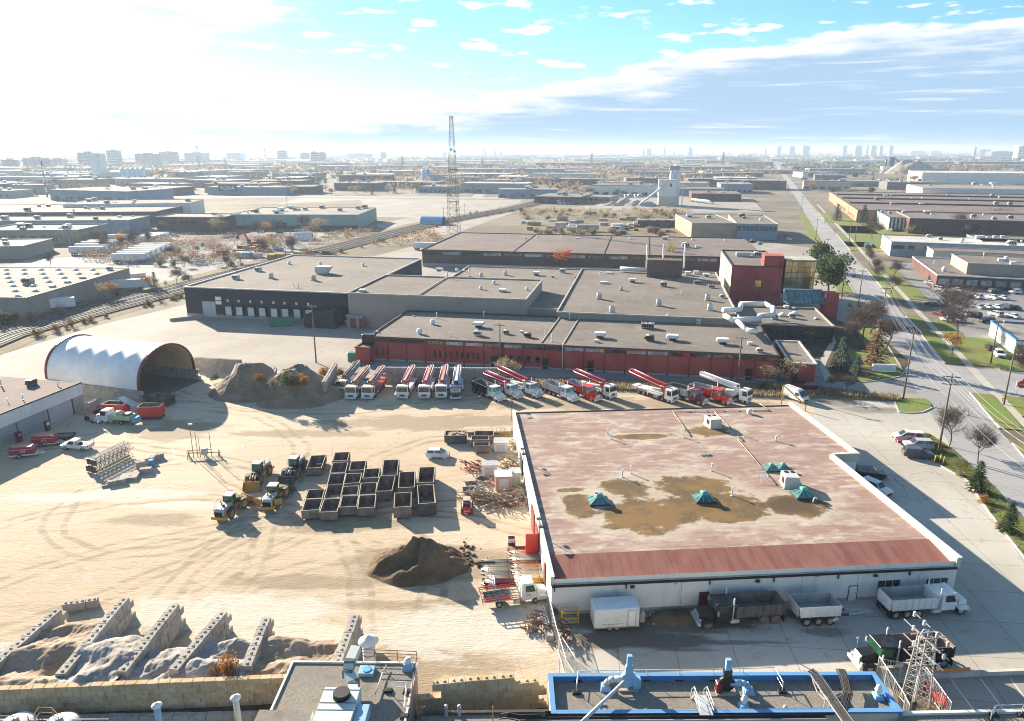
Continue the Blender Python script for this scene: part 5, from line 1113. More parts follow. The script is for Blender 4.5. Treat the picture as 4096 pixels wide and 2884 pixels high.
for k in range(6):
    A1, B1 = ends[k]; A2, B2 = ends[k+1]; d1, d2 = (B1-A1).normalized(), (B2-A2).normalized(); A1s, A2s = south(A1, d1)+d1*0.05, south(A2, d2)+d2*0.05
    te = (0.9, 0.98, 0.8, 0.78, 0.85, 0.92)[k]; hh = (2.8, 3.2, 3.6, 3.0, 3.1, 3.0)[k]; mt = ('gravel_grey','gravel_tan','gravel_grey','gravel_grey','gravel_grey','gravel_tan')[k]
    o0 = (A1s+A2s)/2; t = thing('gravel_bay_heap', ('grey gravel heap at the far left edge', 'tan gravel heap in terraces behind the tan wall', 'tall grey gravel heap between the two high pale walls', 'low grey gravel heap right of the second high wall', 'grey gravel heap beside the orange shrub', 'brown sand heap in the rightmost bay')[k], 'heap', (o0.x, o0.y, 0), 0, 'heaps of loose material')
    nu, nt_ = 44, 80; vs = []
    for i in range(nu+1):
        for j in range(nt_+1):
            u, v = i/nu, j/nt_; p = (A1s+(B1-A1s)*v)*(1-u)+(A2s+(B2-A2s)*v)*u
            e = te+0.10*nz(u*2.2, k*3.1, 1.0); s_ = min(1, max(0, (e-v)/0.32)); s_ = s_*s_*(3-2*s_)
            z = hh*s_*(0.80+0.12*math.sin(v*17+2.0*nz(u*1.5, k, 2)+k)*(1 if k in (1, 0, 4) else 0.5)+0.18*nz(u*2.0+k*5, v*4.0, 3))+0.22*nz(u*4, v*7, k+9)*s_
            z = max(z, 2.88-14*v) if v < 0.06 else z
            z += s_*(0.22*nz(u*7+k, v*13, 4.2)+0.10*nz(u*18, v*32, k)+0.06*nz(u*40, v*70, k))
            vs.append((p.x-o0.x, p.y-o0.y, min(2.84, max(z-0.07, -0.04)) if v < 0.04 else max(z-0.07, -0.04)))
    MB().smooth().add(vs, [(i*(nt_+1)+j, (i+1)*(nt_+1)+j, (i+1)*(nt_+1)+j+1, i*(nt_+1)+j+1) for i in range(nu) for j in range(nt_)]).build('mound', m_(mt), t)
block_wall('short row of tipped blocks above the leftmost bays', G(255,2440), G(375,2425), 1, 'block_grey', 1.2, 0.75, 0.9, jit=0.1)
for px, py, h, kind, lb in ((920,2700,2.6,'shrub_orange','tall orange shrub growing over the tan block wall'),(860,2700,1.5,'shrub','low reddish shrub growing on the gravel left of the orange shrub'),(790,2680,1.2,'shrub_orange','small rusty shrub on the gravel heap left of the reddish one')): tree(kind, px, py, h, lb, 'shrubs on the gravel bays', z=2.0, w=0.8)
sheet('soil_strip', [(-200,2860),(1140,2808),(1150,2840),(-200,2900)], 'mulch', 0.02); sheet('soil_strip', [(1690,2862),(2195,2822),(2195,2852),(1690,2878)], 'mulch', 0.02)
# heap of dark soil in the middle of the yard, dug into from the left
def dug(x, y, z):
    g = abs((y+0.05)-0.30*(x+0.15))/0.42
    if x < 0.05: z *= min(1.0, 0.45+0.75*min(1.0, abs(abs(g)-0.7)))
    return z*(1.0 if x > -0.1 else 0.95)
pc = G(1672, 2262); heap('soil_heap', 'dark brown soil heap dug into on its left in the middle of the yard', (pc.x, pc.y, 0), 6.3, 4.7, 3.9, 'soil', 0.05, 2.3, 72, 0.35, 0.12, dug)
rub = MB(); 
for k in range(60):
    p = G(1860+rng.gauss(0,30), 2230+rng.gauss(0,28)); s_ = rng.uniform(0.06, 0.3); rub.tbox(p.x-s_, p.x+s_, p.y-s_, p.y+s_, -0.02, s_*0.9, s_*0.4, s_*0.4)
tag(rub.build('soil_clods', m_('soil')), kind='stuff')
# two big heaps at the back, held by block piers
pa = G(1015,1560); heap('sand_heap', 'tall brown sand heap at the back of the yard, left of the pair', (pa.x, pa.y, 0), 9.0, 8.5, 6.3, 'soil_pale', 0, 5.1, 64, 0.22, 0.22)
pa = G(1195,1585); heap('sand_heap', 'tall brown sand heap at the back of the yard, right of the pair', (pa.x, pa.y, 0), 9.6, 8.0, 6.2, 'soil_pale', 0, 8.4, 64, 0.22, 0.25)
for (a, b, r, lb) in (((935,1560),(960,1500),4,'block pier at the left side of the left sand heap'),((1085,1590),(1105,1540),5,'block pier between the two tall sand heaps'),((1300,1600),(1345,1520),5,'pale block pier at the right side of the right sand heap')): block_wall(lb, G(*a), G(*b), r, 'block_grey', 1.5, 0.9, 0.8)
block_wall('block wall behind the tarpaulin shelter', G(772,1476), G(975,1488), 4, 'block_grey', 1.5, 0.75, 0.75)
block_wall('block wall behind the pump trucks', G(1530,1530), G(1990,1533), 5, 'block_grey', 1.5, 0.75, 0.72)
for px, py, kind, h in ((860,1520,'shrub_green',2.0),(985,1500,'shrub_olive',2.2),(1040,1482,'shrub_orange',2.0),(1090,1500,'shrub_tan',1.8),(1150,1500,'shrub_green',3.0),(1178,1498,'shrub_olive',3.0),(1215,1500,'shrub_orange',2.6),(1300,1505,'shrub_orange',2.8),(1345,1500,'shrub_tan',2.6),(1370,1505,'shrub_orange',2.4)):
    z_ = 4.2 if 1000 < px < 1290 else 0.5
    tree(kind, px, py+ (40 if z_ > 1 else 0), h, 'weedy shrub growing on the brown sand heaps', 'shrubs on the sand heaps', z=z_)
# roll-off bins: rim corners in the photo give place, heading and length
def bin_px(label, nl, nr, fl, H_=1.5, o=(750,1750), outm='bin_grey', inm='bin_in', W_=2.35, load=None, group='empty roll-off bins of the yard', cap=None, L_=None):
    f = lambda q: G(o[0]+q[0]/2.87, o[1]+q[1]/2.87, H_)
    A, B, C = f(nl), f(nr), f(fl); a = ang(A, B)
    if L_ is None: L_ = max(1.5, round((C-A).length*2)/2)
    ax = Vector((math.cos(a), math.sin(a), 0)); ay = Vector((-ax.y, ax.x, 0)); c = A+ax*(B-A).length/2+ay*L_/2
    return roll_off(label, (c.x, c.y, 0), a-R(90), L_, W_, H_, outm, inm, 'p_beige', group, load=load)
A_ = (750,1750); B_ = (1500,1650)
BINS = [('dusty roll-off bin beside the loader with the grey bucket, alone at the left rear',(1370,352),(1530,345),(1490,205),1.4,A_,'bin_brown'),
 ('roll-off bin at the far end of the second column of bins',(1665,270),(1835,262),(1720,172),1.5,A_,'bin_grey'),('second roll-off bin from the far end of the second column',(1635,408),(1810,400),(1665,292),1.5,A_,'bin_grey'),
 ('third roll-off bin from the far end of the second column',(1605,545),(1785,535),(1640,412),1.5,A_,'bin_brown'),('sand strewn roll-off bin, fourth from the far end of the second column',(1570,700),(1755,690),(1600,548),1.5,A_,'bin_grey'),
 ('roll-off bin with a dark patch of soil at the near end of the second column',(1515,858),(1715,850),(1560,712),1.5,A_,'bin_brown'),('roll-off bin at the near left corner of the block of bins',(1318,840),(1505,830),(1350,710),1.5,A_,'bin_brown'),
 ('roll-off bin just behind the near left corner bin',(1345,705),(1550,695),(1400,590),1.5,A_,'bin_grey'),('roll-off bin at the near end of the third column',(1745,800),(1940,790),(1755,675),1.5,A_,'bin_brown'),
 ('roll-off bin second from the near end of the third column',(1765,665),(1945,655),(1790,553),1.5,A_,'bin_grey'),('rust tinted roll-off bin in the middle of the third column',(1790,528),(1975,520),(1820,408),1.5,A_,'bin_brown'),
 ('roll-off bin at the far end of the third column',(1845,378),(2035,370),(1890,272),1.5,A_,'bin_grey'),('roll-off bin at the near end of the fourth column',(1955,812),(2145,800),(1985,662),1.5,A_,'bin_brown'),
 ('pale floored roll-off bin in the middle of the fourth column',(1970,660),(2155,650),(2015,520),1.5,A_,'bin_grey'),('roll-off bin at the far end of the fourth column',(2005,468),(2195,460),(2040,355),1.5,A_,'bin_grey'),
 ('dark floored roll-off bin in the fifth column',(5,905),(195,900),(60,740),1.7,B_,'bin_grey'),('bluish roll-off bin at the far end of the fifth column',(78,728),(250,720),(120,538),1.8,B_,'bin_dark'),
 ('tall roll-off bin with a rusty near end in the sixth column',(215,1090),(415,1078),(240,920),1.9,B_,'bin_brown'),('roll-off bin behind the rusty ended one in the sixth column',(265,865),(455,855),(290,690),1.9,B_,'bin_grey'),
 ('longest tall roll-off bin at the near right corner',(500,1050),(700,1035),(480,840),2.0,B_,'bin_dark'),('tall roll-off bin with a maroon inside at the far right corner',(495,805),(665,800),(500,622),2.0,B_,'bin_grey')]
for k, (lb, nl, nr, fl, hh, oo, om) in enumerate(BINS):
    o = bin_px(lb, nl, nr, fl, hh, oo, om)
    if k % 2 == 0 or k > 14: x = rng.uniform(-0.6, 0.3); a = rng.uniform(0.6, 1.1); MB().tbox(x-a, x+a, -1.0, 1.0, 0.29, rng.uniform(0.4, 0.75), 0.5, 0.35).build('residue', m_(('soil','gravel_tan','gravel_grey')[k % 3]), o)
bin_px('dark blue grey bin heaped with waste beside the white car', (795,265), (1050,262), (820,210), 1.6, B_, 'bin_dark', W_=3.7, L_=2.4, load='rubble', group='bins beside the garage')
bin_px('long bin with a maroon inside nearest the garage wall', (1140,262), (1360,262), (1145,212), 1.6, B_, 'bin_brown', W_=3.3, L_=2.2, group='bins beside the garage')
bin_px('middle small bin of the three beside the white shed', (1105,315), (1310,312), (1110,276), 1.5, B_, 'bin_brown', W_=3.0, L_=1.9, group='bins beside the garage')
bin_px('smallest bin in front of the other two beside the white shed', (1135,385), (1308,383), (1140,342), 1.4, B_, 'bin_brown', W_=2.6, L_=1.8, group='bins beside the garage')
bin_px('ribbed dark green bin in front of the tarpaulin shelter', (1640,520), (1960,560), (1720,480), 1.9, (0,1400), 'bin_dark', W_=4.4, L_=2.4, group='bins near the shelter')
# machines
def between(a, b): p, q = G(*a), G(*b); return (p+q)/2, ang(p, q)
for a, b, lb, kw in (((1070,1885),(994,1955),'yellow wheel loader facing the camera with a yellow bucket',dict(art=0.25)),((1200,1872),(1156,1925),'wheel loader with a grey bucket and tan cab roof behind the others',dict(bucketm='p_darkgrey',paintm='p_darkgrey')),((880,2090),(973,2005),'yellow wheel loader seen from behind, nearest the camera',dict(art=-0.35,hood='p_silver')),((1067,2055),(1133,1962),'wheel loader with its engine doors open beside the bins',dict(art=-0.2,openp=True,bucketm='p_darkgrey'))):
    p, a_ = between(a, b); o = loader(lb, p, a_, **kw); o.scale = (0.84,)*3
def skid(px, py, rz):
    t = thing('skid_steer', 'small red and white skid steer loader beside the scrap heap', 'skid steer', G(px, py), rz)
    b = MB(); b.slab([(-1.2,0.35),(1.0,0.35),(1.0,0.95),(-0.3,1.05),(-1.15,1.15),(-1.25,0.9)], 1.15, 0.06); bo = b.build('body', m_('p_red'), t)
    MB().slab([(-0.55,1.05),(0.75,0.95),(0.65,1.9),(-0.45,1.95)], 1.0, 0.05).build('cab', m_('p_darkgrey'), t); MB().box(-0.55, 0.75, -0.52, 0.52, 1.95, 2.02).build('cab_roof', m_('p_beige'), t); MB().box(-0.58, -0.52, -0.36, 0.36, 1.3, 1.75).build('rear_window', m_('glass'), t)
    for s in (-1, 1):
        for x in (-0.65, 0.6): wheel(t, x, s*0.72, 0.4, 0.28, 'tyre_dusty')
        MB().beam((-1.1,s*0.62,1.25), (0.9,s*0.62,1.05), 0.14, 0.2).beam((0.9,s*0.62,1.05), (1.35,s*0.62,0.3), 0.14, 0.2).build('lift_arm', m_('p_white'), t)
    MB().box(-1.28, -1.24, -0.5, 0.5, 0.45, 0.95).build('tail_panel', m_('p_brightred'), bo); text('Bobcat', 0.28, m_('white_letter'), bo, (-1.29, 0, 0.6), (R(90), 0, R(-90)))
    MB().side([(1.2,0.08),(1.8,0.08),(1.8,0.14),(1.3,0.2),(1.25,0.65),(1.18,0.65)], -0.9, 0.9).build('bucket', m_('darksteel'), t)
skid(1868, 2045, R(92))
car('hatch', 'white', 1752, 1828, -2, 'small white hatchback parked alone on the sand', 'cars in the yard', name='parked_car')
# trucks in the back row
def at_front(fx, side, px, py, rz): return G(px, py)-rot2(fx, side, rz)
for px, py, rz, boom, top, cabm, lb, gl in ((1363,1577,-97,'p_darkgrey','p_darkgrey','p_white','white cab pump truck with a dark green boom, leftmost of the row','glass'),(1402,1602,-98,'p_rust','p_boom_tan','p_white','pump truck with a brown boom, left of the two brown ones','glass_green'),(1468,1602,-97,'p_rust','p_boom_tan','p_white','pump truck with a brown boom and red deck, right of the two brown ones','glass_green'),(1609,1600,-94,'p_crimson','p_pink','p_white','pump truck with a crimson boom beside the gap in the row','glass_green'),(1696,1600,-92,'p_crimson','p_pink','p_white','pump truck with a crimson boom, middle of three in line','glass'),(1765,1598,-90,'p_crimson','p_pink','p_white','pump truck with a crimson boom beside the blue one','glass'),(1823,1601,-89,'p_navy','p_white','p_navy','pump truck with a navy cab and a pale boom','glass_pale')):  # pink tops: sun on the crimson booms put into the colour
    rz_ = R(rz); pump_truck(lb, at_front(3.8+1.7, 0, px, py, rz_), rz_, cabm, boom, 'p_red' if 'red deck' in lb else ('p_darkgrey' if boom in ('p_darkgrey','p_rust') else 'p_white'), 'over', gl, 4 if 'brown' in lb else 3, 7.6, 9.0, 0.10, top)
pump_truck('white bonneted pump truck with a short maroon boom', at_front(5.8, -1.0, 2063, 1600, R(-47)), R(-47), 'p_white', 'p_crimson', 'p_maroon', 'conv', 'glass_teal', 2, 6.6, 7.4, 0.05, 'p_crimson')
pump_truck('white bonneted pump truck with a long red boom over its deck', at_front(5.8, -1.0, 2141, 1595, R(-47)), R(-47), 'p_white', 'p_red', 'p_white', 'conv', 'glass_teal', 2, 6.6, 9.0, 0.10, 'p_crimson')
pump_truck('white cabover pump truck with a red boom beside the red dump truck', at_front(4.4, -1.0, 2434, 1598, R(-48)), R(-48), 'p_white', 'p_red', 'p_white', 'over', 'glass', 2, 6.4, 8.4, 0.09, 'p_crimson')
pump_truck('red and white pump truck with a large red boom, longest of the right row', at_front(5.0, -1.05, 2681, 1615, R(-49)), R(-49), 'p_white', 'p_red', 'p_white', 'over', 'glass', 2, 7.4, 9.4, 0.14, 'p_brightred')
pump_truck('all white pump truck at the right end of the row', at_front(5.0, -1.05, 2985, 1617, R(-42)), R(-42), 'p_white', 'hvac_white', 'p_white', 'over', 'glass', 2, 7.0, 8.6, 0.14, 'hvac_white', trim='p_silver')
for px, py, rz, cm, bm, im, lb in ((1981,1607,-52,'p_white','p_black','bin_grey','white cab dump truck with a black box beside the blue pump truck'),(2274,1609,-52,'p_white','p_silver','p_silver','white cab dump truck with a silver box'),(2365,1607,-52,'p_brightred','p_brightred','p_silver','red dump truck beside the silver one'),(2794,1621,-48,'p_maroon','p_silver','bin_grey','maroon cab dump truck with a pale grey box'),(2892,1619,-46,'p_brightred','p_brightred','p_silver','bright red dump truck near the yellow gate')):
    dump_truck('dump_truck', lb, at_front(4.7, -1.02, px, py, R(rz)), R(rz), cm, bm, im, 'glass_teal', None, 3, L_=4.6)
dump_truck('dump_truck', 'black dump truck with a dusty box parked along the garage wall', at_front(4.9, 1.02, 2832, 2513, R(186.5)), R(186.5), 'p_black', 'bin_dark', 'bin_in', 'glass', None, 2, 'tyre_dusty', 'tyre_dusty', 'p_black', L_=5.0)
dump_truck('dump_truck', 'black dump truck with chrome nose behind the lattice power mast', at_front(4.9, 1.02, 3478, 2690, R(185.5)), R(185.5), 'p_black', 'p_black', 'bin_in', 'glass_green', None, 3, L_=5.0, rimm='p_rust')
wd = dump_truck('dump_truck', 'white dump truck with a grey box at the right end of the garage wall', at_front(4.9, -1.02, 3838, 2458, R(6)), R(6), 'p_white', 'p_white', 'tarp_grey', 'glass', None, 3, L_=5.0, rimm='p_silver')
def pup(px, py, rz):
    t = thing('pup_trailer', 'white three axle dump trailer coupled behind the white dump truck', 'trailer', G(px, py), rz)
    frame(t, -2.2, 3.6, 0.62); b = open_box(t, 'dump_box', -2.3, 2.2, 2.4, 1.2, 2.5, 'p_white', 'tarp_grey', 0.07, 0.3, 5, 0.06, 'p_silver')
    for k in range(3): axle(t, -1.5+k*1.35, 1.02, 0.52, 0.28, True)
    MB().beam((3.5,0.45,0.74), (6.6,0,0.74), 0.16, 0.16).beam((3.5,-0.45,0.74), (6.6,0,0.74), 0.16, 0.16).build('drawbar', m_('p_silver'), t); MB().box(-2.66, -2.6, -1.15, 1.15, 1.25, 2.4).build('tailgate', m_('p_silver'), b)
pup(3258, 2478, R(5))
def cargo(px, py, rz):
    t = thing('cargo_trailer', 'white enclosed cargo trailer against the garage wall', 'trailer', G(px, py), rz)
    b = MB(); b.bbox(-2.5, 2.5, -1.2, 1.2, 0.5, 2.75, 0.12); bo = b.build('box', m_('p_white'), t); d = MB().box(1.2, 2.0, -1.23, -1.2, 0.6, 2.5).build('side_door', m_('hvac_white'), bo)
    MB().box(1.14, 1.2, -1.235, -1.2, 0.55, 2.55).box(2.0, 2.06, -1.235, -1.2, 0.55, 2.55).box(1.2, 2.0, -1.235, -1.2, 2.5, 2.56).build('door_trim', m_('steel'), bo)
    MB().box(-2.52, 2.52, -1.23, 1.23, 0.42, 0.56).build('lower_rail', m_('steel'), bo); MB().box(2.45, 2.53, -1.22, -1.1, 0.5, 2.7).build('corner_post', m_('p_darkgrey'), bo)
    mk = MB()
    for k in range(8): mk.box(-1.6+k*0.3, -1.45+k*0.3, -1.235, -1.2, 0.9, 0.95)
    tag(mk.build('marker_strip', m_('taillight'), bo), kind='stuff')
    for x in (-0.75, 0.05): axle(t, x, 1.08, 0.34, 0.22)
    MB().bbox(2.5, 3.3, -0.6, 0.6, 0.5, 1.7, 0.2).build('covered_nose', m_('tarp_grey'), t)
cargo(2457, 2497, R(5))
def flatbed(rear, front):
    p, a = G(*rear), G(*front); rz = ang(p, a); t = thing('flatbed_truck', 'white flatbed truck with a red stake deck parked beside the pipe racks', 'truck', p-rot2(-1.6, -0.95, rz), rz)
    frame(t, -3.4, 2.2, 0.55); cab_conv(t, 1.0, 'p_white', 'glass_green', 1.25, 2.0, 0.55, False, False); axle(t, 2.65, 0.9, 0.4, 0.25); axle(t, -1.6, 0.95, 0.4, 0.22, True)
    MB().box(-3.6, 0.8, -1.15, 1.15, 0.95, 1.05).build('deck', m_('palewood'), t); r = MB()
    for s in (-1, 1):
        for z in (1.25, 1.5): r.beam((-3.6,s*1.15,z), (0.7,s*1.15,z), 0.07)
        for k in range(6): r.beam((-3.55+k*0.85,s*1.15,1.0), (-3.55+k*0.85,s*1.15,1.52), 0.07)
    r.beam((-3.6,-1.15,1.5), (-3.6,1.15,1.5), 0.07); r.build('stake_rails', m_('p_red'), t)
    h = MB()
    for y in (-1.1, 1.1, 0): h.beam((0.8,y,1.0), (0.8,y,2.5), 0.08)
    h.beam((0.8,-1.1,2.5), (0.8,1.1,2.5), 0.08).beam((0.8,-1.1,1.8), (0.8,1.1,1.8), 0.06); h.build('headboard', m_('p_white'), t)
    mb = MB()
    for k in range(9): mb.beam((-3.3+0.3*rng.random(),-0.9+k*0.2,1.1), (-0.6+0.5*rng.random(),-0.9+k*0.22,1.12+0.1*rng.random()), 0.08)
    tag(mb.build('loose_steel', m_('p_darkgrey'), t), kind='stuff'); text('J.C.L.', 0.24, m_('inkred'), t, (1.9, -1.02, 1.15), (R(90), 0, 0))
flatbed((1997,2431), (2142,2413))
def van(px, py, rz, lb, bm='p_white'):
    t = thing('cargo_van', lb, 'van', G(px, py), rz); MB().slab([(-2.9,0.35),(2.7,0.35),(2.9,0.7),(2.7,1.1),(2.2,1.3),(1.35,2.3),(0.9,2.5),(-2.7,2.5),(-2.9,2.2)], 1.95, 0.12, 1.75).build('body', m_(bm), t)
    g = MB(); pane(g, (2.25,-0.85,1.3), (2.25,0.85,1.3), (1.4,0.78,2.25), (1.4,-0.78,2.25), 0.06, 0.08); g.build('windshield', m_('glass'), t)
    for x in (-1.8, 1.75):
        for s in (-1, 1): wheel(t, x, s*0.88, 0.36, 0.24)
    for s in (-1, 1): g = MB(); g.box(0.7, 1.5, s*0.96-0.02, s*0.96+0.02, 1.35, 1.95); g.build('door_window', m_('glass'), t); MB().box(2.7, 2.86, s*0.7-0.15, s*0.7+0.15, 0.85, 1.1).build('headlight', m_('headlight'), t)
    MB().box(2.85, 2.92, -0.5, 0.5, 0.55, 0.85).build('grille', m_('trim_black'), t)
van(3180, 1598, R(-62), 'white high roofed van beside the yellow gate')
# yellow gate at the corner of the garage
p = G(3125, 1618); t = thing('gate', 'yellow framed chain gate leaf at the far corner of the garage', 'gate', p, R(-50)); mb = MB()
mb.beam((0,0,0), (0,0,4.2), 0.18).beam((0,0,4.2), (5.2,0,1.2), 0.18).beam((5.2,0,0), (5.2,0,1.2), 0.18); mb.build('gate_frame', m_('p_yellow'), t); mb = MB()
for k in range(14): mb.beam((0.3+k*0.35,0,0.1), (0.3+k*0.35,0,3.9-k*0.2), 0.025)
tag(mb.build('mesh_infill', m_('galv'), t), kind='stuff')
# ------------------------------------------------------------------ left side of the yard
A, B = G(340,1637), G(0,1787); a0 = ang(B, A)
lb_ = thing('workshop', 'white workshop with a brown flat roof at the left edge of the yard', 'building', (B.x-20*math.cos(a0), B.y-20*math.sin(a0), 0), a0); LW = (A-B).length+20; LD = 22.0
hz = 5.6
walls(MB(), [(0,0),(LW,0),(LW,LD),(0,LD)], 0, 3.2).build('wall', m_('wall_grey'), lb_); MB().box(-0.1, LW+0.06, -0.14, LD, 3.2, hz).build('fascia', m_('wall_white'), lb_)
lr = MB().add([(-0.1,-0.14,hz+0.01),(LW+0.05,-0.14,hz+0.01),(LW+0.05,LD,hz+0.01),(-0.1,LD,hz+0.01)], [(0,1,2,3)]).build('roof', m_('brownroof'), lb_); MB().box(-0.2, LW+0.1, -0.22, -0.13, hz-0.12, hz+0.16).build('roof_edge', m_('trim_dark'), lb_)
for px0, py0, px1 in ((205,1690,290),): 
    x0, z0 = onwall(lb_, 205, 1700); x1, z1 = onwall(lb_, 285, 1610); MB().box(x0, x1, -0.06, 0.02, 0, 3.1).build('roller_door', m_('p_silver'), lb_); MB().box(x1, x1+0.35, -0.12, 0.02, 0, 3.2).build('door_jamb', m_('p_maroon'), lb_)
for px in (65, 200): x0, z0 = onwall(lb_, px, 1700); MB().box(x0-0.06, x0+0.06, -0.1, 0, 0, 3.3).build('downspout', m_('trim_dark'), lb_)
units(lb_, lr, hz+0.01, [('rtu_brown',128,1540,0.75),('pipe',92,1600,0.9),('pipe',32,1610,0.6),('pipe',5,1545,1.2),('goose',232,1545,0.7)])
t = thing('fuel_pump', 'maroon fuel pump against the grey workshop wall', 'fuel pump', G(192,1722), a0); MB().bbox(-0.4, 0.4, -0.3, 0.3, 0, 1.9, 0.05).build('cabinet', m_('p_maroon'), t); MB().box(-0.3, 0.3, -0.33, -0.29, 1.1, 1.7).build('dial', m_('sign_white'), t)
t = thing('fuel_pump', 'second maroon cabinet behind the red compressors', 'fuel pump', G(78,1768), a0); MB().bbox(-0.5, 0.5, -0.35, 0.35, 0, 1.9, 0.05).build('cabinet', m_('p_maroon'), t); MB().box(-0.3, 0.3, -0.37, -0.34, 1.2, 1.6).build('dial', m_('p_pink'), t)
# tarpaulin shelter on block walls
C1, C2 = G(557,1609), G(787,1515); aw = ang(C1, C2); wv = (C2-C1).length; axd = aw+R(90)
dm = thing('tarpaulin_shelter', 'white tarpaulin arch shelter on concrete block walls', 'shelter', (C1.x, C1.y, 0), aw); DL = 25.0; zw = 2.4; hA = 7.6
def arch(k, n): a = math.pi*k/n; return (wv/2-(wv/2-0.35)*math.cos(a), zw+hA*math.sin(a)**0.85)
nA, nB = 22, 30; vs = []
for j in range(nB+1):
    y = DL*j/nB; ph = (j % 5)/5; sag = 1-0.020*math.sin(math.pi*ph)
    for k in range(nA+1): x, z = arch(k, nA); vs.append((wv/2+(x-wv/2)*sag, y, zw+(z-zw)*sag))
F_ = [(j*(nA+1)+k, j*(nA+1)+k+1, (j+1)*(nA+1)+k+1, (j+1)*(nA+1)+k) for j in range(nB) for k in range(nA)]
MB().smooth().add(vs, F_).build('cover', m_('tarp'), dm); MB().smooth().add([(wv/2+(x-wv/2)*0.985, y, z-0.12) for x, y, z in vs], [f[::-1] for f in F_]).build('backlit_inside', m_('tarp_backlit'), dm)  # inner shell added to carry the painted orange through-light
for y in (0.0, DL): mb = MB(); P = [arch(k, nA) for k in range(nA+1)]; [mb.beam((a[0], y, a[1]+0.05), (b[0], y, b[1]+0.05), 0.5, 0.35) for a, b in zip(P, P[1:])]; mb.build('end_band', m_('p_maroon'), dm)
for j in range(1, 5): mb = MB(); P = [arch(k, nA) for k in range(nA+1)]; [mb.beam((wv/2+(a[0]-wv/2)*0.96, DL*j/5, a[1]-0.35), (wv/2+(b[0]-wv/2)*0.96, DL*j/5, b[1]-0.35), 0.14) for a, b in zip(P, P[1:])]; mb.build('truss', m_('steel'), dm)
MB().smooth().add([(arch(k, nA)[0], DL-0.05, arch(k, nA)[1]) for k in range(nA+1)]+[(arch(k, nA)[0], DL-0.05, 0) for k in range(nA+1)], [(k, k+1, nA+2+k, nA+1+k) for k in range(nA)]).build('rear_curtain', m_('tarp'), dm)
def W_(x, y): return Vector((C1.x, C1.y, 0))+rot2(x, y, aw)
block_wall('near block wall under the tarpaulin shelter', W_(0.2,-1.0), W_(0.2,DL), 3, 'block_grey', 1.5, 0.75, 0.8); block_wall('far block wall under the tarpaulin shelter', W_(wv-0.2,-1.2), W_(wv-0.2,DL), 3, 'block_grey', 1.5, 0.75, 0.8)
for k in range(7):
    p = W_(3.0+rng.random()*4, 6+rng.random()*6); s_ = 1.0+0.4*rng.random(); t = thing('bulk_bag', 'pale grey bulk bag in the heap inside the shelter', 'bag', (p.x, p.y, 0 if k < 5 else 1.0), rng.random(), 'bulk bags inside the shelter'); MB().smooth().lathe((0,0,0), [(0.5*s_,0),(0.78*s_,0.25*s_),(0.82*s_,0.6*s_),(0.6*s_,0.95*s_),(0.2*s_,1.1*s_),(0.0,1.12*s_)], 10).build('sack', m_('tarp_grey'), t); MB().tube([(-0.2,0,1.1*s_),(0,0,1.3*s_),(0.2,0,1.1*s_)], 0.03, 4).build('loop', m_('tarp_grey'), t)
sheet('shelter_floor', [W_(0.6,-2), W_(wv-0.6,-2), W_(wv-0.6,DL), W_(0.6,DL)], 'asphalt', 0.012)
# red crusher parts, service truck, pickup, compressors
def openbin(label, px, py, rz, L_, W_2, H_, om, name='red_hopper', cat='hopper', letter=None):
    t = thing(name, label, cat, G(px, py), rz); b = open_box(t, 'body', -L_/2, L_/2, W_2, 0.7, H_, om, 'bin_in', 0.07, 0, 4, 0.12, 'p_beige'); MB().box(-L_/2, L_/2, -W_2*0.3, W_2*0.3, 0.25, 0.7).build('undercarriage', m_('darksteel'), t)
    for s in (-1, 1): MB().slab([(-L_/2+0.2,0.05),(L_/2-0.2,0.05),(L_/2,0.35),(L_/2-0.25,0.6),(-L_/2+0.25,0.6),(-L_/2,0.35)], 0.45, 0.05).build('track', m_('darksteel'), t, (0, s*W_2*0.36, 0))
    if letter: text(letter, 0.55, m_('white_letter'), b, (0, -W_2/2-0.16, 1.2), (R(90), 0, 0))
    return t
openbin('red tracked hopper with a beige rim beside the dark green bin', 610, 1672, R(2), 4.2, 2.2, 2.7, 'p_brightred'); openbin('red screening machine behind the white service truck', 470, 1655, R(-6), 4.4, 2.0, 2.3, 'p_brightred', letter='J.C.L')
t = thing('screen_deck', 'tilted grey screen deck on the red screening machine', 'screen deck', G(520,1650), R(-15)); MB().beam((-1.8,0,3.0), (1.8,0,1.6), 1.6, 0.25).build('deck', m_('p_silver'), t); MB().beam((-1.2,0.6,0), (-1.2,0.6,2.7), 0.15).beam((-1.2,-0.6,0), (-1.2,-0.6,2.7), 0.15).build('legs', m_('darksteel'), t)
def service(px, py, rz):
    t = thing('service_truck', 'white service truck with a pale green tank body beside the workshop', 'truck', G(px, py), rz); frame(t, -3.2, 2.4, 0.6); cab_conv(t, 1.0, 'p_white', 'glass', 1.2, 2.2, 0.6, False, False); axle(t, 2.7, 0.95, 0.44, 0.26); axle(t, -1.6, 0.95, 0.44, 0.24, True)
    MB().bbox(-3.4, 0.8, -1.1, 1.1, 0.95, 1.75, 0.06).build('body', m_('p_lime'), t); MB().cyl((-1.6,0,2.05), (-0.2,0,2.05), 0.42, 0.42, 10).build('water_tank', m_('p_cream'), t); MB().box(-3.0, -1.9, -0.7, 0.7, 1.75, 2.1).build('pump_set', m_('p_darkgrey'), t); MB().box(-3.3, -1.5, -1.13, -1.1, 1.1, 1.4).build('stripe', m_('p_cyan'), t)
    MB().tbox(-4.6, -3.5, -0.8, 0.8, 0.6, 1.4, 0.15, 0.1).build('hopper', m_('p_cyan'), t); MB().bbox(-2.2, -1.0, -1.14, -1.1, 0.6, 1.0, 0.01).build('locker', m_('p_darkgrey'), t)
service(470, 1690, R(171))
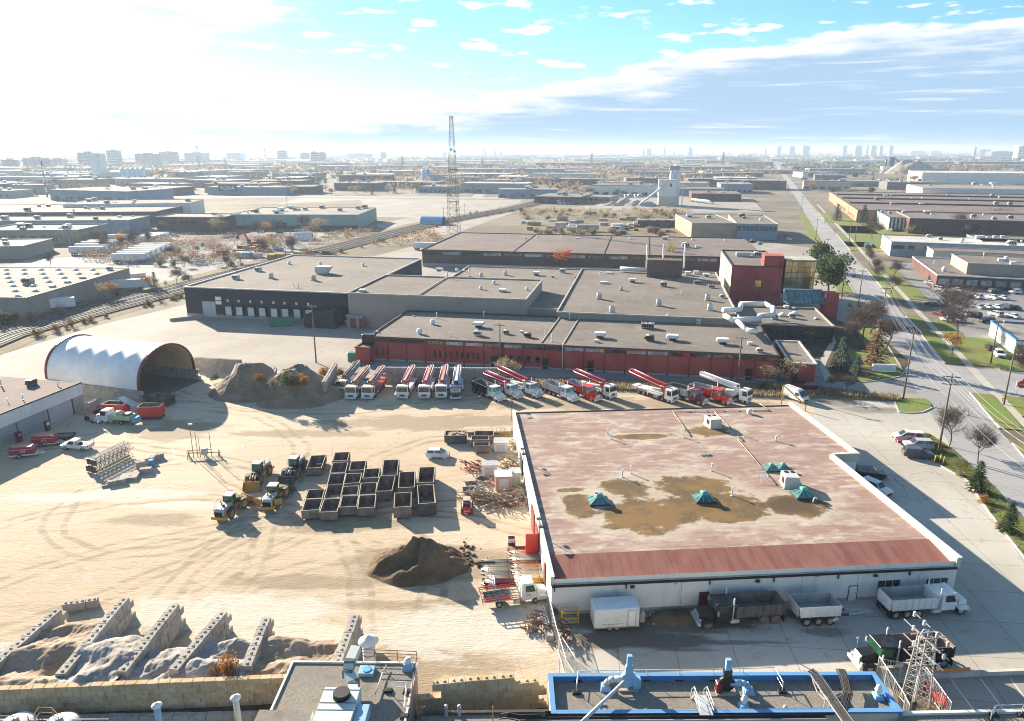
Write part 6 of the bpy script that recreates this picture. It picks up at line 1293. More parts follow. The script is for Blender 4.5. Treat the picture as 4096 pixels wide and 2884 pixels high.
def pickup(px, py, rz, lb, bm='p_white', group=None):
    t = thing('pickup_truck', lb, 'pickup', G(px, py), rz, group); MB().slab([(-2.6,0.45),(2.45,0.45),(2.6,0.65),(2.5,0.95),(1.5,1.1),(-2.55,1.1),(-2.62,0.7)], 1.9, 0.08).build('body', m_(bm), t)
    MB().slab([(-0.35,1.08),(1.55,1.08),(0.95,1.72),(-0.25,1.75)], 1.75, 0.06, 1.5).build('cab', m_(bm), t); g = MB(); pane(g, (1.55,-0.8,1.1), (1.55,0.8,1.1), (0.95,0.68,1.7), (0.95,-0.68,1.7), 0.08, 0.03); g.build('windshield', m_('glass'), t)
    for s in (-1, 1): g = MB(); a, b, c, d = (0.0,s*0.875,1.12), (1.35,s*0.875,1.12), (0.9,s*0.77,1.66), (0.0,s*0.77,1.66); (pane(g, a, b, c, d, 0.08, 0.03) if s < 0 else pane(g, b, a, d, c, 0.08, 0.03)); g.build('side_window', m_('glass'), t); MB().box(-2.64, -2.55, s*0.8-0.1, s*0.8+0.1, 0.8, 1.05).build('taillight', m_('taillight'), t); MB().box(2.5, 2.6, s*0.7-0.16, s*0.7+0.16, 0.72, 0.9).build('headlight', m_('headlight'), t)
    MB().box(-2.5, -0.45, -0.8, 0.8, 1.101, 1.11).build('bed', m_('trim_black'), t); r = MB(); 
    for s in (-1, 1): r.beam((-2.5,s*0.85,1.1), (-2.5,s*0.85,1.7), 0.05).beam((-0.5,s*0.85,1.1), (-0.5,s*0.85,1.8), 0.05)
    r.beam((-2.5,-0.85,1.7), (-2.5,0.85,1.7), 0.05).beam((-0.5,-0.85,1.8), (-0.5,0.85,1.8), 0.05).beam((-0.5,0.85,1.8), (-2.5,0.85,1.7), 0.05); r.build('ladder_rack', m_('darksteel'), t)
    for x in (-1.6, 1.6):
        for s in (-1, 1): wheel(t, x, s*0.86, 0.37, 0.24)
pickup(312, 1795, R(172), 'white pickup with a dark bed and rack near the workshop')
def compressor(px, py, rz, lb, letter, bm):
    t = thing('compressor_trailer', lb, 'compressor', G(px, py), rz, 'red compressor trailers'); MB().slab([(-1.9,0.6),(1.8,0.6),(1.9,1.6),(1.5,1.95),(-1.7,2.0),(-1.95,1.6)], 1.7, 0.1).build('canopy', m_(bm), t); MB().box(-2.0, 2.0, -0.9, 0.9, 0.45, 0.62).build('frame', m_('p_white'), t); MB().beam((2.0,0.5,0.5), (3.2,0,0.5), 0.12).beam((2.0,-0.5,0.5), (3.2,0,0.5), 0.12).beam((2.6,0.3,0), (2.6,0.3,0.8), 0.1).build('drawbar', m_('p_white'), t)
    axle(t, -0.4, 0.95, 0.38, 0.24); text(letter, 0.5, m_('white_letter'), t, (0.2, -0.88, 1.05), (R(90), 0, 0)); MB().box(-1.85, 1.75, -0.872, -0.85, 1.5, 1.56).build('stripe', m_('p_white'), t)
compressor(98, 1825, R(14), 'dark red compressor trailer nearest the camera at the left edge', '304', 'p_crimson'); compressor(185, 1780, R(8), 'red compressor trailer with white letters beside the workshop', 'J.C.L', 'p_red')
t = thing('flat_trailer', 'dark flat trailer parked behind the red compressors', 'trailer', G(255,1760), R(8)); MB().box(-1.8, 1.8, -1.0, 1.0, 0.6, 0.75).build('deck', m_('darksteel'), t); open_box(t, 'side_boards', -1.8, 1.8, 2.0, 0.76, 1.05, 'darksteel', 'bin_in', 0.06, 0, 0, 0, 'darksteel'); axle(t, 0, 0.95, 0.36, 0.22)
block_wall('low block bay wall beside the workshop corner', G(340,1660), G(405,1630), 3, 'block_grey', 1.5, 0.6, 0.7)
for k, (px, py) in enumerate(((350,1685),(375,1688),(385,1650),(392,1655),(397,1645))):
    t = thing('tyre', 'scrap tyre lying by the block bay', 'tyre', G(px, py)+Vector((0,0,0.15)), k, 'scrap tyres by the workshop'); w = wheel(t, 0, 0, 0.55, 0.3, 'tyre', 'tyre', 'tread', z=0.0); w.rotation_euler = (R(90) if k else R(10), 0, k)
    if not k: t.location.z = 0.5
def lattice(par, L_, s, n, mt, r=0.045, nm='lattice'):
    mb = MB(); C = [(-s,-s),(s,-s),(s,s),(-s,s)]
    for y, z in C: mb.beam((0,y,z+s), (L_,y,z+s), r*2)
    for k in range(n):
        x0, x1 = L_*k/n, L_*(k+1)/n
        for i in range(4): a, b = C[i], C[(i+1) % 4]; mb.beam((x0,a[0],a[1]+s), (x1,b[0],b[1]+s), r*1.3); mb.beam((x0,a[0],a[1]+s), (x0,b[0],b[1]+s), r)
    return mb.build(nm, m_(mt), par)
pA, pB = G(375,1893), G(532,1815); al = ang(pA, pB); ll = (pB-pA).length
for k, (dx, dz) in enumerate(((0,0.15),(1.1,0.15),(0.1,1.2),(1.15,1.2))):
    q = pA+rot2(0.2*k, dx, al); t = thing('crane_jib_section', ('bottom near', 'bottom far', 'top near', 'top far')[k]+' lattice jib section in the stack on the sand', 'jib section', (q.x, q.y, dz), al, 'stacked lattice jib sections'); lattice(t, ll*0.95, 0.45, 9, 'p_darkgrey' if k < 2 else 'p_gravelgrey', 0.035); MB().box(-0.1, 0.05, -0.5, 0.5, 0, 0.95).build('end_plate', m_('darksteel'), t)
for k, (px, py, l, w, h, a) in enumerate(((470,1935,2.6,0.8,0.7,28),(520,1912,2.6,2.2,0.5,12),(585,1890,1.8,1.0,0.8,12),(565,1870,1.4,0.9,1.1,30),(600,1850,1.6,0.8,0.9,35),(630,1835,2.0,0.7,0.8,38),(430,1945,1.6,0.4,0.3,35))): t = thing('concrete_block', ('long narrow concrete block nearest the camera in the row', 'square flat concrete slab beside the jib sections', 'concrete block with two lifting recesses', 'stubby block behind the slab', 'upright block in the middle of the row', 'longest block at the far end of the row', 'thin concrete sill left of the row')[k], 'concrete block', G(px, py), R(a), 'loose concrete blocks on the sand'); MB().bbox(-l/2, l/2, -w/2, w/2, 0, h, 0.05).build('casting', m_('block_grey'), t); MB().box(-0.1, 0.1, -0.1, 0.1, h-0.005, h+0.04).build('lifting_eye', m_('darksteel'), t)
t = thing('drum', 'blue plastic drum beside the concrete blocks', 'drum', G(608,1866)); MB().smooth().lathe((0,0,0), [(0.38,0),(0.42,0.1),(0.42,0.5),(0.44,0.55),(0.42,0.6),(0.42,1.1),(0.36,1.2)], 14).build('barrel', m_('p_blue'), t); MB().cyl((0,0,1.19), (0,0,1.23), 0.34, 0.34, 12).build('lid', m_('p_cyan'), t)
t = thing('light_tower', 'welding bench with tall lamp poles on timber trestles on the sand', 'light tower', G(815,1828), R(5)); mb = MB()
for x, h in ((-1.6,6.0),(-0.9,4.6),(-0.5,3.6),(1.3,4.4)): MB().cyl((x,0.1*x,0), (x,0.1*x,h), 0.06, 0.04, 5).build('pole', m_('darksteel'), t)
for x in (-2.4, 0.4, 2.6): MB().beam((x,0,0), (x,0,1.3), 0.14).beam((x-0.1,-0.6,0), (x,0,1.0), 0.1).beam((x-0.1,0.6,0), (x,0,1.0), 0.1).build('trestle', m_('lumber'), t)
MB().beam((-2.8,0,0.8), (3.0,0,0.8), 0.12).beam((-2.8,0.5,1.1), (1.2,0.5,1.1), 0.12).build('rail', m_('lumber'), t); MB().bbox(-0.2, 0.7, -0.4, 0.4, 0.5, 1.6, 0.05).build('control_box', m_('p_silver'), t); MB().box(-1.8, -1.2, -0.2, 0.2, 5.9, 6.1).build('lamp', m_('headlight'), t)
# pipe racks beside the garage
def pipes(px, py, n, ln, mt, lb, rz=R(3), r=0.09, lay=3):
    t = thing('pipe_bundle', lb, 'pipes', G(px, py), rz, 'bundles of steel pipe beside the garage')
    for l in range(lay):
        for k in range(n): q = inst(cylmesh(r, mt), 'pipe', t, (rng.uniform(-0.35,0.35), (k-n/2)*r*2.15+(l % 2)*r, 0.22+l*r*1.85), 0, (0, 0, rng.uniform(-0.012,0.012)), (ln/4, 1, 1))
    for x in (-ln*0.33, ln*0.33): MB().box(x-0.06, x+0.06, -n*r*1.2, n*r*1.2, 0, 0.13).beam((x,-n*r*1.25,0), (x,-n*r*1.25,0.9), 0.06).beam((x,n*r*1.25,0), (x,n*r*1.25,0.9), 0.06).build('cradle', m_('p_rust'), t)
def cylmesh(r, mt):
    key = ('cyl', r, mt)
    if key not in PROTO: o = MB().cyl((-2,0,0), (2,0,0), r, r, 7).build('pipe', m_(mt)); PROTO[key] = o.data; bpy.data.objects.remove(o)
    return PROTO[key]
for k in range(10): pipes(2098+k*2.2, 2205+k*14.5, 4, 3.9-0.02*k, ('p_rust','p_boom_tan','palewood','p_beige','p_rust','p_boom_tan','palewood','p_beige','p_cream','p_yellow')[k], ('farthest', 'second', 'third', 'fourth', 'fifth', 'sixth', 'seventh', 'eighth', 'ninth', 'nearest, yellow striped')[k]+' bundle of pipes in the right rack beside the garage')
for k in range(6): pipes(1990+k*1.5, 2258+k*16, 4, 3.7, ('p_gravelgrey','palewood','p_beige','p_gravelgrey','palewood','p_maroon')[k], ('farthest', 'second', 'third', 'fourth', 'fifth', 'nearest')[k]+' bundle of pipes in the left rack behind the flatbed')
openbin('white crate at the far end of the pipe racks', 2046, 2185, R(3), 1.0, 0.7, 1.3, 'p_white', 'crate', 'crate'); pipes(1965, 2345, 4, 2.6, 'p_white', 'short white pipes standing across the end of the flatbed', R(95)); pipes(2112, 2505, 1, 2.6, 'p_beige', 'two loose pipes lying in front of the flatbed', R(80), 0.13, 1); pipes(2125, 2500, 1, 2.6, 'p_beige', 'loose pipe lying beside the two others in front of the flatbed', R(80), 0.13, 1)
t = thing('steel_plate', 'dark steel plate leaning on the ground left of the pipe racks', 'plate', G(1945,2268), R(3)); MB().box(-1.1, 1.1, -0.06, 0.06, 0, 0.8).build('sheet', m_('p_darkgrey'), t); MB().beam((-0.9,0.05,0.7), (-0.9,0.6,0.0), 0.06).beam((0.9,0.05,0.7), (0.9,0.6,0.0), 0.06).build('props', m_('p_rust'), t)
# sheds and scrap against the garage's left wall
def shed(px, py, rz, l, w, h, mt, lb, topm='p_silver'):
    t = thing('storage_shed', lb, 'shed', G(px, py), rz); MB().bbox(-l/2, l/2, -w/2, w/2, 0.08, h, 0.04).build('body', m_(mt), t); MB().box(-l/2-0.08, l/2+0.08, -w/2-0.08, w/2+0.08, h+0.005, h+0.09).build('roof', m_(topm), t); MB().box(-l*0.3, l*0.3, -w/2-0.03, -w/2, 0.15, h-0.3).build('door', m_('hvac'), t); return t
shed(2003, 1802, R(2), 2.3, 1.7, 1.7, 'p_white', 'white steel box shed beside the three small bins'); shed(1958, 1895, R(3), 2.4, 1.8, 1.8, 'p_white', 'white shed beside the red pipe rack'); shed(2013, 1952, R(4), 2.5, 2.2, 2.4, 'p_pink', 'pinkish tarpaulin covered shed in the scrap corner', 'hvac_white'); shed(2060, 1935, R(4), 1.6, 2.0, 2.2, 'p_cream', 'cream shed tight against the garage wall')
t = thing('ladder', 'white ladder leaning on the cream shed', 'ladder', G(2075,1900), R(4)); mb = MB().beam((-0.25,0,2.3), (-0.25,0.9,3.1), 0.05).beam((0.25,0,2.3), (0.25,0.9,3.1), 0.05); [mb.beam((-0.25,0.15*k,2.33+0.13*k), (0.25,0.15*k,2.33+0.13*k), 0.04) for k in range(6)]; mb.build('rungs', m_('hvac_white'), t)
def scrap(px, py, n, sx, sy, lb, mts):
    t = thing('scrap_heap', lb, 'scrap heap', G(px, py), 0.1, 'scrap heaps beside the garage')
    for q, mt in enumerate(mts):
        mb = MB()
        for k in range(n//len(mts)):
            c = Vector((rng.gauss(0,sx), rng.gauss(0,sy), rng.uniform(0.05,0.9))); d = Vector((rng.uniform(-1,1), rng.uniform(-1,1), rng.uniform(-0.3,0.6)))*rng.uniform(0.4,1.3)
            if rng.random() < 0.6: mb.beam(c-d, c+d, rng.uniform(0.05,0.14))
            else: P = [c+rot2(0.8*math.cos(x_), 0.8*math.sin(x_), q)+Vector((0,0,0.4*x_)) for x_ in [0,0.5,1.0,1.5,2.0]]; mb.tube(P, 0.06, 5)
        tag(mb.build('scrap_metal', m_(mt), t), kind='stuff')
scrap(1915, 1975, 60, 1.0, 0.9, 'heap of bent pipe in the scrap corner behind the skid steer', ('p_beige','palewood','p_silver')); scrap(1990, 2008, 130, 1.9, 0.9, 'widest heap of scrap pipe between the sheds and skid steer', ('p_beige','palewood','rubble','p_rust')); scrap(2062, 2005, 80, 0.8, 1.2, 'heap of scrap hoses against the garage wall', ('p_beige','rubble','p_red','palewood')); scrap(1885, 2005, 40, 0.9, 0.5, 'low heap of scrap bars right behind the skid steer', ('p_rust','p_beige'))
scrap(1900, 1880, 40, 0.9, 0.3, 'rack of red pipes left of the white shed', ('p_red','p_rust')); scrap(2045, 1865, 40, 1.1, 0.3, 'rack of tan pipes beyond the sheds', ('palewood','p_rust'))
for px, py, a, lb in ((1890,1945,12,'shallow grey steel tray on the sand, upper one'),(1880,1968,8,'shallow tray holding scrap below the grey tray'),(1935,1928,-35,'tilted brown tray beside the white shed')): t = thing('steel_tray', lb, 'tray', G(px, py), R(a), 'trays in the scrap corner'); open_box(t, 'pan', -1.0, 1.0, 1.3, 0.1, 0.55, 'p_silver', 'bin_brown', 0.05, 0.15, 0, 0.15, 'p_beige'); MB().box(-0.9, 0.9, -0.5, -0.4, 0, 0.11).box(-0.9, 0.9, 0.4, 0.5, 0, 0.11).build('runners', m_('darksteel'), t)
t = thing('flatbed_deck', 'dusty detached flatbed deck lying by the garage', 'deck', G(1950,1728), R(3)); MB().box(-4.2, 4.2, -1.3, 1.3, 0.35, 0.6).build('deck', m_('palewood'), t); MB().box(2.0, 4.25, -1.34, -1.28, 0.1, 0.6).build('edge_beam', m_('p_loader'), t); [MB().beam((-2.6+k*0.7,-1.2,0.62), (-2.6+k*0.7,0.3,0.62), 0.05, 0.05).build('slat', m_('p_beige'), t) for k in range(9)]
scrap(2058, 1795, 24, 0.3, 0.7, 'leaning planks beside the white steel box', ('palewood','lumber')); scrap(1905, 1510+12, 40, 3.0, 0.5, 'stack of weathered timber beside the blue pump truck', ('lumber','palewood'))
# in front of the garage: fence, rack, rubble
def mesh_fence(name, label, pts, h, n, mt='galv', mesh='galv', cat='fence', rails=2, dense=8, group=None):
    P = [G(*p) if not isinstance(p, Vector) else p for p in pts]; t = thing(name, label, cat, (P[0].x, P[0].y, 0), 0, group); o = Vector((P[0].x, P[0].y, 0))
    for a, b in zip(P, P[1:]):
        a, b = a-o, b-o; a.z = b.z = 0
        for k in range(n+1): q = a+(b-a)*k/n; MB().cyl(q, q+Vector((0,0,h)), 0.04, 0.04, 5).build('post', m_(mt), t)
        for r in range(rails): z = h*(1 if r == 0 else 0.05+0.45*(r-1)); MB().cyl(a+Vector((0,0,z)), b+Vector((0,0,z)), 0.03, 0.03, 4).build('rail', m_(mt), t)
        mb = MB(); m2 = max(2, int((b-a).length*dense/2))
        for k in range(m2): q = a+(b-a)*k/m2; q2 = a+(b-a)*min(1, (k+1.5)/m2); mb.beam(q, q2+Vector((0,0,h)), 0.012); mb.beam(q+Vector((0,0,h)), q2, 0.012)
        tag(mb.build('wire_mesh', m_(mesh), t), kind='stuff')
    return t
mesh_fence('chain_link_fence', 'leaning chain link fence at the left corner of the garage front', [(2190,2430),(2222,2570),(2262,2712)], 2.2, 3)
mesh_fence('chain_link_gate', 'open chain link gate swung out in front of the garage corner', [(2238,2600),(2300,2700)], 2.0, 2, cat='gate')
t = thing('cage_rack', 'yellow pipe cage against the garage front wall', 'rack', G(2278,2484), R(5)); mb = MB()
for x in (-0.9, 0.9):
    for y in (-0.5, 0.5): mb.beam((x,y,0), (x,y,1.5), 0.09)
for z in (0.1, 0.7, 1.4):
    for y in (-0.5, 0.5): mb.beam((-0.9,y,z), (0.9,y,z), 0.08)
    for x in (-0.9, 0.9): mb.beam((x,-0.5,z), (x,0.5,z), 0.08)
mb.build('cage', m_('p_yellow'), t); MB().box(-0.8, 0.8, -0.45, 0.45, 0.1, 0.16).build('floor', m_('palewood'), t)
t = thing('insulator_stack', 'long bundle of grey electrical gear on a concrete block by the fence', 'gear', G(2185,2512), R(98)); MB().bbox(-2.2, -1.2, -0.45, 0.45, 0, 0.6, 0.05).build('block', m_('block_grey'), t); lattice(t, 3.2, 0.28, 9, 'insulator', 0.05, 'ladder_rack')
scrap(2150, 2520, 30, 0.5, 0.5, 'heap of broken orange stone beside the fence', ('rubble','p_rust')); scrap(2255, 2560, 24, 0.3, 0.6, 'dark scrap lying in the shade behind the fence', ('darksteel','p_rust'))
tree('shrub_olive', 2216, 2455, 1.8, 'weed growing at the left corner of the garage front', None, 0.5)
rub = MB()
for k in range(140):
    p = G(2620+rng.uniform(-80,190), 2465+rng.gauss(0,14)); s_ = rng.uniform(0.03, 0.16); rub.tbox(p.x-s_, p.x+s_, p.y-s_, p.y+s_, -0.01, s_*0.8, s_*0.4, s_*0.4)
tag(rub.build('rubble_scatter', m_('gravel_grey')), kind='stuff')
p = G(2700,2472); heap('dirt_heap', 'low dark dirt heap between the cargo trailer and the black dump truck', (p.x, p.y, 0), 3.6, 1.6, 0.7, 'soil', R(5), 3.3, 20)
# garage car park
for kd, co, px, py, h, lb in (('minivan','white',3632,1760,168,'white minivan, farthest of the four cars by the grass island'),('sedan','maroon',3640,1775,170,'dark red sedan hidden between the white minivan and the silver car'),('suv','silver',3670,1792,172,'silver car, third of the four by the grass island'),('suv','grey',3668,1828,-12,'dark grey crossover, nearest of the four cars by the grass island'),('suv','black',3476,1908,-12,'black crossover parked in the garage shadow'),('suv','white',3500,1965,-60,'white car mostly hidden behind the garage parapet'),('suv','maroon',3222,1555,178,'dark red crossover behind the white van')): car(kd, co, px, py, h, lb, 'cars by the garage')
paint('p_bluetop', (0.12, 0.29, 0.52), 0.5, 0.1)
# ------------------------------------------------------------------ roofs along the bottom edge
ZR = 3.4
NW, NE, DI, SW = G(2192,2697,ZR+0.5), G(3497,2690,ZR+0.5), G(3612,2850,ZR+0.5), G(2192,2852,ZR+0.5)
br = thing('blue_edged_building', 'low building with a stone covered roof and bright blue parapet', 'building', (NW.x, NW.y, 0), ang(NW, NE)); P = [loc(br, q) for q in (NW, NE, DI, SW)]; P = [(q.x, q.y) for q in P]; P[3] = (0.0, P[2][1]); PP = [P[3], P[2], P[1], P[0]]
walls(MB(), PP, 0, ZR+0.4).build('wall', m_('wall_cream'), br); brf = MB().add([(x,y,ZR) for x,y in PP], [(0,1,2,3)]).build('roof', m_('stoneroof'), br)
for i in range(4):
    a, b = Vector((*PP[i], ZR+0.28+0.004*i)), Vector((*PP[(i+1) % 4], ZR+0.28+0.004*i)); c = Vector((sum(p[0] for p in PP)/4, sum(p[1] for p in PP)/4, 0)); nrm = Vector(((b-a).y, -(b-a).x, 0)).normalized(); nrm = -nrm if nrm.dot(c-a) < 0 else nrm
    MB().beam(a+nrm*0.2, b+nrm*0.2, 0.36, 0.55).build('parapet', m_('p_blue'), br); MB().beam(a+nrm*0.2+Vector((0,0,0.30)), b+nrm*0.2+Vector((0,0,0.30)), 0.44, 0.05).build('coping', m_('p_bluetop'), br)
def LR(px, py, dz=0.0, t=None, z=None): q = loc(t or br, G(px, py, (z or ZR)+dz)); return Vector((q.x, q.y, (z or ZR)+dz))
def guard(t, rf, pts, z, mt='galv'):
    Q = [LR(*p, 0, t, z) for p in pts]; up = Vector((0,0,1.05)); h = MB()
    for a, b in zip(Q, Q[1:]): MB().tube([a+up, b+up], 0.045, 5).build('guard_rail', m_(mt), rf); MB().tube([a+up*0.5, b+up*0.5], 0.03, 5).build('guard_rail', m_(mt), rf)
    for q in Q: MB().tube([q, q+up], 0.035, 5).build('guard_post', m_(mt), rf); MB().tbox(q.x-0.38, q.x+0.38, q.y-0.28, q.y+0.28, z+0.01, z+0.22, 0.1, 0.08).build('post_weight', m_('trim_black'), rf)
guard(br, brf, [(2305,2772),(2312,2722),(2450,2720),(2585,2718),(2715,2717),(2850,2716),(2970,2712),(3095,2708),(3128,2768)], ZR)
def blower(px, py, fm, flip):
    q = LR(px, py); o = MB().box(-0.9, 0.9, -0.5, 0.5, 0, 0.16).build('blower_base', m_('palewood'), brf, q); s = 1 if flip else -1
    MB().cyl((0,-0.22,0.95), (0,0.22,0.95), 0.72, 0.72, 18).box(-0.34, 0.38, -0.2, 0.2, 0.95, 2.4).build('scroll_fan', m_(fm), o); MB().box(-0.22, 0.22, -0.18, 0.18, 2.4, 3.5).build('exhaust_stack', m_('p_ltblue'), o)
    MB().bbox(0.4 if not flip else -0.9, 1.1 if not flip else -0.4, -0.35, 0.35, 0.16, 1.1, 0.05).build('motor', m_('p_ltblue' if not flip else 'p_maroon'), o)
    MB().tube([(s*0.3,0,0.95),(s*1.3,0,0.98),(s*1.75,0,0.85),(s*2.0,0,0.5),(s*2.05,0,0.1)], 0.28, 10).build('duct', m_('hvac' if not flip else 'p_ltblue'), o); MB().tbox(s*2.05-0.5, s*2.05+0.5, -0.5, 0.5, 0, 0.4, 0.15, 0.15).build('curb', m_('p_ltblue'), o)
blower(2512, 2752, 'p_ltblue', False); blower(2902, 2768, 'p_black', True)
MB().cyl(LR(2495,2728,1.2), LR(2318,2898,1.0), 0.16, 0.16, 12).build('silver_pipe', m_('galv'), brf); q = LR(2408,2820); MB().beam(q, q+Vector((0,0,1.0)), 0.06).box(q.x-0.3, q.x+0.3, q.y-0.08, q.y+0.08, ZR, ZR+0.12).build('pipe_stand', m_('galv'), brf)
for px, py in ((2975,2828),(3510,2788)): q = LR(px, py); o = MB().tbox(-0.45, 0.45, -0.45, 0.45, 0, 0.35, 0.12, 0.12).build('vent_curb', m_('p_ltblue'), brf, q); MB().lathe((0,0,0.35), [(0.18,0),(0.18,0.3),(0.32,0.36),(0.32,0.5),(0.2,0.62),(0.24,0.8),(0,0.95)], 12).build('mushroom_vent', m_('hvac_white'), o)
for px, py in ((2585,2842),(3140,2830)): q = LR(px, py); MB().lathe((0,0,0), [(0.16,0),(0.16,0.1),(0.1,0.2),(0,0.24)], 10).build('roof_drain', m_('hvac_white'), brf, q)
def tray(px, mt='galv', w=0.55, z=0.35, nc=6, nm='cable_tray', rung=0.45, t=None, rf=None, zr=None, cab=True):
    Q = [LR(p[0], p[1], (p[2] if len(p) > 2 else z), t, zr) for p in px]; mb = MB(); cb = MB(); rg = MB()
    for a, b in zip(Q, Q[1:]):
        d = (b-a); d.z = 0; d.normalize(); sd = Vector((-d.y, d.x, 0))
        for s in (-1, 1): mb.beam(a+sd*s*w/2, b+sd*s*w/2, 0.05, 0.12)
        n = int((b-a).length/rung)
        for k in range(n+1): c = a+(b-a)*k/max(1,n); rg.beam(c-sd*w/2, c+sd*w/2, 0.04)
        for k in range(nc): s = (k-(nc-1)/2)*w*0.8/nc; j = Vector((0,0,0.05+0.03*rng.random())); cb.cyl(a+sd*s+j, b+sd*(s+rng.uniform(-0.03,0.03))+j, 0.035, 0.035, 4, False)
    o = mb.build(nm, m_(mt), rf or brf); tag(rg.build('rungs', m_(mt), o), kind='stuff')
    if cab: tag(cb.build('cables', m_('cable'), o), kind='stuff')
tray([(3240,2682,0.95),(3262,2700,0.9),(3330,2800,0.7),(3395,2892,0.6)], w=0.9, nc=9); tray([(3362,2678,0.95),(3378,2715,0.9),(3392,2775,0.7),(3372,2850,0.5)], 'darksteel', w=0.75, nc=10); tray([(2180,2858,0.5),(2700,2853,0.5),(3330,2846,0.5)], 'darksteel', 0.7, nc=12); tray([(2100,2874,0.4),(2600,2872,0.4),(3300,2868,0.4)], 'galv', 0.5, nc=8); tray([(3255,2715,0.4),(3278,2770,0.4),(3310,2800,0.4),(3300,2838,0.4)], w=0.35, nc=0, cab=False)
def stairs(px, py):
    q = LR(px, py); o = MB().box(-0.55, 0.55, -1.3, 0.9, 0.85, 0.93).build('crossover_platform', m_('galv'), brf, q)
    st = MB()
    for s in (-0.55, 0.55):
        st.beam((s,0.9,0.9), (s,1.6,0.0), 0.07).tube([(s,1.7,0.0),(s,1.65,1.0),(s,0.9,1.9),(s,-1.3,1.9)], 0.035, 5).tube([(s,0.9,0.9),(s,0.9,1.9)], 0.035, 5).tube([(s,-0.2,0.9),(s,-0.2,1.9)], 0.035, 5).tube([(s,0.9,1.4),(s,-1.3,1.4)], 0.03, 5)
    st.build('stair_rails', m_('galv'), o); [MB().box(-0.55, 0.55, 0.95+0.2*k, 1.2+0.2*k, 0.72-0.22*k, 0.76-0.22*k).build('tread', m_('galv'), o) for k in range(3)]
stairs(2808, 2850)
# dark roof at the very bottom, with pipes
def low_roof(lb, pxs, z, mt='stoneroof', edge='trim_white'):
    Q = [G(*p, z) for p in pxs]; t = thing('low_roof_building', lb, 'building', (Q[0].x, Q[0].y, 0), 0); o = Vector((Q[0].x, Q[0].y, 0)); Pl = [((q-o).x, (q-o).y) for q in Q]; walls(MB(), Pl, 0, z).build('wall', m_('wall_block'), t); r = MB().add([(x,y,z) for x,y in Pl], [tuple(range(len(Pl)))]).build('roof', m_(mt), t)
    if r.data.polygons[0].normal.z < 0: r.data.flip_normals()
    MB().beam((*Pl[0], z+0.1), (*Pl[1], z+0.1), 0.3, 0.25).build('parapet', m_(edge), t); return t, r
lr2, lrf2 = low_roof('grey stone roof at the bottom edge between the two near buildings', [(1690,2856),(2192,2850),(2250,2990),(1650,2990)], 2.6, 'stoneroof', 'trim_dark'); 
for px in (1785, 1838): q = loc(lr2, G(px, 2862, 2.6)); MB().lathe((q.x, q.y, 2.6), [(0.16,0),(0.16,0.9),(0.2,0.95),(0.12,1.1),(0,1.12)], 10).build('vent_pipe', m_('galv'), lrf2)
q = loc(lr2, G(1972,2884,2.6)); MB().cyl((q.x,q.y,2.6), (q.x,q.y,4.2), 0.05, 0.05, 6).build('yellow_pipe', m_('p_yellow'), lrf2)
tray([(2000,2866,0.3),(2030,2862,0.6),(2080,2872,0.7),(2190,2868,0.7)], 'darksteel', 0.6, nc=9); lr3, lrf3 = low_roof('stone covered roof at the bottom right corner', [(3600,2858),(4120,2848),(4160,2990),(3600,2990)], ZR)
guard(lr3, lrf3, [(3960,2885),(3975,2862),(4085,2858)], ZR)
# left near building
ZL = 4.2; A, B, C = G(1172,2650,ZL), G(1668,2655,ZL), G(1085,2900,ZL); nl = thing('plant_building', 'near building with a stone covered roof and pale green air ducts', 'building', (A.x, A.y, 0), ang(A, B)); wN = (B-A).length; dN = -loc(nl, C).y
walls(MB(), [(0,-dN-6),(wN,-dN-6),(wN,0),(0,0)], 0, ZL+0.02).build('wall', m_('wall_block'), nl); nrf = MB().add([(0,-dN-6,ZL),(wN,-dN-6,ZL),(wN,0,ZL),(0,0,ZL)], [(0,1,2,3)]).build('roof', m_('stoneroof'), nl); coping(nl, [(0,-dN-6),(wN,-dN-6),(wN,0),(0,0)], ZL+0.08, 0.18, 0.16, 'trim_white')
N_ = lambda px, py, dz=0.0: LR(px, py, dz, nl, ZL)
def rduct(pts, w, h, mt, nm='air_duct'):
    P = [Vector(p) for p in pts]
    for a, b in zip(P, P[1:]): d = (b-a).normalized()*0.02; MB().beam(a+d, b-d, w, h).build(nm, m_(mt), nrf)
    for p in P[1:-1]: MB().bbox(p.x-w*0.54, p.x+w*0.54, p.y-w*0.4, p.y+w*0.4, p.z-h*0.54, p.z+h*0.54, 0.03).build('duct_flange', m_('p_darkgrey'), nrf)
rduct([N_(1425,2592,2.2), N_(1400,2650,1.9), N_(1392,2690,1.4), N_(1415,2735,1.1), N_(1408,2790,1.0)], 0.85, 0.7, 'p_palegreen')
q = N_(1365,2850); o = MB().bbox(-1.6, 1.5, -2.6, 1.3, 0.2, 1.5, 0.06).build('air_handler', m_('p_palegreen'), nrf, q); MB().cyl((0.1,0.2,1.5), (0.1,0.2,1.95), 0.75, 0.7, 18).build('fan_housing', m_('trim_black'), o); [MB().box(-1.62, 1.52, y, y+0.06, 1.5, 1.53).build('panel_joint', m_('p_darkgrey'), o) for y in (-1.4, -0.6, 0.9)]; MB().bbox(1.55, 2.6, -2.6, -0.3, 0.2, 1.2, 0.05).build('side_unit', m_('p_ltblue'), o)
q = N_(1468,2690); o = MB().bbox(-0.7, 0.7, -0.6, 0.6, 0.05, 0.35, 0.05).build('blue_unit', m_('p_ltblue'), nrf, q); MB().cyl((0,0,0.35), (0,0,0.42), 0.4, 0.4, 14).build('fan_cover', m_('p_cyan'), o)
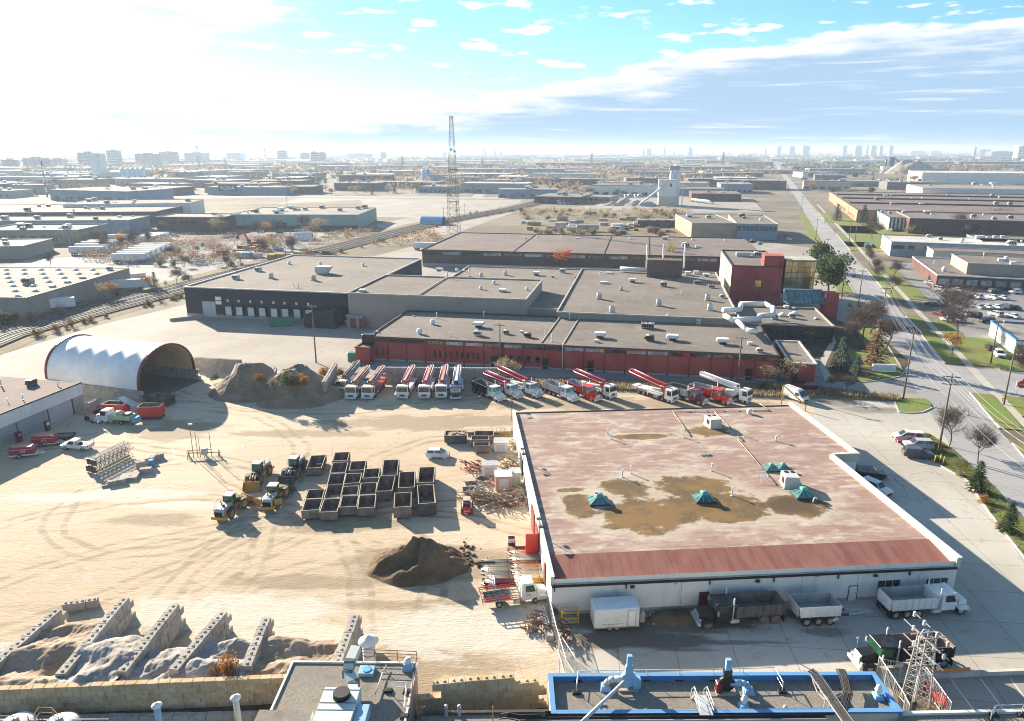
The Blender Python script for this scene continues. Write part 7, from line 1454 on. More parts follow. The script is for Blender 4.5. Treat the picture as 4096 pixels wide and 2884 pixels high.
q = N_(1632,2675); o = MB().tbox(-0.5, 0.5, -0.4, 0.4, 0, 0.6, 0.1, 0.1).build('vent_box', m_('p_ltblue'), nrf, q); MB().tube([(0,0,0.5),(0,0,1.0),(0.1,-0.2,1.25),(0.15,-0.45,1.2)], 0.28, 12).build('gooseneck', m_('hvac_white'), o)
guard(nl, nrf, [(1553,2765),(1628,2768),(1618,2868)], ZL); rb_ = [N_(1440,2640), N_(1500,2643), N_(1590,2646), N_(1668,2650)]
for z in (0.5, 0.85, 1.2): MB().tube([q+Vector((0,0,z)) for q in rb_], 0.035, 5).build('handrail', m_('p_rust'), nrf)
for q in rb_: MB().tube([q, q+Vector((0,0,1.2))], 0.04, 5).build('handrail_post', m_('p_rust'), nrf)
r2 = [N_(1668,2655), N_(1655,2730), N_(1640,2850)]
for z in (0.45, 0.85): MB().tube([q+Vector((0,0,z)) for q in r2], 0.035, 5).build('handrail', m_('p_rust'), nrf)
q = N_(1140,2890); MB().box(-2.2, 2.3, -3, 0.4, 0, 0.9).build('penthouse', m_('wall_white'), nrf, q); MB().add([(-2.2,-3,0.91),(2.3,-3,0.91),(2.3,0.4,0.91),(-2.2,0.4,0.91)], [(0,1,2,3)]).build('penthouse_roof', m_('stoneroof'), nrf, q)
MB().tube([N_(1545,2660,0.3), N_(1530,2690,0.3), N_(1500,2780,0.3)], 0.05, 6).build('gas_pipe', m_('hvac'), nrf)
t = thing('vent_stack', 'white vent stack with a conical cap behind the plant building', 'vent stack', G(1483,2712)); MB().smooth().lathe((0,0,0), [(0.62,0),(0.62,3.9)], 18).build('stack', m_('hvac_white'), t); MB().smooth().lathe((0,0,3.9), [(0.5,0),(0.5,0.35)], 16).build('louvre_ring', m_('glass'), t); MB().smooth().lathe((0,0,4.25), [(0.98,0),(1.0,0.05),(0.5,0.4),(0.0,0.75)], 20).build('cap', m_('hvac_white'), t); [MB().cyl((0,0,z), (0,0,z+0.07), 0.65, 0.65, 16).build('band', m_('darksteel'), t) for z in (1.8, 2.9)]
for px, h, mt, lb in ((968,5.2,'p_cream','cream flue pipe with a conical cap in front of the tan wall'),(655,4.4,'p_ltblue','pale blue vent pipe in front of the tan wall')):
    t = thing('flue_pipe', lb, 'flue', G(px,2990)); MB().cyl((0,0,0), (0,0,h), 0.28, 0.26, 14).build('pipe', m_(mt), t); MB().lathe((0,0,h), [(0.44,0),(0.46,0.06),(0.2,0.25),(0,0.38)], 14).build('cap', m_('hvac_white'), t)
for k, px in enumerate((80, 255)):
    t = thing('tank', ('white domed tank behind railings at the bottom left corner', 'white domed tank right of the corner one')[k], 'tank', G(px,2960), 0); MB().smooth().lathe((0,0,0), [(1.55,0),(1.55,1.6),(1.3,1.9),(0.7,2.1),(0,2.15)], 22).build('shell', m_('hvac_white'), t); MB().lathe((0,0,2.1), [(0.3,0),(0.3,0.2),(0,0.22)], 10).build('hatch', m_('p_silver'), t)
def rail_thing(lb, pts, z0, h, mt='p_rust'):
    Q = [G(*p, z0) for p in pts]; t = thing('railing', lb, 'railing', (Q[0].x, Q[0].y, 0)); o = Vector((Q[0].x, Q[0].y, 0))
    for z in (h, h*0.5): MB().tube([q-o+Vector((0,0,z)) for q in Q], 0.035, 5).build('rail', m_(mt), t)
    for q in Q: MB().tube([Vector((q.x-o.x, q.y-o.y, 0)), q-o+Vector((0,0,h))], 0.04, 5).build('post', m_(mt), t)
rail_thing('brown railing in front of the corner tank', [(-20,2905),(60,2905),(120,2905)], 1.6, 1.1); rail_thing('brown railing between the two white tanks', [(145,2900),(165,2870),(215,2872),(240,2900)], 1.6, 1.1); rail_thing('long pipe rail in front of the low block wall', [(0,2915),(200,2915),(440,2914)], 1.0, 1.0, 'steel')
# right corner: car park, lattice mast, fence, barriers
sheet('car_park', [(3740,2716),(4200,2690),(4300,2990),(3620,2990)], 'lot', 0.012); kerbline([(3690,2712),(3860,2704),(4200,2690)], False, 0.35, 0.5); [sheet('bay_line', [(x,2716),(x+5,2716),(x+105,2850),(x+98,2850)], 'line_white', 0.02) for x in (3800, 3920, 4040)]
sheet('leaf_litter', [(3560,2730),(3720,2735),(3790,2860),(3590,2870)], 'weeds', 0.02)
t = thing('lattice_mast', 'steel lattice power mast with grey insulators behind the blue roof', 'power mast', G(3655,2832), R(8)); hM = 9.4; mb = MB(); s0, s1 = 0.85, 0.5; K = 12
def mp(i, k): s = s0+(s1-s0)*k/K; cx, cy_ = ((-1,-1),(1,-1),(1,1),(-1,1))[i % 4]; return Vector((cx*s, cy_*s, hM*0.86*k/K))
for i in range(4): MB().beam(mp(i,0), mp(i,K), 0.11).build('corner_post', m_('p_gravelgrey'), t)
for k in range(K):
    for i in range(4): mb.beam(mp(i,k), mp(i+1,k+1), 0.035); mb.beam(mp(i+1,k), mp(i,k+1), 0.03)
tag(mb.build('bracing', m_('p_gravelgrey'), t), kind='stuff')
for z, L_ in ((8.0,2.4),(6.6,2.2),(5.2,1.8)):
    am = MB(); [am.beam((-0.6+0.4*y_,-L_,z+0.12*y_), (-0.6+0.4*y_,L_,z+0.12*y_), 0.07) for y_ in (0,3)]; am.beam((-1.4,0.3,z), (1.4,0.3,z), 0.09).beam((-1.4,-0.5,z), (1.4,-0.5,z), 0.09); arm = am.build('cross_arm', m_('p_gravelgrey'), t)
    for y in (-L_*0.9, -L_*0.35, L_*0.35, L_*0.9): MB().lathe((0.2,y,z+0.35), [(0.1,0),(0.16,0.08),(0.12,0.16),(0.16,0.26),(0.12,0.34),(0.16,0.46),(0.08,0.56)], 10).build('insulator', m_('insulator'), arm)
MB().tube([(-0.5,-0.8,9.0),(-1.2,-0.8,9.3),(-1.5,-0.8,8.6),(-1.5,-0.9,6.0),(-1.0,-0.9,4.5),(-1.2,-1.0,0.2)], 0.05, 6).build('cable_riser', m_('galv'), t)
mesh_fence('chain_link_fence', 'chain link fence along the left side of the lattice mast', [(3505,2700),(3600,2850),(3625,2900)], 2.2, 3); mesh_fence('chain_link_fence', 'chain link fence along the right side of the lattice mast', [(3690,2745),(3790,2890)], 2.2, 3); mesh_fence('chain_link_fence', 'chain link fence between the black truck and the lattice mast', [(3505,2702),(3690,2735)], 2.0, 2)
for k, (px, py) in enumerate(((3728,2775),(3748,2805))): t = thing('water_barrier', ('red plastic barrier nearest the black truck', 'red plastic barrier nearest the camera')[k], 'barrier', G(px, py), R(-62)); MB().slab([(-0.9,0),(0.9,0),(0.9,0.25),(0.7,0.95),(-0.7,0.95),(-0.9,0.25)], 0.5, 0.05, 0.2).build('shell', m_('plastic_red'), t); MB().lathe((0,0,0.94), [(0.1,0),(0.1,0.06),(0,0.07)], 8).build('cap', m_('p_white'), t)
t = thing('guard_rail', 'orange steel guard rail beside the black truck', 'guard rail', G(3705,2706), R(4)); MB().box(0, 4.4, -0.06, 0.06, 0.5, 0.8).build('beam', m_('p_orange'), t); [MB().box(x-0.08, x+0.08, -0.05, 0.05, 0, 0.5).build('post', m_('p_orange'), t) for x in (0.2, 2.2, 4.2)]
t = thing('transformer', 'dark transformer cabinet at the foot of the lattice mast', 'transformer', G(3622,2850), R(5)); MB().bbox(-0.6, 0.6, -0.5, 0.5, 0, 1.5, 0.05).build('cabinet', m_('p_black'), t); MB().box(-0.5, 0.5, -0.53, -0.5, 0.2, 1.3).build('door', m_('p_darkgrey'), t)
t = thing('door_sign', 'small round white road sign between the trucks', 'sign', G(3425,2600)); MB().cyl((0,0,0), (0,0,1.4), 0.03, 0.03, 5).build('post', m_('galv'), t); MB().cyl((0,-0.02,1.45), (0,0.02,1.45), 0.16, 0.16, 12).build('disc', m_('sign_white'), t)
# ------------------------------------------------------------------ the red brick works and its neighbours
def deck(t, z0, rows, x0, x1, n, zt, zb, y=0.0, gm='glass', fm='trim_dark'): window(t, x0, x1, zb, zt, y, n, fm, gm)
r1, f1, w1, d1 = bldg('long low red brick works with a high window band facing the yard', (1475,1345), (3115,1423), (1640,1243), 6.0, 'brick_red', 'gravelroof', 0.4, 'trim_dark', 'brick_works')
MB().box(0.05, w1-0.05, -0.04, 0.0, 0, 0.45).build('plinth', m_('wall_grey'), r1)
nb = 20
for k in range(nb):
    x0, x1 = w1*k/nb+0.25, w1*(k+1)/nb-0.1
    window(r1, x0, x1, 4.75, 5.6, 0, 4, 'trim_dark', 'glass_pale' if (4 <= k <= 7 or 9 <= k <= 14) and k % 3 else 'glass')
    MB().box(w1*k/nb-0.09, w1*k/nb+0.09, -0.2, 0, 0.0, 5.6).box(w1*k/nb-0.16, w1*k/nb+0.16, -0.28, 0.0, 0, 0.5).build('downpipe', m_('trim_red'), r1)
for px in (1490, 1510, 1532, 1551, 1740, 1761, 1783, 1805, 1827, 1849, 1871, 1893, 1912, 1936): x, z = onwall(r1, px, 1420); window(r1, x-0.25, x+0.25, 1.5, 3.2, 0, 1, 'trim_red')
for px in (2010, 2044, 2076, 2112, 2150): x, z = onwall(r1, px, 1440); window(r1, x-0.55, x+0.55, 1.5, 3.0, 0, 1, 'trim_red')
for px in (1978, 2182, 2362, 3000): x, z = onwall(r1, px, 1450); door(r1, x-0.7, x+0.7, 2.6, 0, 'p_black'); MB().tube([(x-1.0,-1.2,0),(x-1.0,-1.2,1.1),(x+1.0,-1.2,1.1),(x+1.0,-1.2,0)], 0.05, 5).build('door_rail', m_('palewood'), r1)
x, z = onwall(r1, 2250, 1440); MB().tube([(x,-0.3,0),(x,-0.3,6.2),(x,1.0,6.3)], 0.12, 6).build('vent_riser', m_('p_cream'), r1)
units(r1, f1, 5.8, [('fan',1678,1335,1.2),('fan',1731,1297,1.1),('hood',1915,1308),('rtu',1912,1342,0.8),('rtu_tan',2026,1335,0.6),('rtu_brown',2112,1348,0.7),('box',2085,1330,0.7),('pipe',1747,1272,1.3),('pipe',1935,1268,1.3),('pipe',2208,1365,1.4),('pipe',2278,1275,1.3),('hood',2400,1350),('box',2385,1368,0.8),('rtu_brown',2600,1362,0.9),('hood',2690,1360),('hood',2890,1375),('box',3000,1378,0.9),('rtu',3040,1408,0.6),('chiller',2590,1312,0.8),('can',2793,1295,0.8),('goose',2665,1283,1.6),('fan',1510,1330,0.5),('dome',1655,1265,0.5),('pipe',2180,1335,0.8),('pipe',1800,1345,0.9)])
for a, b in (((2165,1370),(2250,1255)),((2255,1372),(2335,1243))): A, B = loc(r1, G(*a, 5.85)), loc(r1, G(*b, 5.85)); MB().beam((A.x,A.y,5.9), (B.x,B.y,5.9), 0.25, 0.2).build('roof_joint', m_('palewood'), f1)
r9, f9, w9, d9 = bldg('small red annex at the left end of the brick works', (1421,1388), (1476,1391), (1440,1368), 4.0, 'brick_red', 'gravelroof', 0.3, 'trim_dark', 'annex'); MB().bbox(0.5, 3.5, 3.0, 5.0, 3.9, 6.4, 0.1).build('dust_collector', m_('p_black'), r9); MB().bbox(-2.4, -0.6, 0.5, 2.2, 0, 2.2, 0.05).build('green_cabinet', m_('p_green'), r9)
r8, f8, w8, d8 = bldg('low red brick annex at the right end of the brick works', (3160,1450), (3273,1466), (3206,1366), 4.8, 'brick_red', 'gravelroof', 0.35, 'trim_white', 'annex', rz=R(-10.5)); x, z = onwall(r8, 3095, 1490); door(r8, 0.8, 1.8, 2.2, 0, 'p_black')
r3, f3, w3, d3 = bldg('black metal loading building with numbered dock doors', (735,1147), (1390,1172), (1185,1020), 9.3, 'wall_black', 'gravelroof', 0.5, 'trim_white', 'loading_building')
for k, px in enumerate((917, 960, 1006, 1051, 1098, 1142, 1189, 1236)):
    x, z = onwall(r3, px, 1255); d = MB().box(x-1.15, x+1.15, -0.08, 0.02, 1.1, 3.7).build('dock_door', m_('hvac_white'), r3); MB().box(x-1.55, x-1.18, -0.5, 0, 0.9, 4.1).box(x+1.18, x+1.55, -0.5, 0, 0.9, 4.1).box(x-1.55, x+1.55, -0.5, 0, 3.75, 4.3).build('dock_seal', m_('trim_black'), d); MB().box(x-1.1, x+1.1, -0.4, 0, 0.3, 1.05).build('dock_leveller', m_('wall_grey'), d)
    pl = MB().box(x-0.32, x+0.32, -0.05, 0.0, 5.1, 5.85).build('number_plate', m_('sign_white'), d); text(str(11-k), 0.6, m_('ink'), pl, (x, -0.06, 5.27), (R(90), 0, 0), 'numeral')
MB().box(0.05, w3-0.05, -0.06, 0, 0, 1.0).build('plinth', m_('wall_grey'), r3); x, z = onwall(r3, 838, 1240); MB().box(x-2.2, x+2.2, -0.1, 0.02, 0.1, 5.0).build('drive_in_door', m_('p_silver'), r3); [MB().box(onwall(r3,873,1200)[0]-1.0, onwall(r3,873,1200)[0]+1.0, -0.06, 0, z_, z_+1.1).build('wall_sign', m_('sign_white'), r3) for z_ in (4.2, 5.5)]
units(r3, f3, 9.0, [('can',1085,1113),('can',1255,1122),('fan',1157,1057),('fan',1282,1059),('fan',1452,1064),('scoop',1295,1094,1.5),('pipe',1176,1150,1.2),('pipe',1195,1152,1.2),('rtu',945,1117,0.9),('rtu',1035,1085,0.9),('goose',1105,1118,0.3)])
MB().side([(0,0),(0,3.6),(9.5,5.6),(9.5,0)], -7, -0.1).build('black_lean_to', m_('wall_black'), r3, (onwall(r3,1262,1300)[0], 0, 0), 0) ; x, z = onwall(r3, 840, 1262); MB().beam((x-2,-1.2,0.5), (x-9,-7,0.3), 0.5, 1.0).build('ramp_wall', m_('wall_block'), r3)
tg, fg, wg, dg = bldg('small concrete block house with two maroon doors', (1385,1262), (1450,1265), (1395,1243), 3.6, 'wall_block', 'gravelroof', 0.25, 'p_ltblue', 'pump_house'); [door(tg, x, x+1.7, 2.7, 0, 'p_maroon') for x in (1.2, 4.0)]; units(tg, fg, 3.5, [('hood',1420,1252,0.9)])
t = thing('dumpster', 'green dumpster in front of the numbered dock doors', 'dumpster', G(1125,1302), R(18)); open_box(t, 'shell', -3.2, 3.2, 2.3, 0.2, 2.3, 'p_green', 'bin_in', 0.08, 0.2, 7, 0.05, 'p_green'); MB().box(-3.0, 3.0, -0.7, -0.5, 0, 0.22).box(-3.0, 3.0, 0.5, 0.7, 0, 0.22).build('skids', m_('darksteel'), t)
r2, f2, w2, d2 = bldg('tall plain concrete block of the works beside the black building', (1390,1172), (2112,1188), (1545,1100), 10.0, 'wall_block', 'gravelroof', 0.5, 'parapet', 'works_hall', rz=R(-10.5)); units(r2, f2, 9.8, [('fan',1924,1157,0.9),('fan',1976,1135,0.9),('hatch',1450,1165,1.4),('hatch',2010,1165,1.6),('pipe',1790,1112,1.6),('pipe',1520,1140,0.5),('pipe',1560,1122,0.4),('fan',2108,1160,0.8)]); MB().beam((w2*0.40,1,10.0), (w2*0.40,d2-1,10.0), 0.3, 0.25).build('roof_joint', m_('parapet'), f2)
r4, f4, w4, d4 = bldg('middle roof of the works between the tall block and the brick tower', (1640,1214), (2300,1243), (1800,1062), 6.8, 'wall_block', 'gravelroof', 0.5, 'parapet', 'works_hall', rz=R(-10.5))
units(r4, f4, 6.6, [('hood',1757,1085,0.9),('fan',1828,1085),('fan',1858,1085,0.7),('can',1925,1108,0.8),('can',2022,1100,0.8),('pipe',1877,1105,2.4),('fan',1567,1098,0.6),('hood',2145,1100,0.9),('rtu',2252,1090,0.9),('rtu_tan',2212,1110,0.4),('rtu_tan',2305,1112,0.4),('hood',2435,1100,0.8),('goose',2400,1102,1.2),('hood',2415,1140,0.9),('rtu',1617,1068,0.9)])
r5, f5, w5, d5 = bldg('wide roof of the works in front of the red brick tower', (2228,1248), (2965,1286), (2490,1080), 7.4, 'wall_block', 'gravelroof', 0.5, 'parapet', 'works_hall', rz=R(-10.5))
units(r5, f5, 7.2, [('hood',2530,1128,0.9),('rtu_tan',2655,1145,0.9),('can',2397,1195),('can',2448,1250),('can',2635,1222),('can',2830,1200),('can',2840,1240),('can',2485,1160,0.6),('chiller',2790,1135,0.6),('chiller',2845,1150,0.5),('pipe',2725,1175,1.0),('hood',2825,1105,0.8),('box',2752,1100,1.8),('box',2785,1095,1.5),('rtu',2890,1190,0.6),('pipe',2615,1180,0.5)])
o = MB().bbox(-6, 6, -2.5, 2.5, 0, 6.0, 0.1).build('penthouse', m_('hvac_brown'), f5, loc(r5, G(2655,1105,7.2))); [MB().cyl((x,1.5,0), (x,1.5,9), 0.3, 0.28, 8).build('flue', m_('hvac_white'), f5, loc(r5, G(px,1075,7.2))) for px, x in ((2585,0),(2650,0),(2735,0))]
rduct_ = lambda P, r: MB().tube([Vector((q.x, q.y, 8.2)) for q in [loc(r5, G(*p, 8.2)) for p in P]], r, 8).build('white_duct', m_('hvac_white'), f5)
rduct_([(2890,1240),(2960,1238),(2965,1215),(3060,1215),(3090,1230),(3095,1260),(3040,1262),(3035,1275),(2930,1280),(2900,1262)], 0.7); rduct_([(2950,1285),(2985,1320),(3030,1325)], 0.6); rduct_([(2480,1075),(2600,1080)], 0.8)
r7, f7, w7, d7 = bldg('long dark brown warehouse with a band of windows behind the works', (1688,998), (3060,1032), (1838,930), 7.5, 'wall_brown', 'brownroof', 0.4, 'trim_dark', 'warehouse')
MB().box(0.1, w7-0.1, -0.06, 0, 0, 1.6).build('plinth', m_('wall_grey'), r7); [window(r7, w7*k/16+0.6, w7*(k+1)/16-0.6, 5.4, 6.7, 0, 5, 'trim_dark', 'glass_pale' if k % 2 else 'glass') for k in range(16)]
units(r7, f7, 7.2, [('fan',2100,955,0.9),('fan',2150,950,0.8),('pipe',1980,965,1.2),('fan',2250,948,0.8),('hatch',2310,955,1.5),('pipe',2420,950,1.2),('fan',2520,958,0.9),('scoop',2660,958,0.9),('fan',2770,962,0.9),('fan',2900,965,0.9),('rtu_brown',3010,972,0.9),('rtu',3040,980,0.9),('pipe',1780,975,1.0),('pipe',2640,985,1.2),('rtu',2745,990,1.4),('box',2790,990,1.5),('pipe',2600,948,1.5)])
for x in (0.28, 0.55, 0.68): MB().beam((w7*x,0.5,7.35), (w7*x,d7-0.5,7.35), 0.35, 0.25).build('roof_joint', m_('trim_dark'), f7)
# red brick tower with the gold glass block
tw, ft, ww, dw = bldg('red brick office tower with a pale left flank', (2929,1062), (3143,1076), (2889,1000), 13.5, 'brick_red', 'gravelroof', 0.5, 'trim_dark', 'office_tower', rz=R(-10.5))
MB().box(-0.06, 0.0, 0.05, dw, 0, 13.3).build('pale_flank', m_('wall_cream'), tw); [MB().box(-0.12, -0.06, y, y+0.8, z, z+1.6).build('slot_window', m_('glass'), tw) for y in (4, 9, 14) for z in (4, 7.5, 11)]
MB().box(ww*0.62, ww, 0.02, 6, 13.3, 17.0).build('stair_tower', m_('brick_red'), tw); window(tw, ww*0.48, ww*0.6, 6.6, 8.8, 0, 1, 'trim_red', 'glass_gold'); window(tw, ww*0.85, ww*0.93, 3.0, 4.8, 0, 1, 'trim_red'); window(tw, ww*0.55, ww*0.6, 3.0, 3.8, 0, 1, 'trim_red')
units(tw, ft, 13.2, [('scoop',2960,1025,0.9),('scoop',2985,1025,0.9),('rtu',3030,1028,1.2),('box',3060,1040,1.5)])
gA = G(3145,1040,15.5); gb = thing('gold_glass_block', 'rounded block of gold mirror glass beside the brick tower', 'building', (gA.x, gA.y, 0), R(-8)); gw = (G(3272,1042,15.5)-gA).length; gp = [(x, 0) for x in (0, 2, 4, 6, 8)]; rr = gw-8-0.1; gp += [(8+rr*math.sin(a), rr-rr*math.cos(a)) for a in [R(18*k) for k in range(1, 6)]]; gp += [(8+rr, rr+2.5*k) for k in range(1, 4)]
MB().prism(gp+[(0, gp[-1][1])], 4.0, 15.2).build('core', m_('trim_dark'), gb); MB().prism(gp+[(0, gp[-1][1])], 15.2, 15.6).build('roof_edge', m_('parapet'), gb); fr = MB()
for (a, b) in zip(gp, gp[1:]):
    for k in range(6): z0 = 4.2+k*1.83; pn = MB(); A, B = Vector((*a, z0)), Vector((*b, z0)); nrm = Vector(((B-A).y, -(B-A).x, 0)).normalized()*0.06; up = Vector((0,0,1.72)); e = (B-A)*0.03; pn.add([A+e+nrm, B-e+nrm, B-e+nrm+up, A+e+nrm+up, A+e, B-e, B-e+up, A+e+up], [(0,1,2,3),(0,4,5,1),(1,5,6,2),(2,6,7,3),(3,7,4,0)]); pn.build('pane', m_('glass_gold'), gb)
pd, fp, wp_, dp = bldg('low flat wing with rounded skylights in front of the gold glass block', (2962,1292), (3337,1307), (3000,1224), 4.6, 'trim_dark', 'gravelroof', 0.6, 'wall_tan', 'office_wing')
units(pd, fp, 4.4, [('rtu',3098,1275,0.8),('rtu',3170,1270,0.8),('dome',3130,1262,1.6),('dome',3178,1258,1.6),('dome',3265,1275,0.9),('dome',3175,1235,0.9),('box',3145,1232,1.2)]); [window(pd, wp_*k/8+0.3, wp_*(k+1)/8-0.3, 1.0, 3.2, 0, 4, 'trim_dark') for k in range(8)]
sk = thing('sloped_skylight', 'teal sloped glass skylight at the foot of the gold glass block', 'skylight', (G(3150,1215,4.6).x, G(3150,1215,4.6).y, 4.6), R(-4)); sw = (G(3300,1215,4.6)-G(3150,1215,4.6)).length
for k in range(9): x0, x1 = sw*k/9+0.05, sw*(k+1)/9-0.05; MB().add([(x0,0,0.1),(x1,0,0.1),(x1,4.5,3.6),(x0,4.5,3.6),(x0,0.1,0),(x1,0.1,0),(x1,4.6,3.5),(x0,4.6,3.5)], [(0,1,2,3),(7,6,5,4),(0,4,5,1),(1,5,6,2),(2,6,7,3),(3,7,4,0)]).build('pane', m_('glass_teal'), sk)
MB().side([(0,0),(0.02,0),(0.02,0.1),(0,0.1)], 0, 4.5).box(0, sw, 4.62, 5.2, -0.3, 3.7).build('frame', m_('p_ltblue'), sk); MB().box(sw, sw+4, 1, 5, -4.6, 3.2).build('end_wall', m_('brick_red'), sk)
# left: long warehouse with skylights by the railway
wl_, fw, wwl, dwl = bldg('long grey warehouse with white skylight domes across the tracks', None, (107,1190), (515,1072), 6.5, 'wall_block', 'paleroof', 0.25, 'trim_dark', 'warehouse', rz=R(-2), wd=(75, 57.5))
for j, (y0, xs) in enumerate(((1186,(70,)),(1165,(62,142)),(1145,(54,133)),(1128,(44,197)),(1112,(34,110,183,258)),(1096,(29,100,172,244,316,388)),(1080,(27,97,166,234,304,372)))):
    for x in xs: p = loc(wl_, G(x, y0, 6.4)); unit('dome', fw, p.x, p.y, 6.37, 0, 1.25)
units(wl_, fw, 6.37, [('rtu_tan',115,1136,1.4),('rtu',440,1080,0.8),('hatch',330,1113,1.4),('hatch',270,1130,1.4),('hatch',210,1147,1.4)])
# ------------------------------------------------------------------ streets, poles, trees near and middle distance
def pole(px, py, h, label, arms=1, lamp=False, wood=True, at=None, az=None):
    p = at if at is not None else G(px, py); t = thing('utility_pole', label, 'utility pole', p, -math.atan(RSL) if az is None else az, 'utility poles along the street'); MB().cyl((0,0,0), (0,0,h), 0.19, 0.12, 8).build('post', m_('wood' if wood else 'galv'), t)
    for k in range(arms):
        z = h-0.6-1.3*k; a = MB().box(-1.3, 1.3, -0.08, 0.08, z, z+0.16).build('cross_arm', m_('wood'), t)
        for x in (-1.2, -0.5, 0.5, 1.2): MB().cyl((x,0,z+0.16), (x,0,z+0.42), 0.06, 0.05, 6).build('insulator', m_('insulator'), a)
    if lamp: MB().tube([(0,0,h*0.8),(1.2,0,h*0.86),(2.2,0,h*0.86)], 0.05, 5).box(2.1, 2.8, -0.12, 0.12, h*0.86-0.06, h*0.86+0.06).build('street_lamp', m_('galv'), t)
    return p+Vector((0,0,h-0.3))
PT = [pole(px, py, h, lb, ar, lm) for px, py, h, lb, ar, lm in ((3752,1817,14.4,'nearest utility pole, standing in the grass island with yellow guy guards',2,False),(3612,1599,15,'utility pole at the corner of the driveway and weed strip',1,True),(3518,1335,13.5,'utility pole beside the reddish bare trees',2,False),(3431,1236,13,'utility pole across from the small lawn',1,False),(3366,1192,14,'utility pole beside the tall pine by the glass block',1,True),(3300,1060,12,'utility pole at the far end of the works lawn',1,False),(3262,960,12,'utility pole by the blue building',1,False))]
PT.insert(0, G(4150,2250)+Vector((0,0,14)))
for q, (dx, dz) in enumerate(((-1.2,0),(0.0,0.1),(1.2,0),(-0.6,-1.3),(0.8,-1.3),(0.3,-4))):
    mb = MB()
    for a, b in zip(PT, PT[1:]):
        o = _rp*dx+Vector((0,0,dz)); P = [a+(b-a)*k/8+o-Vector((0,0,1.0*math.sin(math.pi*k/8))) for k in range(9)]; mb.tube(P, 0.017, 3)
    tag(mb.build('overhead_wire', m_('galv')), ('left wire of the top line along the street', 'middle wire of the top line along the street', 'right wire of the top line along the street', 'left wire of the second line along the street', 'right wire of the second line along the street', 'lowest wire along the street')[q], 'wire', 'overhead wires along the street')
for px, py, h, lb in ((3962,1455,11,'utility pole beside the two parked cars on the drive'),(4015,1618,11,'thin utility pole by the small fire hydrant'),(1265,1450,14.5,'utility pole in front of the brick works, left one'),(2000,1472,11,'utility pole in front of the brick works, beside the pale shrubs'),(2950,1535,11,'utility pole in front of the brick works, right one'),(1150,840,12,'light pole by the teal building'),(1775,900,12,'pole left of the tall lattice tower'),(1860,880,12,'pole right of the tall lattice tower'),(3205,840,12,'utility pole on the left verge of the far street'),(3150,780,12,'farthest utility pole of the street'),(3390,860,12,'utility pole beside the striped building'),(3420,965,12,'utility pole in front of the round lawn tree'),(3395,975,13,'utility pole left of the round lawn tree')): pole(px, py, h, lb, 1)
for (x, y), lb in (((3735,1855),'left'),((3757,1850),'middle'),((3770,1860),'right')): t = thing('bollard', lb+' of the yellow guards around the nearest utility pole', 'bollard', G(x, y), 0, 'yellow pole guards'); MB().cyl((0,0,0), (0.15,0,1.5), 0.09, 0.08, 7).build('tube', m_('p_yellow'), t); MB().cyl((0,0,0), (0,0,0.1), 0.16, 0.14, 7).build('foot', m_('kerb'), t)
RA = -math.atan(RSL)
def T(kind, px, py, h, lb, g=None, w=1.0, **k): return tree(kind, px, py, h, lb, g, w, **k)
T('bare',3452,1360,9.5,'large bare grey tree beside the office wing',None,1.15,seed=0); T('bare',3400,1385,7,'smaller bare tree at the wall of the office wing',None,1.0,seed=1); T('bare',3505,1300,8,'bare tree at the street beyond the reddish trees',None,0.9,seed=2); T('larch',3500,1460,12.5,'tall rusty brown larch in the garden',None,1.0,seed=0); T('bare',3480,1335,9,'dense bare tree behind the rusty larch',None,1.2,seed=1); T('bare',3425,1345,8,'bare tree left of the large grey one',None,1.1,seed=2); T('bare',3545,1395,8,'reddish bare tree leaning over the street',None,1.1,seed=1); T('conifer_blue',3362,1475,8.5,'blue green spruce beside the winding path',None,1.1,seed=0); T('conifer_blue',3425,1500,5.5,'small dark blue spruce right of the taller one',None,1.2,seed=1); T('conifer',3345,1455,5,'dark spruce nearest the winding path',None,1.0,seed=2)
T('pine',3315,1168,14,'tall green pine beside the gold glass block',None,1.05,seed=0); T('pine',3282,1085,12,'green tree behind the gold glass block',None,1.0,seed=1); T('red',2248,1088,10.5,'bright orange red tree between the works roofs',None,1.0,seed=0); T('yellow',2672,1072,12,'slim yellow tree behind the works',None,0.5,seed=1); T('shrub',3440,1235,1.6,'clipped dark shrub by the office drive'); T('shrub_green',3400,1228,1.4,'clipped green shrub by the office drive')
T('bare',3790,1292,12,'spreading bare tree at the car park edge',None,1.25,seed=0); T('bare',3825,1352,9,'bare tree on the lawn nearer the camera than the spreading one',None,1.0,seed=2); T('orange',3808,1432,7,'small oak with orange leaves by the sidewalk',None,0.8,seed=0); T('bare',4085,1540,9,'bare tree at the right edge by the red and white sign',None,1.0,seed=1); T('bare',3797,1787,7.5,'young bare tree on the grass island',None,0.75,seed=2); T('bare',3911,1855,7,'second young bare tree on the grass island',None,0.7,seed=0)
T('conifer',3905,1965,5.5,'spruce on the grass island, upper one',None,1.1,seed=0); T('conifer',4030,2130,5,'spruce on the grass island, nearer one',None,1.0,seed=1); T('shrub_tan',3840,1905,1.3,'tan shrub beside the upper spruce'); T('shrub_orange',3930,2010,1.6,'rusty shrub below the upper spruce'); T('shrub_tan',4000,2110,1.4,'tan shrub beside the nearer spruce'); T('shrub_green',3950,1985,1.0,'green shrub behind the upper spruce')
for k, (px, py) in enumerate(((3478,1058),(3500,1100),(3516,1128),(3565,1175),(3575,1110),(3465,1030))): T('bare', px, py, 7, ('first','second','third','fourth','fifth','sixth')[k]+' young bare street tree counted along the far lawn', 'young street trees', 0.8)
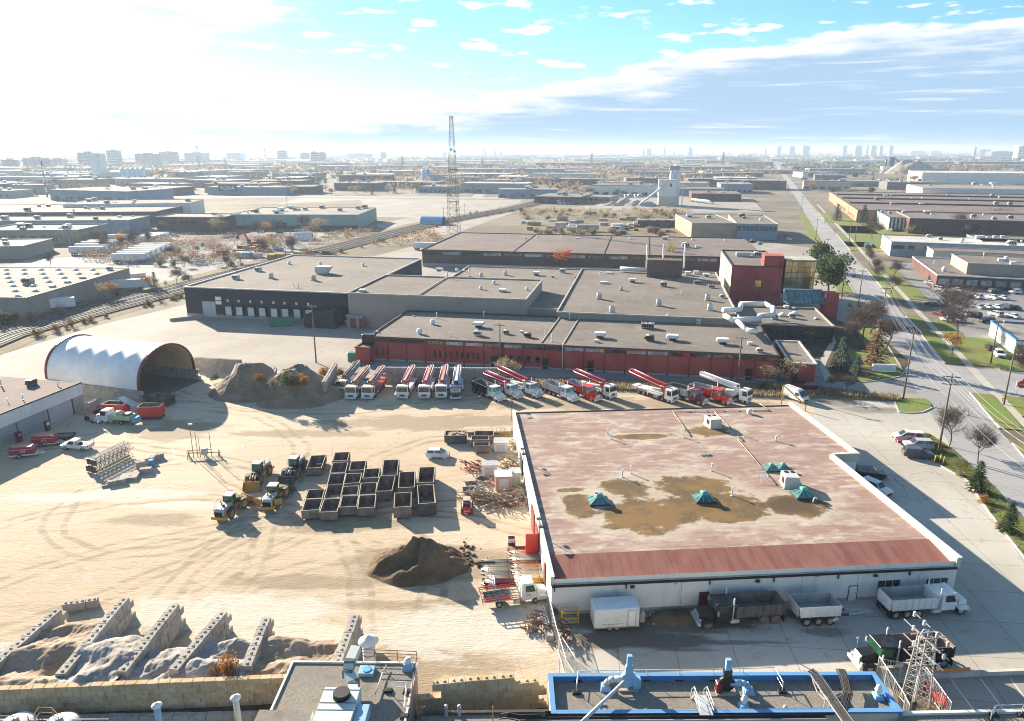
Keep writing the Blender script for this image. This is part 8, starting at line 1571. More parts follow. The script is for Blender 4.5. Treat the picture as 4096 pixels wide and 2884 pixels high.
T('conifer',3348,882,13,'big dark spruce left of the striped building',None,1.15,seed=0); T('conifer',3452,892,14,'big dark spruce in front of the striped building',None,1.15,seed=1); T('bare',3488,955,11,'round bare tree on the bright lawn',None,1.2,seed=0); T('brown',3300,905,5,'small brown cypress by the street',None,0.4); T('bare',3830,935,13,'bare tree in front of the brick hall',None,0.9,seed=1); T('olive',4000,890,10,'wide olive tree at the brick hall',None,1.3,seed=2)
for k, (kd, px, py, h, w) in enumerate((('shrub_tan',1937,1512,2.6,0.8),('tan',2005,1512,5.2,0.8),('tan',2058,1512,4.6,0.8),('shrub_yellow',1990,1515,2.0,0.8),('tan',3065,1545,5,0.8),('tan',3160,1548,6.5,0.9),('shrub_green',3050,1560,2.2,0.9),('shrub_olive',3110,1568,2.4,1.1),('tan',3115,1545,4.2,0.8),('bare',3318,1560,3.5,0.7),('bare',3385,1570,4.0,0.8))): T(kd, px, py, h, ('small tan shrub left of the pale bushes','pale tan bush behind the pump trucks, left','pale tan bush behind the pump trucks, right','yellow shrub under the pale bushes','tan bush left of the yellow gate','largest tan bush behind the yellow gate','green shrub at the foot of the tan bushes','olive shrub beside the yellow gate','tan bush between two larger ones','thin bare sapling on the weed strip','second thin bare sapling on the weed strip')[k], None, w)
wd_ = MB(); r_ = random.Random(3)
for k in range(9000):
    f = r_.random(); px = 1900+1700*f; py = 1522+ (px-1900)*0.046+r_.uniform(-9, 12) if px < 3262 else 1572+(px-3262)*0.07+r_.uniform(-12,8); p = G(px, py, 0.2); h = r_.uniform(0.3, 1.1); a = r_.uniform(0, 6.28); d = Vector((math.cos(a), math.sin(a), 0))*0.10
    wd_.add([p-d, p+d, p+d*0.4+Vector((r_.gauss(0,0.15), r_.gauss(0,0.15), h))], [(0,1,2)])
tag(wd_.build('dry_weeds', m_('leaf_tan')), 'dry tan weeds along the strip behind the trucks', 'weeds', kind='stuff')
gr = MB()
for k in range(9000):
    f = r_.random(); i = r_.randrange(len(ISL1)-1); a, b, c = Vector(ISL1[i]), Vector(ISL1[(i+1) % 15]), Vector(ISL1[-1-i]); q = a+(b-a)*r_.random(); q = q+(c-q)*r_.random(); p = G(q.x, q.y, 0.13); h = r_.uniform(0.06, 0.28); d = Vector((r_.gauss(0,1), r_.gauss(0,1), 0)).normalized()*0.06
    gr.add([p-d, p+d, p+d*0.3+Vector((r_.gauss(0,0.06), r_.gauss(0,0.06), h))], [(0,1,2)])
tag(gr.build('rough_grass', m_('leaf_olive')), 'rough grass on the island by the garage', 'grass', kind='stuff')
for px, py, kd, co, h in ((3721,1136,'sedan','white',-60),(3759,1163,'suv','white',-62),(3830,1165,'sedan','silver',-62),(3868,1192,'hatch','grey',100),(3902,1192,'suv','white',105),(3968,1194,'sedan','white',105),(4006,1196,'sedan','white',105),(3977,1172,'suv','grey',15),(3995,1154,'minivan','blue',5),(4060,1174,'suv','white',190),(3910,1232,'sedan','silver',105),(3944,1232,'sedan','white',105),(3982,1233,'sedan','white',105),(4020,1234,'suv','grey',105),(4053,1236,'sedan','grey',105),(3725,1222,'sedan','grey',105),(3762,1222,'suv','grey',105),(3980,1263,'suv','silver',105),(3850,1261,'suv','white',105),(3895,1265,'suv','grey',105),(4047,1270,'sedan','white',105),(3945,1290,'suv','black',190),(3790,1283,'sedan','white',105),(3830,1285,'sedan','silver',105),(3757,1260,'sedan','maroon',105)): car(kd, co, px, py, h, co+' car in the rows of the car park east of the street', 'cars in the car park', 0.01)
for px, py, kd, co, h, lb in ((3643,1324,'sedan','black',72,'black car driving along the shaded street'),(3962,1400,'suv','black',70,'black car on the drive beside the blue edged office'),(3995,1425,'suv','white',250,'white car on the drive nearer the camera'),(3150,945,'suv','red',0,'red car parked by the blue building'),(3155,960,'hatch','white',30,'white car parked by the blue building'),(3640,920,'suv','white',10,'white car by the striped building'),(3565,925,'suv','grey',95,'first grey car by the striped building'),(3585,925,'suv','grey',95,'second grey car by the striped building'),(1040,930,'suv','white',20,'white car in the lot of the teal building, left one'),(1190,922,'sedan','white',15,'white car in the lot of the teal building, right one'),(1120,935,'suv','grey',15,'grey car in the lot of the teal building'),(1305,925,'sedan','black',5,'black car in the shade of the teal building'),(700,945,'suv','silver',10,'silver car beside the brown building'),(590,955,'suv','grey',5,'grey car beside the brown building')): car(kd, co, px, py, h, lb, 'scattered cars')
def B(lb, fl, fr, back, h, wm, rm, rz=None, wd=None, un=(), win=None, par=0.4, trim='parapet', name='warehouse', grp=None):
    t, rf, w, d = bldg(lb, fl, fr, back, h, wm, rm, par, trim, name, grp, rz=rz, wd=wd); r = random.Random(int(fr[0]*7+fr[1]))
    for k in range(un if isinstance(un, int) else 0): unit(r.choice(('rtu','rtu','fan','hood','box','pipe','rtu_tan')), rf, r.uniform(0.06,0.94)*w, r.uniform(0.08,0.92)*d, h-par*0.55, 0, r.uniform(0.9,1.7))
    if win: n, z0, z1, gm = win; [window(t, w*k/n+w/n*0.12, w*(k+1)/n-w/n*0.12, z0, z1, 0, 2, 'trim_dark', gm) for k in range(n)]
    return t, rf, w, d
bl, blf, w, d = B('grey blue two storey office beside the side street', (3567,966), (4096,1000), (3525,939), 7, 'wall_blue', 'whiteroof', RA, (95, 0), 7, (14, 3.6, 5.2, 'glass'), name='office'); MB().box(-0.1, 0.0, 0, d, 0, 6.8).build('pale_end', m_('wall_white'), bl)
B('tan shed with a rusty striped roof behind the blue edged yard', (3735,1002), (4100,1010), (3700,985), 6, 'wall_cream', 'brownroof', RA, (80, 14), 0); B('office with a dark roof and purple brown brick', (3750,1100), (4096,1120), (3645,1027), 4.6, 'brick_dark', 'gravelroof', RA, (75, 0), 12, (16, 1.2, 3.4, 'glass_pale'), 0.6, 'trim_white', 'office'); B('concrete upper hall behind the purple brick office', (3872,1052), (4096,1070), (3840,1020), 8.5, 'wall_block', 'gravelroof', RA, (60, 26), 5)
B('small office with a blue roof edge by the car park', (4066,1360), (4150,1380), (3964,1283), 4.0, 'wall_white', 'paleroof', RA, (26, 0), 3, (6, 0.8, 2.8, 'glass_teal'), 0.5, 'p_blue', 'office'); B('tan block wall store with a sloping corner', (3930,965), (4096,975), (3905,925), 7, 'wall_tan', 'gravelroof', RA, (50, 30), 6)
mh, mhf, mw, md = B('very large brick hall with a dark flat roof across the street', (3432,840), (4096,860), (3088,762), 8.5, 'brick_orange', 'brownroof', RA, (210, 0), 22, None, 0.5, 'trim_dark', 'factory_hall'); [MB().box(-0.1, 0.05, y, y+2.2, 0.8, 3.6).build('dock_door', m_('trim_dark'), mh) for y in [18+6*k for k in range(8)]+[80+5*k for k in range(9)]+[140+5*k for k in range(5)]]
for k in (0.3, 0.55, 0.78): MB().box(2, mw-8, md*k, md*k+2.0, 8.3, 9.4).build('roof_monitor', m_('trim_dark'), mhf)
st, stf, sw_, sd = B('office block with black and white vertical stripes', (3562,870), (3632,872), (3392,836), 8.5, 'wall_black', 'gravelroof', RA, (17, 0), 4, None, 0.4, 'trim_dark', 'office'); [MB().box(-0.25, 0.0, y, y+1.1, 0.5, 8.2).build('white_fin', m_('trim_white'), st) for y in [0.5+2.1*k for k in range(int(sd/2.1))]]; [MB().box(x, x+1.1, -0.25, 0.0, 0.5, 8.2).build('white_fin', m_('trim_white'), st) for x in [0.8+2.2*k for k in range(7)]]
B('dark brick hall joined to the striped office', (3640,872), (4096,875), (3560,845), 9.5, 'brick_dark', 'gravelroof', RA, (150, 50), 16, None, 0.5, 'parapet', 'factory_hall'); B('huge white panelled warehouse at the right edge, nearer one', (3692,752), (4150,770), (3680,735), 13, 'wall_white', 'paleroof', RA, (260, 90), 6); B('huge white panelled warehouse at the right edge, farther one', (3690,690), (4200,700), (3700,680), 16, 'wall_white', 'whiteroof', RA, (420, 120), 4)
B('tan brick building with a flat roof by the tracks', (2768,892), (2948,893), (2758,848), 9, 'brick_tan', 'gravelroof', None, (0, 60), 3, name='workshop_hall'); bb, bbf, w, d = B('blue metal workshop with a row of windows', (2950,894), (3112,897), (2935,850), 9, 'wall_blue', 'gravelroof', None, (0, 60), 3, (9, 5.0, 7.6, 'glass'), name='workshop_hall')
tl, tlf, w, d = B('long pale teal warehouse beyond the railway', (920,858), (1430,859), (1500,830), 9.2, 'wall_teal', 'paleroof', None, (0, 60), 14, None, 0.4, 'wall_teal'); MB().box(0, w, -0.06, 0, 0, 2.2).build('brown_base', m_('wall_brown'), tl); MB().box(w*0.40, w*0.44, -0.1, 0, 0, 4).build('dark_door', m_('trim_black'), tl); B('brown brick office at the left end of the teal warehouse', (622,867), (890,869), (640,850), 9, 'wall_brown', 'paleroof', None, (0, 26), 3, (6, 4.6, 6.4, 'glass'), 0.6, 'wall_teal', 'office')
B('grey showroom with tall teal windows across the tracks', (-100,923), (312,920), (473,888), 7.5, 'wall_tan', 'gravelroof', None, (0, 34), 8, (10, 1.0, 4.6, 'glass_teal'), 0.7, 'wall_blue', 'showroom'); B('wide grey hall behind the showroom', (-200,884), (515,880), (585,855), 8, 'wall_blue', 'gravelroof', None, (0, 30), 10); B('very wide brown roofed hall beyond the showroom', (-300,852), (620,846), (250,810), 9, 'wall_brown', 'brownroof', None, (0, 75), 14); B('brown roofed hall with white edge left of the teal warehouse', (250,818), (760,812), (300,800), 11, 'wall_white', 'brownroof', None, (0, 45), 8); B('low tan roofed store by the left trees', (-150,988), (90,984), (280,955), 6, 'wall_block', 'paleroof', None, (0, 30), 3)
for k, (px, py, a) in enumerate(((350,1018,4),(372,1006,4),(395,996,4),(420,990,4))): box_trailer('white trailer in the left group of four, '+('nearest','second','third','farthest')[k], px, py, R(a), 16)
for k in range(6): box_trailer('white trailer in the row of six by the bare shrubs, '+('nearest','second','third','fourth','fifth','farthest')[k], 520+k*21, 1048-k*9, R(6), 15)
for k in range(4): box_trailer('white trailer in the small group by the brown trees, '+('nearest','second','third','farthest')[k], 585+k*18, 972-k*5, R(10), 11)
box_trailer('white trailer parked at the long grey warehouse, nearest the tracks', 515, 1160, R(17), 15); box_trailer('white trailer behind the one at the warehouse corner', 500, 1135, R(17), 15); box_trailer('white trailer backed up to the grey warehouse by the red shrub', 205, 1243, R(26), 14); box_trailer('white trailer beside the brown warehouse end', 1700, 1000, R(-8), 12); box_trailer('white trailer standing by the brown shrubs at left', 480, 965, R(8), 12); box_trailer('teal trailer in the timber yard', 2350, 925, R(-2), 14, 0, 'p_silver')
car('minivan', 'white', 455, 985, 190, 'white van beside the left trailers', 'scattered cars')
def stacks(n, x0, x1, y0, y1, lb, mts, seed):
    r = random.Random(seed)
    for k in range(n):
        px, py = r.uniform(x0,x1), r.uniform(y0,y1); l, w, h = r.uniform(3,9), r.uniform(2,3), r.uniform(1.0,3.2); t = thing('timber_stack', lb, 'stack', G(px, py), R(r.uniform(-12,4)), lb.replace('stack', 'stacks', 1)); mt = r.choice(mts)
        for q in range(3): MB().bbox(-l/2, l/2, -w/2, w/2, h*q/3+0.05, h*(q+1)/3-0.05, 0.04).build('pack', m_(mt), t)
stacks(30, 2100, 2560, 880, 925, 'wrapped timber stack in the yard behind the works', ('p_white','lumber','p_white','palewood','p_silver','p_orange'), 4); stacks(14, 2440, 2720, 905, 935, 'dark scrap stack in the yard behind the works', ('p_darkgrey','p_rust','p_silver','wood'), 5); stacks(24, 850, 1250, 985, 1040, 'machine part stack in the scrapyard by the tracks', ('p_darkgrey','p_red','p_white','p_rust','p_yellow','p_cyan'), 6)
for k in range(5): B('open timber shed in the yard behind the works, '+('first','second','third','fourth','fifth')[k]+' from the left', (2552+k*36,880), (2586+k*36,881), (2552+k*36,869), 4.5, 'wall_brown', 'paleroof', None, (0, 9), 0, None, 0.2, 'trim_white', 'timber_shed')
ar = thing('quonset_hut', 'pale blue arched hut beside the tracks', 'hut', G(1690,895), R(-15)); MB().smooth().add([(x, 5*math.cos(a), 5.5*math.sin(a)) for x in (0, 16) for a in [math.pi*k/12 for k in range(13)]], [(k, 13+k, 14+k, k+1) for k in range(12)]).build('shell', m_('p_ltblue'), ar); MB().add([(0.1, 4.9*math.cos(math.pi*k/12), 5.4*math.sin(math.pi*k/12)) for k in range(13)], [tuple(range(12,-1,-1))]).build('end_wall', m_('p_white'), ar)
for px, py, a, lb, mt in ((1215,958,10,'white and yellow arch tent beside the orange trees','p_white'),(1440,735,0,'small white arch tent far off','p_white')): ar = thing('arch_tent', lb, 'tent', G(px, py), R(a)); MB().smooth().add([(x, 3.6*math.cos(t_), 4.4*math.sin(t_)) for x in (-5, 5) for t_ in [math.pi*k/10 for k in range(11)]], [(k, 11+k, 12+k, k+1) for k in range(10)]).build('cover', m_(mt), ar); MB().add([(-4.9, 3.5*math.cos(math.pi*k/10), 4.3*math.sin(math.pi*k/10)) for k in range(11)], [tuple(range(11))]).build('end_wall', m_('p_yellow'), ar)
t = thing('excavator', 'red excavator with raised arm in the scrapyard', 'excavator', G(1010,985), R(160)); MB().bbox(-2.5, 2.2, -1.4, 1.4, 1.2, 2.6, 0.1).build('house', m_('p_brightred'), t); MB().bbox(0.5, 2.2, 0.2, 1.3, 2.6, 3.8, 0.1).build('cab', m_('glass'), t); [MB().slab([(-2.4,0),(2.4,0),(2.8,0.5),(2.4,1.0),(-2.4,1.0),(-2.8,0.5)], 0.7, 0.08).build('track', m_('darksteel'), t, (0, s, 0)) for s in (-1.3, 1.3)]; MB().beam((1.8,-0.4,2.0), (5.5,-0.4,7.5), 0.6, 0.9).beam((5.5,-0.4,7.5), (9.5,-0.4,5.2), 0.5, 0.7).build('boom', m_('p_brightred'), t); MB().tbox(9.0, 10.4, -1.0, 0.2, 3.6, 5.2, 0.3, 0.1).build('bucket', m_('darksteel'), t)
def mast(px, py, h, s0, s1, n, lb, mt='galv', plat=(), name='lattice_tower', r=0.16):
    t = thing(name, lb, 'tower', G(px, py), 0.35); mb = MB(); P = lambda i, k: Vector((((-1,-1),(1,-1),(1,1),(-1,1))[i % 4][0]*(s0+(s1-s0)*k/n), ((-1,-1),(1,-1),(1,1),(-1,1))[i % 4][1]*(s0+(s1-s0)*k/n), h*k/n))
    for i in range(4): MB().beam(P(i,0), P(i,n), r*1.6).build('leg', m_(mt), t)
    for k in range(n):
        for i in range(4): mb.beam(P(i,k), P(i+1,k+1), r); mb.beam(P(i+1,k), P(i,k+1), r); mb.beam(P(i,k+1), P(i+1,k+1), r)
    tag(mb.build('bracing', m_(mt), t), kind='stuff')
    for z, w in plat: MB().box(-w, w, -w, w, z, z+0.3).build('platform', m_(mt), t)
    return t
tw_ = mast(1815, 932, 69, 3.6, 0.8, 18, 'tall steel lattice tower beside the railway', 'darksteel', ((68.5,1.4),(38,3.6),(19,2.8)), r=0.10)
for x, y, z, r in ((1.6,-1.6,14,1.0),(1.8,-1.2,18,0.7),(-1,-1.2,50,0.9),(1.2,-1.2,49,0.9)): MB().smooth().lathe((0,0,0), [(0,0),(r*0.7,0.15),(r,0.5)], 14).build('dish', m_('hvac_white'), tw_, (x, y, z)).rotation_euler = (R(90), 0, 0)
for k in range(6): MB().box(-3.2+1.2*k, -2.9+1.2*k, -3.0, -2.7, 33, 36).build('antenna', m_('hvac_white'), tw_)
for px, py, h, lb in ((905,700,34,'far pylon left of the white tanks'),(1612,690,34,'far pylon behind the office row'),(1930,690,32,'far pylon right of the tall lattice tower'),(2365,675,40,'far pylon above the rail line'),(2890,672,42,'wide far pylon right of the concrete plant'),(800,690,36,'tall dark far pylon in front of the airport')): mast(px, py, h, 2.6, 1.6, 8, lb, 'darksteel', ((h*0.7,5),(h*0.85,4),(h,3)), 'pylon', 0.25)
t = thing('striped_mast', 'thin red and white striped mast at the left', 'mast', G(190,790)); [MB().cyl((0,0,5.5*k), (0,0,5.5*k+5.45), 0.9-0.06*k, 0.86-0.06*k, 6).build('band', m_('p_white' if k % 2 else 'p_red'), t) for k in range(7)]; MB().beam((-2.5,0,34), (2.5,0,34), 0.3).build('cross_arm', m_('darksteel'), t)
# concrete plant
t = thing('concrete_plant', 'white concrete batching plant with silos and an inclined conveyor', 'concrete plant', G(2665,822), R(-8)); MB().box(-9, 9, -7, 7, 9, 24).build('bin_house', m_('wall_white'), t); MB().box(-8.6, 8.6, -6.6, 6.6, 0, 9).build('lower_house', m_('wall_cream'), t); MB().box(-9.2, 9.2, -7.2, 7.2, 24, 24.5).build('roof', m_('parapet'), t)
t.scale = (0.9, 0.9, 0.96)
for x, h in ((5,31),(10.5,31)): MB().smooth().lathe((x,9,0), [(2.6,0),(2.6,h),(1.2,h+1.5)], 14).build('silo', m_('p_white'), t)
MB().box(2, 12, 6, 12, 33, 37).build('head_house', m_('wall_grey'), t); MB().beam((-2,-7.4,20), (-28,-14,1.5), 2.0, 1.8).build('conveyor', m_('galv'), t); fr = MB(); [fr.beam((12+4*(k % 2),-4+4*k,0), (12+4*(k % 2),-4+4*k,20), 0.5) for k in range(4)]; tag(fr.build('steel_frame', m_('galv'), t), kind='stuff'); window(t, 2.0, 4.0, 18, 21, -7, 1, 'trim_dark')
B('tan flat roofed office of the concrete plant', (2330,785), (2440,788), (2385,775), 6, 'wall_tan', 'paleroof', None, (0, 30), 2, (5, 2, 4, 'glass'), name='office')
for k, (px, py) in enumerate(((2500,818),(2545,822),(2590,824),(2450,822))): c = G(px, py); heap('gravel_heap', ('largest grey gravel heap beside the conveyor','second gravel heap from the conveyor','third gravel heap from the conveyor','leftmost gravel heap of the concrete plant')[k], (c.x, c.y, 0), 12, 8, 7-k, 'gravel_grey', 0, k*3.3, 20)
def mixer(px, py, a, lb):
    key = ('mixer',)
    if key in PROTO: return dup(PROTO[key], G(px, py), a, lb)
    t = thing('mixer_truck', lb, 'mixer truck', G(px, py), a, 'concrete mixer trucks at the plant'); cab_conv(t, 2.0, 'p_white'); frame(t, -4, 3.5); MB().smooth().cyl((-3.6,0,2.9), (-1,0,2.5), 0.7, 1.25, 12).cyl((-1,0,2.5), (1.6,0,2.2), 1.25, 0.8, 12).build('drum', m_('p_white'), t); axle(t, 4.6, 1.0, 0.52, 0.3); [axle(t, -3+1.4*k, 1.0, 0.52, 0.3) for k in range(2)]; PROTO[key] = t
for k in range(6): mixer(2235+k*16, 816-k*0.5, R(-75), 'white mixer truck in the row beside the tracks')
for k in range(4): mixer(2500+(k % 2)*14+(k//2)*40, 790, R(-85), 'white mixer truck behind the plant office')
for k in range(7): mixer(2775+k*10, 808+k*1.2, R(-60), 'white mixer truck right of the concrete plant')
t = thing('sign', 'red and white garage sign at the right edge', 'sign', G(4080,1575)); MB().cyl((-0.8,0,0), (-0.8,0,2.6), 0.06, 0.06, 5).cyl((0.8,0,0), (0.8,0,2.6), 0.06, 0.06, 5).build('posts', m_('galv'), t); MB().box(-1.2, 1.2, -0.06, 0.06, 1.5, 2.8).build('board', m_('sign_white'), t); MB().lathe((0,0,0), [(0,0),(0.9,0.0),(0.9,0.05)], 16).build('red_oval', m_('p_brightred'), t, (0,-0.08,2.15)).rotation_euler = (R(90),0,0); text('ASSEMBLY', 0.28, m_('white_letter'), t, (0,-0.15,2.05), (R(90),0,0))
t = thing('notice_board', 'white notice board in the garden by the street', 'sign', G(3535,1488), R(-5)); MB().box(-2.6, 2.6, -0.15, 0.15, 0.3, 1.5).build('board', m_('hvac_white'), t); MB().tbox(-2.8, 2.8, -0.5, 0.5, 1.5, 1.9, 0.1, 0.3).build('roof', m_('hvac_white'), t)
t = thing('sign', 'blue sign on the far lawn', 'sign', G(3472,990)); MB().box(-2, 2, -0.2, 0.2, 0, 2.6).build('board', m_('p_cyan'), t); MB().box(-1.6, 1.6, -0.24, -0.2, 1.4, 1.8).build('panel', m_('sign_white'), t)
t = thing('fire_hydrant', 'small pale fire hydrant on the right lawn', 'hydrant', G(4008,1604)); MB().lathe((0,0,0), [(0.16,0),(0.14,0.5),(0.2,0.55),(0.12,0.75),(0,0.8)], 8).build('barrel', m_('p_yellow'), t); MB().cyl((-0.25,0,0.5), (0.25,0,0.5), 0.08, 0.08, 6).build('nozzle', m_('p_yellow'), t)
t = thing('dumpster', 'bright green dumpster at the car park edge', 'dumpster', G(4075,1150), R(-12)); open_box(t, 'shell', -2.4, 2.4, 1.8, 0.2, 1.8, 'p_green', 'bin_in', 0.07, 0, 5, 0, 'p_green'); MB().box(-2.3, 2.3, -0.9, -0.1, 1.8, 1.88).build('lid', m_('p_green'), t)
# ------------------------------------------------------------------ shrubs by the railway, far streets, far buildings, skyline
r_ = random.Random(11); TAKEN = []
def busy(px, py):
    p = G(px, py); x_ = RX0+RSL*(p.y-RY0)
    if abs(p.x-x_) < 16: return True
    for a, b in zip(RAILP, RAILP[1:]):
        d = b-a; k = max(0, min(1, (p-a).dot(d)/d.length_squared))
        if (p-(a+d*k)).length < 13: return True
    return False
KW = {'bare': 'bare grey', 'orange': 'orange leaved', 'olive': 'olive green', 'tan': 'tan leaved', 'conifer': 'dark conical', 'pine': 'dark green', 'shrub_bare': 'low bare', 'shrub_tan': 'low tan', 'shrub_olive': 'low olive', 'shrub': 'low brown'}
def scatter(n, box, kinds, h, lb, grp, w=(0.8,1.4)):
    for k in range(n):
        px, py = r_.uniform(box[0], box[2]), r_.uniform(box[1], box[3])
        if busy(px, py): continue
        kd = r_.choice(kinds); tree(kd, px, py, r_.uniform(*h), KW.get(kd, 'brown leaved')+' '+lb, grp, r_.uniform(*w))
SH = ('shrub','shrub_tan','shrub_bare','shrub_olive','bare'); MX = ('bare','orange','brown','bare','olive','tan')
for box, n, ks, h, lb in (((360,960,640,1010),16,MX,(4,8),'tree beside the left trailers'),((640,990,1000,1075),26,MX+SH,(3,6),'tree around the scrapyard'),((1000,985,1330,1060),22,MX,(5,9),'tree between the scrapyard and the tracks'),((750,900,1330,950),16,MX,(5,10),'tree in front of the teal warehouse'),((2080,840,2750,880),60,SH+('tan','orange'),(2.5,5),'bush between the rail line and the timber yard'),((2100,925,2750,945),30,('shrub_tan','shrub_bare','tan','shrub_olive'),(2.5,5),'bush along the back of the brown warehouse'),((2350,745,2600,785),24,MX,(5,9),'tree beyond the concrete plant office'),((1900,720,2400,790),24,MX+('conifer',),(6,11),'tree along the far side of the rail line'),((1080,720,1900,785),46,MX+('conifer','conifer'),(6,12),'tree among the far low buildings in the middle'),((3000,700,3700,790),40,MX+('conifer','pine'),(7,13),'tree among the far buildings on the right'),((0,690,900,800),50,MX+('conifer',),(7,13),'tree among the far buildings on the left'),((3620,925,3950,950),10,('bare','tan','shrub_tan'),(4,8),'bush between the offices on the right')): scatter(n, box, ks, h, lb, 'trees: '+lb)
for k in range(70):
    i = r_.randrange(1, 6); a, b = RAILP[i], RAILP[i+1]; p = a+(b-a)*r_.random(); d = (b-a).normalized(); s = r_.choice((-12.5, 10.5, 11.5)); p = p+Vector((d.y, -d.x, 0))*s; tree(r_.choice(SH[:4]+('orange',)), 0, 0, r_.uniform(1.2, 3.2), 'low dry shrub along the railway ballast', 'shrubs along the railway', at=Vector((p.x, p.y, 0)))
for px, py, kd, h, lb in ((245,1270,'shrub_bare',5,'large grey bare shrub by the grey warehouse'),(125,1290,'shrub_orange',4.0,'red shrub at the warehouse wall'),(15,1300,'shrub_green',5.5,'bright green bush at the left edge'),(420,1200,'tan',6,'tan tree beside the tracks, left of the pair'),(450,1195,'orange',6,'orange tree beside the tracks, right of the pair'),(605,1160,'orange',6,'orange tree next to the dark spruce by the tracks'),(622,1155,'conifer',7,'dark spruce by the tracks'),(200,1068,'bare',6,'lone bare tree behind the grey warehouse'),(705,1135,'bare',6,'bare tree by the fence at the black building')): T(kd, px, py, h, lb)
# far streets of sheds: every one a box with wall, roof and roof gear
FW = ('wall_white','wall_grey','wall_tan','wall_brown','wall_blue','wall_cream','brick_dark','brick_orange','wall_darkgrey'); FR = ('gravelroof','paleroof','whiteroof','brownroof','paleroof')
def far_shed(px, py, w, d, h, rz, wm, rm, lb, grp, un=3):
    p = G(px, py)
    for q, r in TAKEN:
        if (q-p).length < (r+max(w, d)*0.55): return
    TAKEN.append((p, max(w, d)*0.5)); t = thing('far_warehouse', lb, 'building', p, rz, grp); walls(MB(), [(-w/2,-d/2),(w/2,-d/2),(w/2,d/2),(-w/2,d/2)], 0, h).build('wall', m_(wm), t); rf = MB().box(-w/2-0.3, w/2+0.3, -d/2-0.3, d/2+0.3, h+0.01, h+0.6).build('roof', m_(rm), t)
    for k in range(un): unit(r_.choice(('rtu','box','hood')), rf, r_.uniform(-0.4,0.4)*w, r_.uniform(-0.4,0.4)*d, h+0.6, 0, r_.uniform(1.3,2.4))
    if r_.random() < 0.5: n = 6; [MB().box(-w/2+w*(k+0.2)/n, -w/2+w*(k+0.75)/n, -d/2-0.15, -d/2, 1.0, min(h-1, 4.0)).build('window_band', m_('glass'), t) for k in range(n)]
NMC = {'wall_white': 'white', 'wall_grey': 'grey', 'wall_tan': 'tan', 'wall_brown': 'brown', 'wall_blue': 'blue grey', 'wall_cream': 'cream', 'brick_dark': 'dark brick', 'brick_orange': 'orange brick', 'wall_darkgrey': 'dark grey', 'wall_teal': 'teal'}
for px, py, r in ((2665,822,40),(2385,790,30),(1180,850,75),(1300,840,60),(1500,830,60),(1250,800,60),(1700,830,70),(350,850,95),(100,860,95),(600,850,60),(2850,880,60),(3000,880,60),(3700,800,150),(3900,730,160),(3950,700,220),(3400,800,95),(3250,790,80)): TAKEN.append((G(px, py), r))
for k in range(900):
    if len(TAKEN) > 255: break
    py = 622+190*r_.random()**1.6; px = r_.uniform(-150, 4250)
    if busy(px, py) or (py > 770 and 1100 < px < 2100): continue
    sc = 1+1.6*max(0, (720-py)/100); w, d, h = r_.uniform(35,110)*sc, r_.uniform(25,60)*sc, r_.uniform(6,11); wm = r_.choice(FW); zone = 'left' if px < 1400 else ('middle' if px < 2700 else 'right'); dist = 'far off' if py > 690 else 'near the horizon'
    far_shed(px, py, w, d, h, r_.choice((RA, RA, R(-10.5), R(-4))), wm, r_.choice(FR), NMC[wm]+' flat roofed shed '+dist+', '+zone+' part of the view', 'far sheds, '+zone, 3 if py > 690 else 1)
for px, py, w, d, h, wm, lb in ((1020,775,95,40,8,'wall_blue','blue grey store with a dark name sign'),(1210,772,38,40,8,'brick_dark','store with a red brick front beside the signed store'),(2180,700,80,50,12,'wall_blue','pale blue dairy hall beyond the rail line'),(80,735,180,40,10,'wall_blue','long blue grey hall at the left horizon')):
    TAKEN.clear(); far_shed(px, py, w, d, h, R(-4), wm, 'paleroof', lb, None)
    if 'sign' in lb and w == 95: p = G(930, 777); t = thing('shop_sign', 'dark blue RONA sign on the far store', 'sign', (p.x, p.y-12, 4.5), R(-4)); MB().box(-11, 11, -0.6, 0, 0, 7).build('panel', m_('p_navy'), t); text('RONA', 6.0, m_('white_letter'), t, (0,-0.7,1.3), (R(90),0,0))
def tower(px, py, wpx, top, wm, lb, dw=0.6, nm='tower_block', win=True):
    p = G(px, py); k = 1/(0.9598*(py-598)/50.0); w = wpx*k; h = max(6, (py-top)*k*1.03); t = thing(nm, lb, 'building', p, R(-8), None if win else 'skyline towers'); walls(MB(), [(-w/2,-w*dw/2),(w/2,-w*dw/2),(w/2,w*dw/2),(-w/2,w*dw/2)], 0, h).build('wall', m_(wm), t); MB().box(-w/2, w/2, -w*dw/2, w*dw/2, h+0.01, h+0.8).box(-w*0.2, w*0.2, -w*0.1, w*0.1, h+0.8, h+4).build('roof', m_('gravelroof'), t)
    if win:
        nf = max(3, int(h/7)); [MB().box(-w*0.46, w*0.46, -w*dw/2-0.4, -w*dw/2, h*(f+0.25)/nf, h*(f+0.75)/nf).build('window_band', m_('glass'), t) for f in range(nf)]
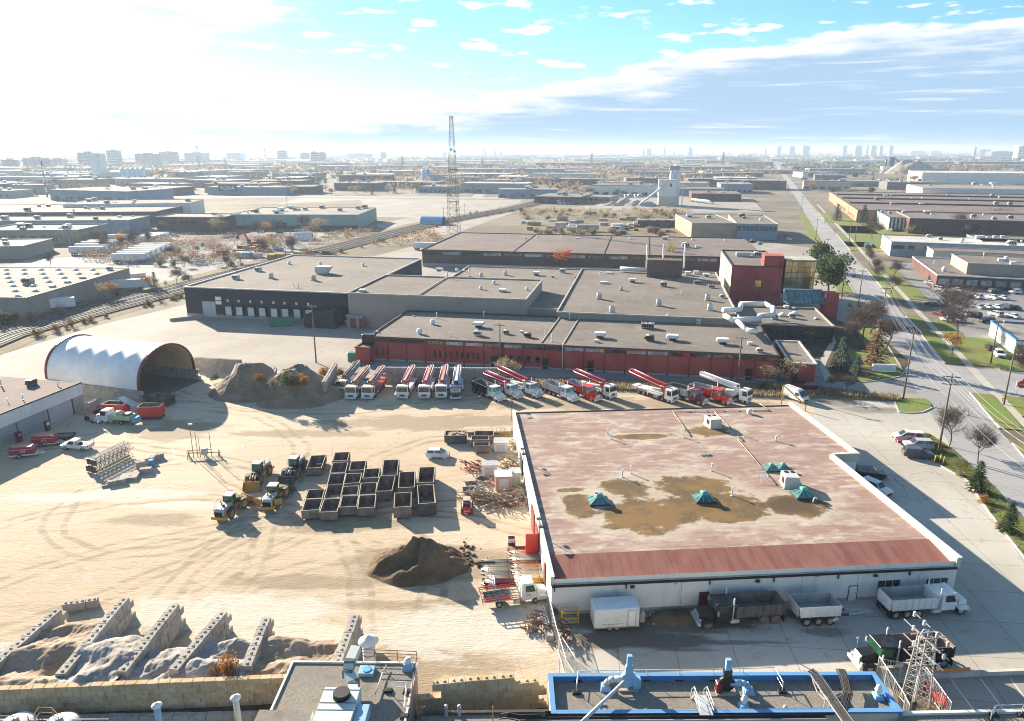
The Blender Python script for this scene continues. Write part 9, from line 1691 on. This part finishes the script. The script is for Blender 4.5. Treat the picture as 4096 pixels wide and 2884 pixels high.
for px, py, w, top, wm, lb in ((360,672,66,615,'wall_grey','wide grey hotel at the left horizon'),(462,662,46,606,'wall_darkgrey','dark tower block right of the wide grey hotel'),(597,660,82,618,'brick_dark','low wide brick hotel, left of the brick pair'),(680,655,62,612,'brick_dark','taller brick hotel, right of the brick pair'),(150,672,80,636,'brick_dark','wide brick block at the far left'),(45,675,50,642,'brick_dark','brick block at the left edge'),(235,670,60,640,'wall_grey','grey block between the brick block and the hotel'),(790,650,80,615,'wall_grey','grey airport terminal block below the control tower'),(945,642,60,615,'wall_white','white and dark banded airport hotel'),(1132,645,34,606,'wall_tan','tan tower right of the control tower'),(1222,645,32,615,'wall_grey','grey block left of the tan pair'),(1260,655,26,612,'wall_tan','tan slab of the pair'),(1290,652,28,613,'wall_grey','grey slab of the pair'),(1535,636,20,611,'wall_darkgrey','slim dark tower in the middle distance'),(1440,632,90,616,'wall_darkgrey','wide dark office group in the middle distance'),(3665,618,55,605,'wall_darkgrey','dark office block on the right'),(3740,618,40,605,'wall_darkgrey','second dark office block on the right'),(3935,622,36,600,'brick_dark','brick tower near the right edge'),(4090,640,60,590,'wall_white','white office tower at the right edge'),(4000,630,90,608,'wall_darkgrey','wide glass office near the right edge'),(3895,630,10,592,'wall_white','slim white tower at the right horizon')): tower(px, py, w, top, wm, lb)
for k, (px, w, top) in enumerate(((1940,8,586),(1930,6,594),(1980,10,598),(2005,10,598),(1780,14,600),(2575,7,594),(2590,9,592),(2600,9,592),(2657,8,591),(2695,5,592),(2757,10,585),(2765,9,592),(3110,10,580),(3165,22,584),(3120,6,580),(3220,26,578),(3375,16,582),(3425,18,575),(3440,8,580),(3465,8,581),(3490,20,582),(3520,12,577),(3060,6,590),(560,14,602),(225,14,604),(320,10,602),(3560,16,580))): tower(px, 625, w, max(587, top+5), 'wall_grey', 'pale blue tower on the skyline', 0.8, 'skyline_tower', False)
def ctower(px, py, top, lb): p = G(px, py); k = 1/(0.9598*(py-598)/50.0); h = (py-top)*k*1.02; t = thing('control_tower', lb, 'control tower', p); MB().smooth().lathe((0,0,0), [(5*k*0.7,0),(4*k*0.7,h*0.72),(12*k*0.5,h*0.78),(14*k*0.5,h*0.9)], 12).build('shaft', m_('wall_grey'), t); MB().smooth().lathe((0,0,h*0.9), [(13*k*0.5,0),(15*k*0.5,h*0.06),(9*k*0.5,h*0.1)], 12).build('cabin', m_('glass'), t)
ctower(792, 640, 586, 'taller airport control tower'); ctower(1062, 635, 592, 'smaller airport control tower in the middle left')
t = thing('cement_works', 'white cement works tower beside a row of silos', 'cement works', G(405,722), R(-6)); MB().box(-9, 9, -8, 8, 0, 44).build('tower', m_('wall_white'), t); MB().box(-9, 34, -12, 8, 0, 15).build('mill_house', m_('wall_white'), t); [MB().smooth().lathe((40+9*k,0,0), [(4.3,0),(4.3,19),(2,21)], 12).build('silo', m_('p_white'), t) for k in range(5)]; [MB().box(-9.2, -9, -4+4*k, -2+4*k, 8, 10).build('window', m_('glass'), t) for k in range(2)]
for k in range(6): p = G((1480,1520,1557,1593,1655,1685)[k], 650); t = thing('storage_tank', 'white round storage tank in the far tank farm', 'tank', p, 0, 'far tank farm'); MB().smooth().lathe((0,0,0), [(13,0),(13,14 if k < 4 else 9),(0,16 if k < 4 else 10)], 16).build('shell', m_('p_white'), t); MB().lathe((0,0,13.9 if k < 4 else 8.9), [(13.3,0),(13.3,0.6)], 16).build('rim', m_('galv'), t)
for px, mt in ((1695,'p_ltblue'),(1712,'p_blue'),(1728,'p_white')): p = G(px, 722); t = thing('silo', {'p_ltblue': 'pale blue silo left of the blue one', 'p_blue': 'blue silo in the middle of three', 'p_white': 'white silo right of the blue one'}[mt], 'silo', p); MB().smooth().lathe((0,0,0), [(3,0),(3,17),(1.5,18.5)], 12).build('shell', m_(mt), t); MB().tube([(3.1,0,0),(3.1,0,18)], 0.2, 4).build('ladder', m_('galv'), t)
t = thing('asphalt_plant', 'dark blue asphalt plant with silos beside a scrap mound', 'asphalt plant', G(3550,692), R(-10)); MB().box(-14, 14, -8, 8, 0, 14).build('silo_block', m_('p_white'), t); MB().box(0, 10, -6, 6, 14, 34).build('tower', m_('p_navy'), t); MB().beam((12,0,30), (50,-10,2), 4, 3).build('conveyor', m_('p_navy'), t); MB().cyl((-6,0,14), (-6,0,30), 2.5, 2, 10).build('stack', m_('p_navy'), t)
c = G(3640,694); heap('scrap_mound', 'large tan scrap mound beside the blue asphalt plant', (c.x, c.y, 0), 60, 40, 26, 'rubble', 0, 4.4, 30, 0.3, 0.3, cat='mound')
# far woods that read as one mass, and the low hills
def wood(label, pxs, n, h, mt, seed, q=9, f=0.42):
    r = random.Random(seed); mb = MB()
    for k in range(n):
        px, py = r.uniform(pxs[0], pxs[2]), pxs[1]+(pxs[3]-pxs[1])*r.random()**1.5; 
        if busy(px, py): continue
        p = G(px, py); s = h*r.uniform(0.5,1.3)*(1+0.5*max(0, (650-py)/50))
        for j in range(q):
            o = p+Vector((r.gauss(0,s*0.5), r.gauss(0,s*0.5), s*r.uniform(0.15,0.9))); a = Vector((r.uniform(-1,1), r.uniform(-1,1), r.uniform(-1,1))).normalized()*s*f; b = a.orthogonal().normalized()*s*f*0.6; mb.add([o-a, o+b, o+a, o-b], [(0,1,2,3)])
    tag(mb.build('far_wood', m_(mt)), label, 'wood', kind='stuff')
wood('dry brown brush between the rail line and timber yard', (2080,842,2760,880), 420, 2.8, 'leaf_tan', 7, 40, 0.12); wood('brown brush around the left trailers and scrapyard', (340,955,1330,1060), 430, 3.4, 'twig', 8, 46, 0.10); wood('reddish brush along the tracks', (1330,930,1760,985), 150, 2.8, 'leaf_brown', 9, 26, 0.16); wood('brown leafless woods between the far buildings', (-200,608,4300,700), 3200, 9, 'leaf_brown', 1); wood('dark green conifer woods near the horizon on the right', (2900,606,4300,680), 1100, 10, 'needle', 2); wood('olive woods of the far suburbs', (-200,605,4300,660), 2200, 9, 'leaf_olive', 3); wood('dark trees between the left far buildings', (-200,640,1500,740), 700, 8, 'needle', 5); wood('tan brush beyond the rail line', (1500,660,3000,760), 1100, 7, 'leaf_brown', 6)
for nm, az0, az1, dist, hm, sd in (('hills', 10, 48, 21000, 112, 1), ('hills', -48, 12, 28000, 88, 2)):
    n = 90; vs = []
    for i in range(n+1):
        a = R(az0+(az1-az0)*i/n); u = i/n; hh = min(74, hm*(0.35+0.65*min(1, u*2.2 if sd == 1 else 1))*(0.75+0.5*nz(u*6, sd))*min(1, (1-u)*8+0.2)); vs += [(dist*math.sin(a), dist*math.cos(a), -1), ((dist+2500)*math.sin(a), (dist+2500)*math.cos(a), hh), ((dist+6000)*math.sin(a), (dist+6000)*math.cos(a), -1)]
    tag(MB().add(vs, [f for i in range(n) for f in ((i*3,i*3+3,i*3+4,i*3+1),(i*3+1,i*3+4,i*3+5,i*3+2))]).build(nm, m_('farground')), kind='structure')
# ------------------------------------------------------------------ the hazy air
def haze():
    mt = bpy.data.materials.new('haze_air'); mt.use_nodes = True; nt = mt.node_tree; nt.nodes.clear()
    o = nt.nodes.new('ShaderNodeOutputMaterial'); v = nt.nodes.new('ShaderNodeVolumePrincipled')
    v.inputs['Color'].default_value = (0.64, 0.80, 1.0, 1); v.inputs['Density'].default_value = 0.00013; v.inputs['Anisotropy'].default_value = 0.25
    nt.links.new(v.outputs[0], o.inputs['Volume'])
    tag(MB().box(-38000, 38000, -38000, 38000, -1.5, 84).build('haze', mt), 'pale blue haze hanging over the whole district', 'haze', kind='stuff')
haze()
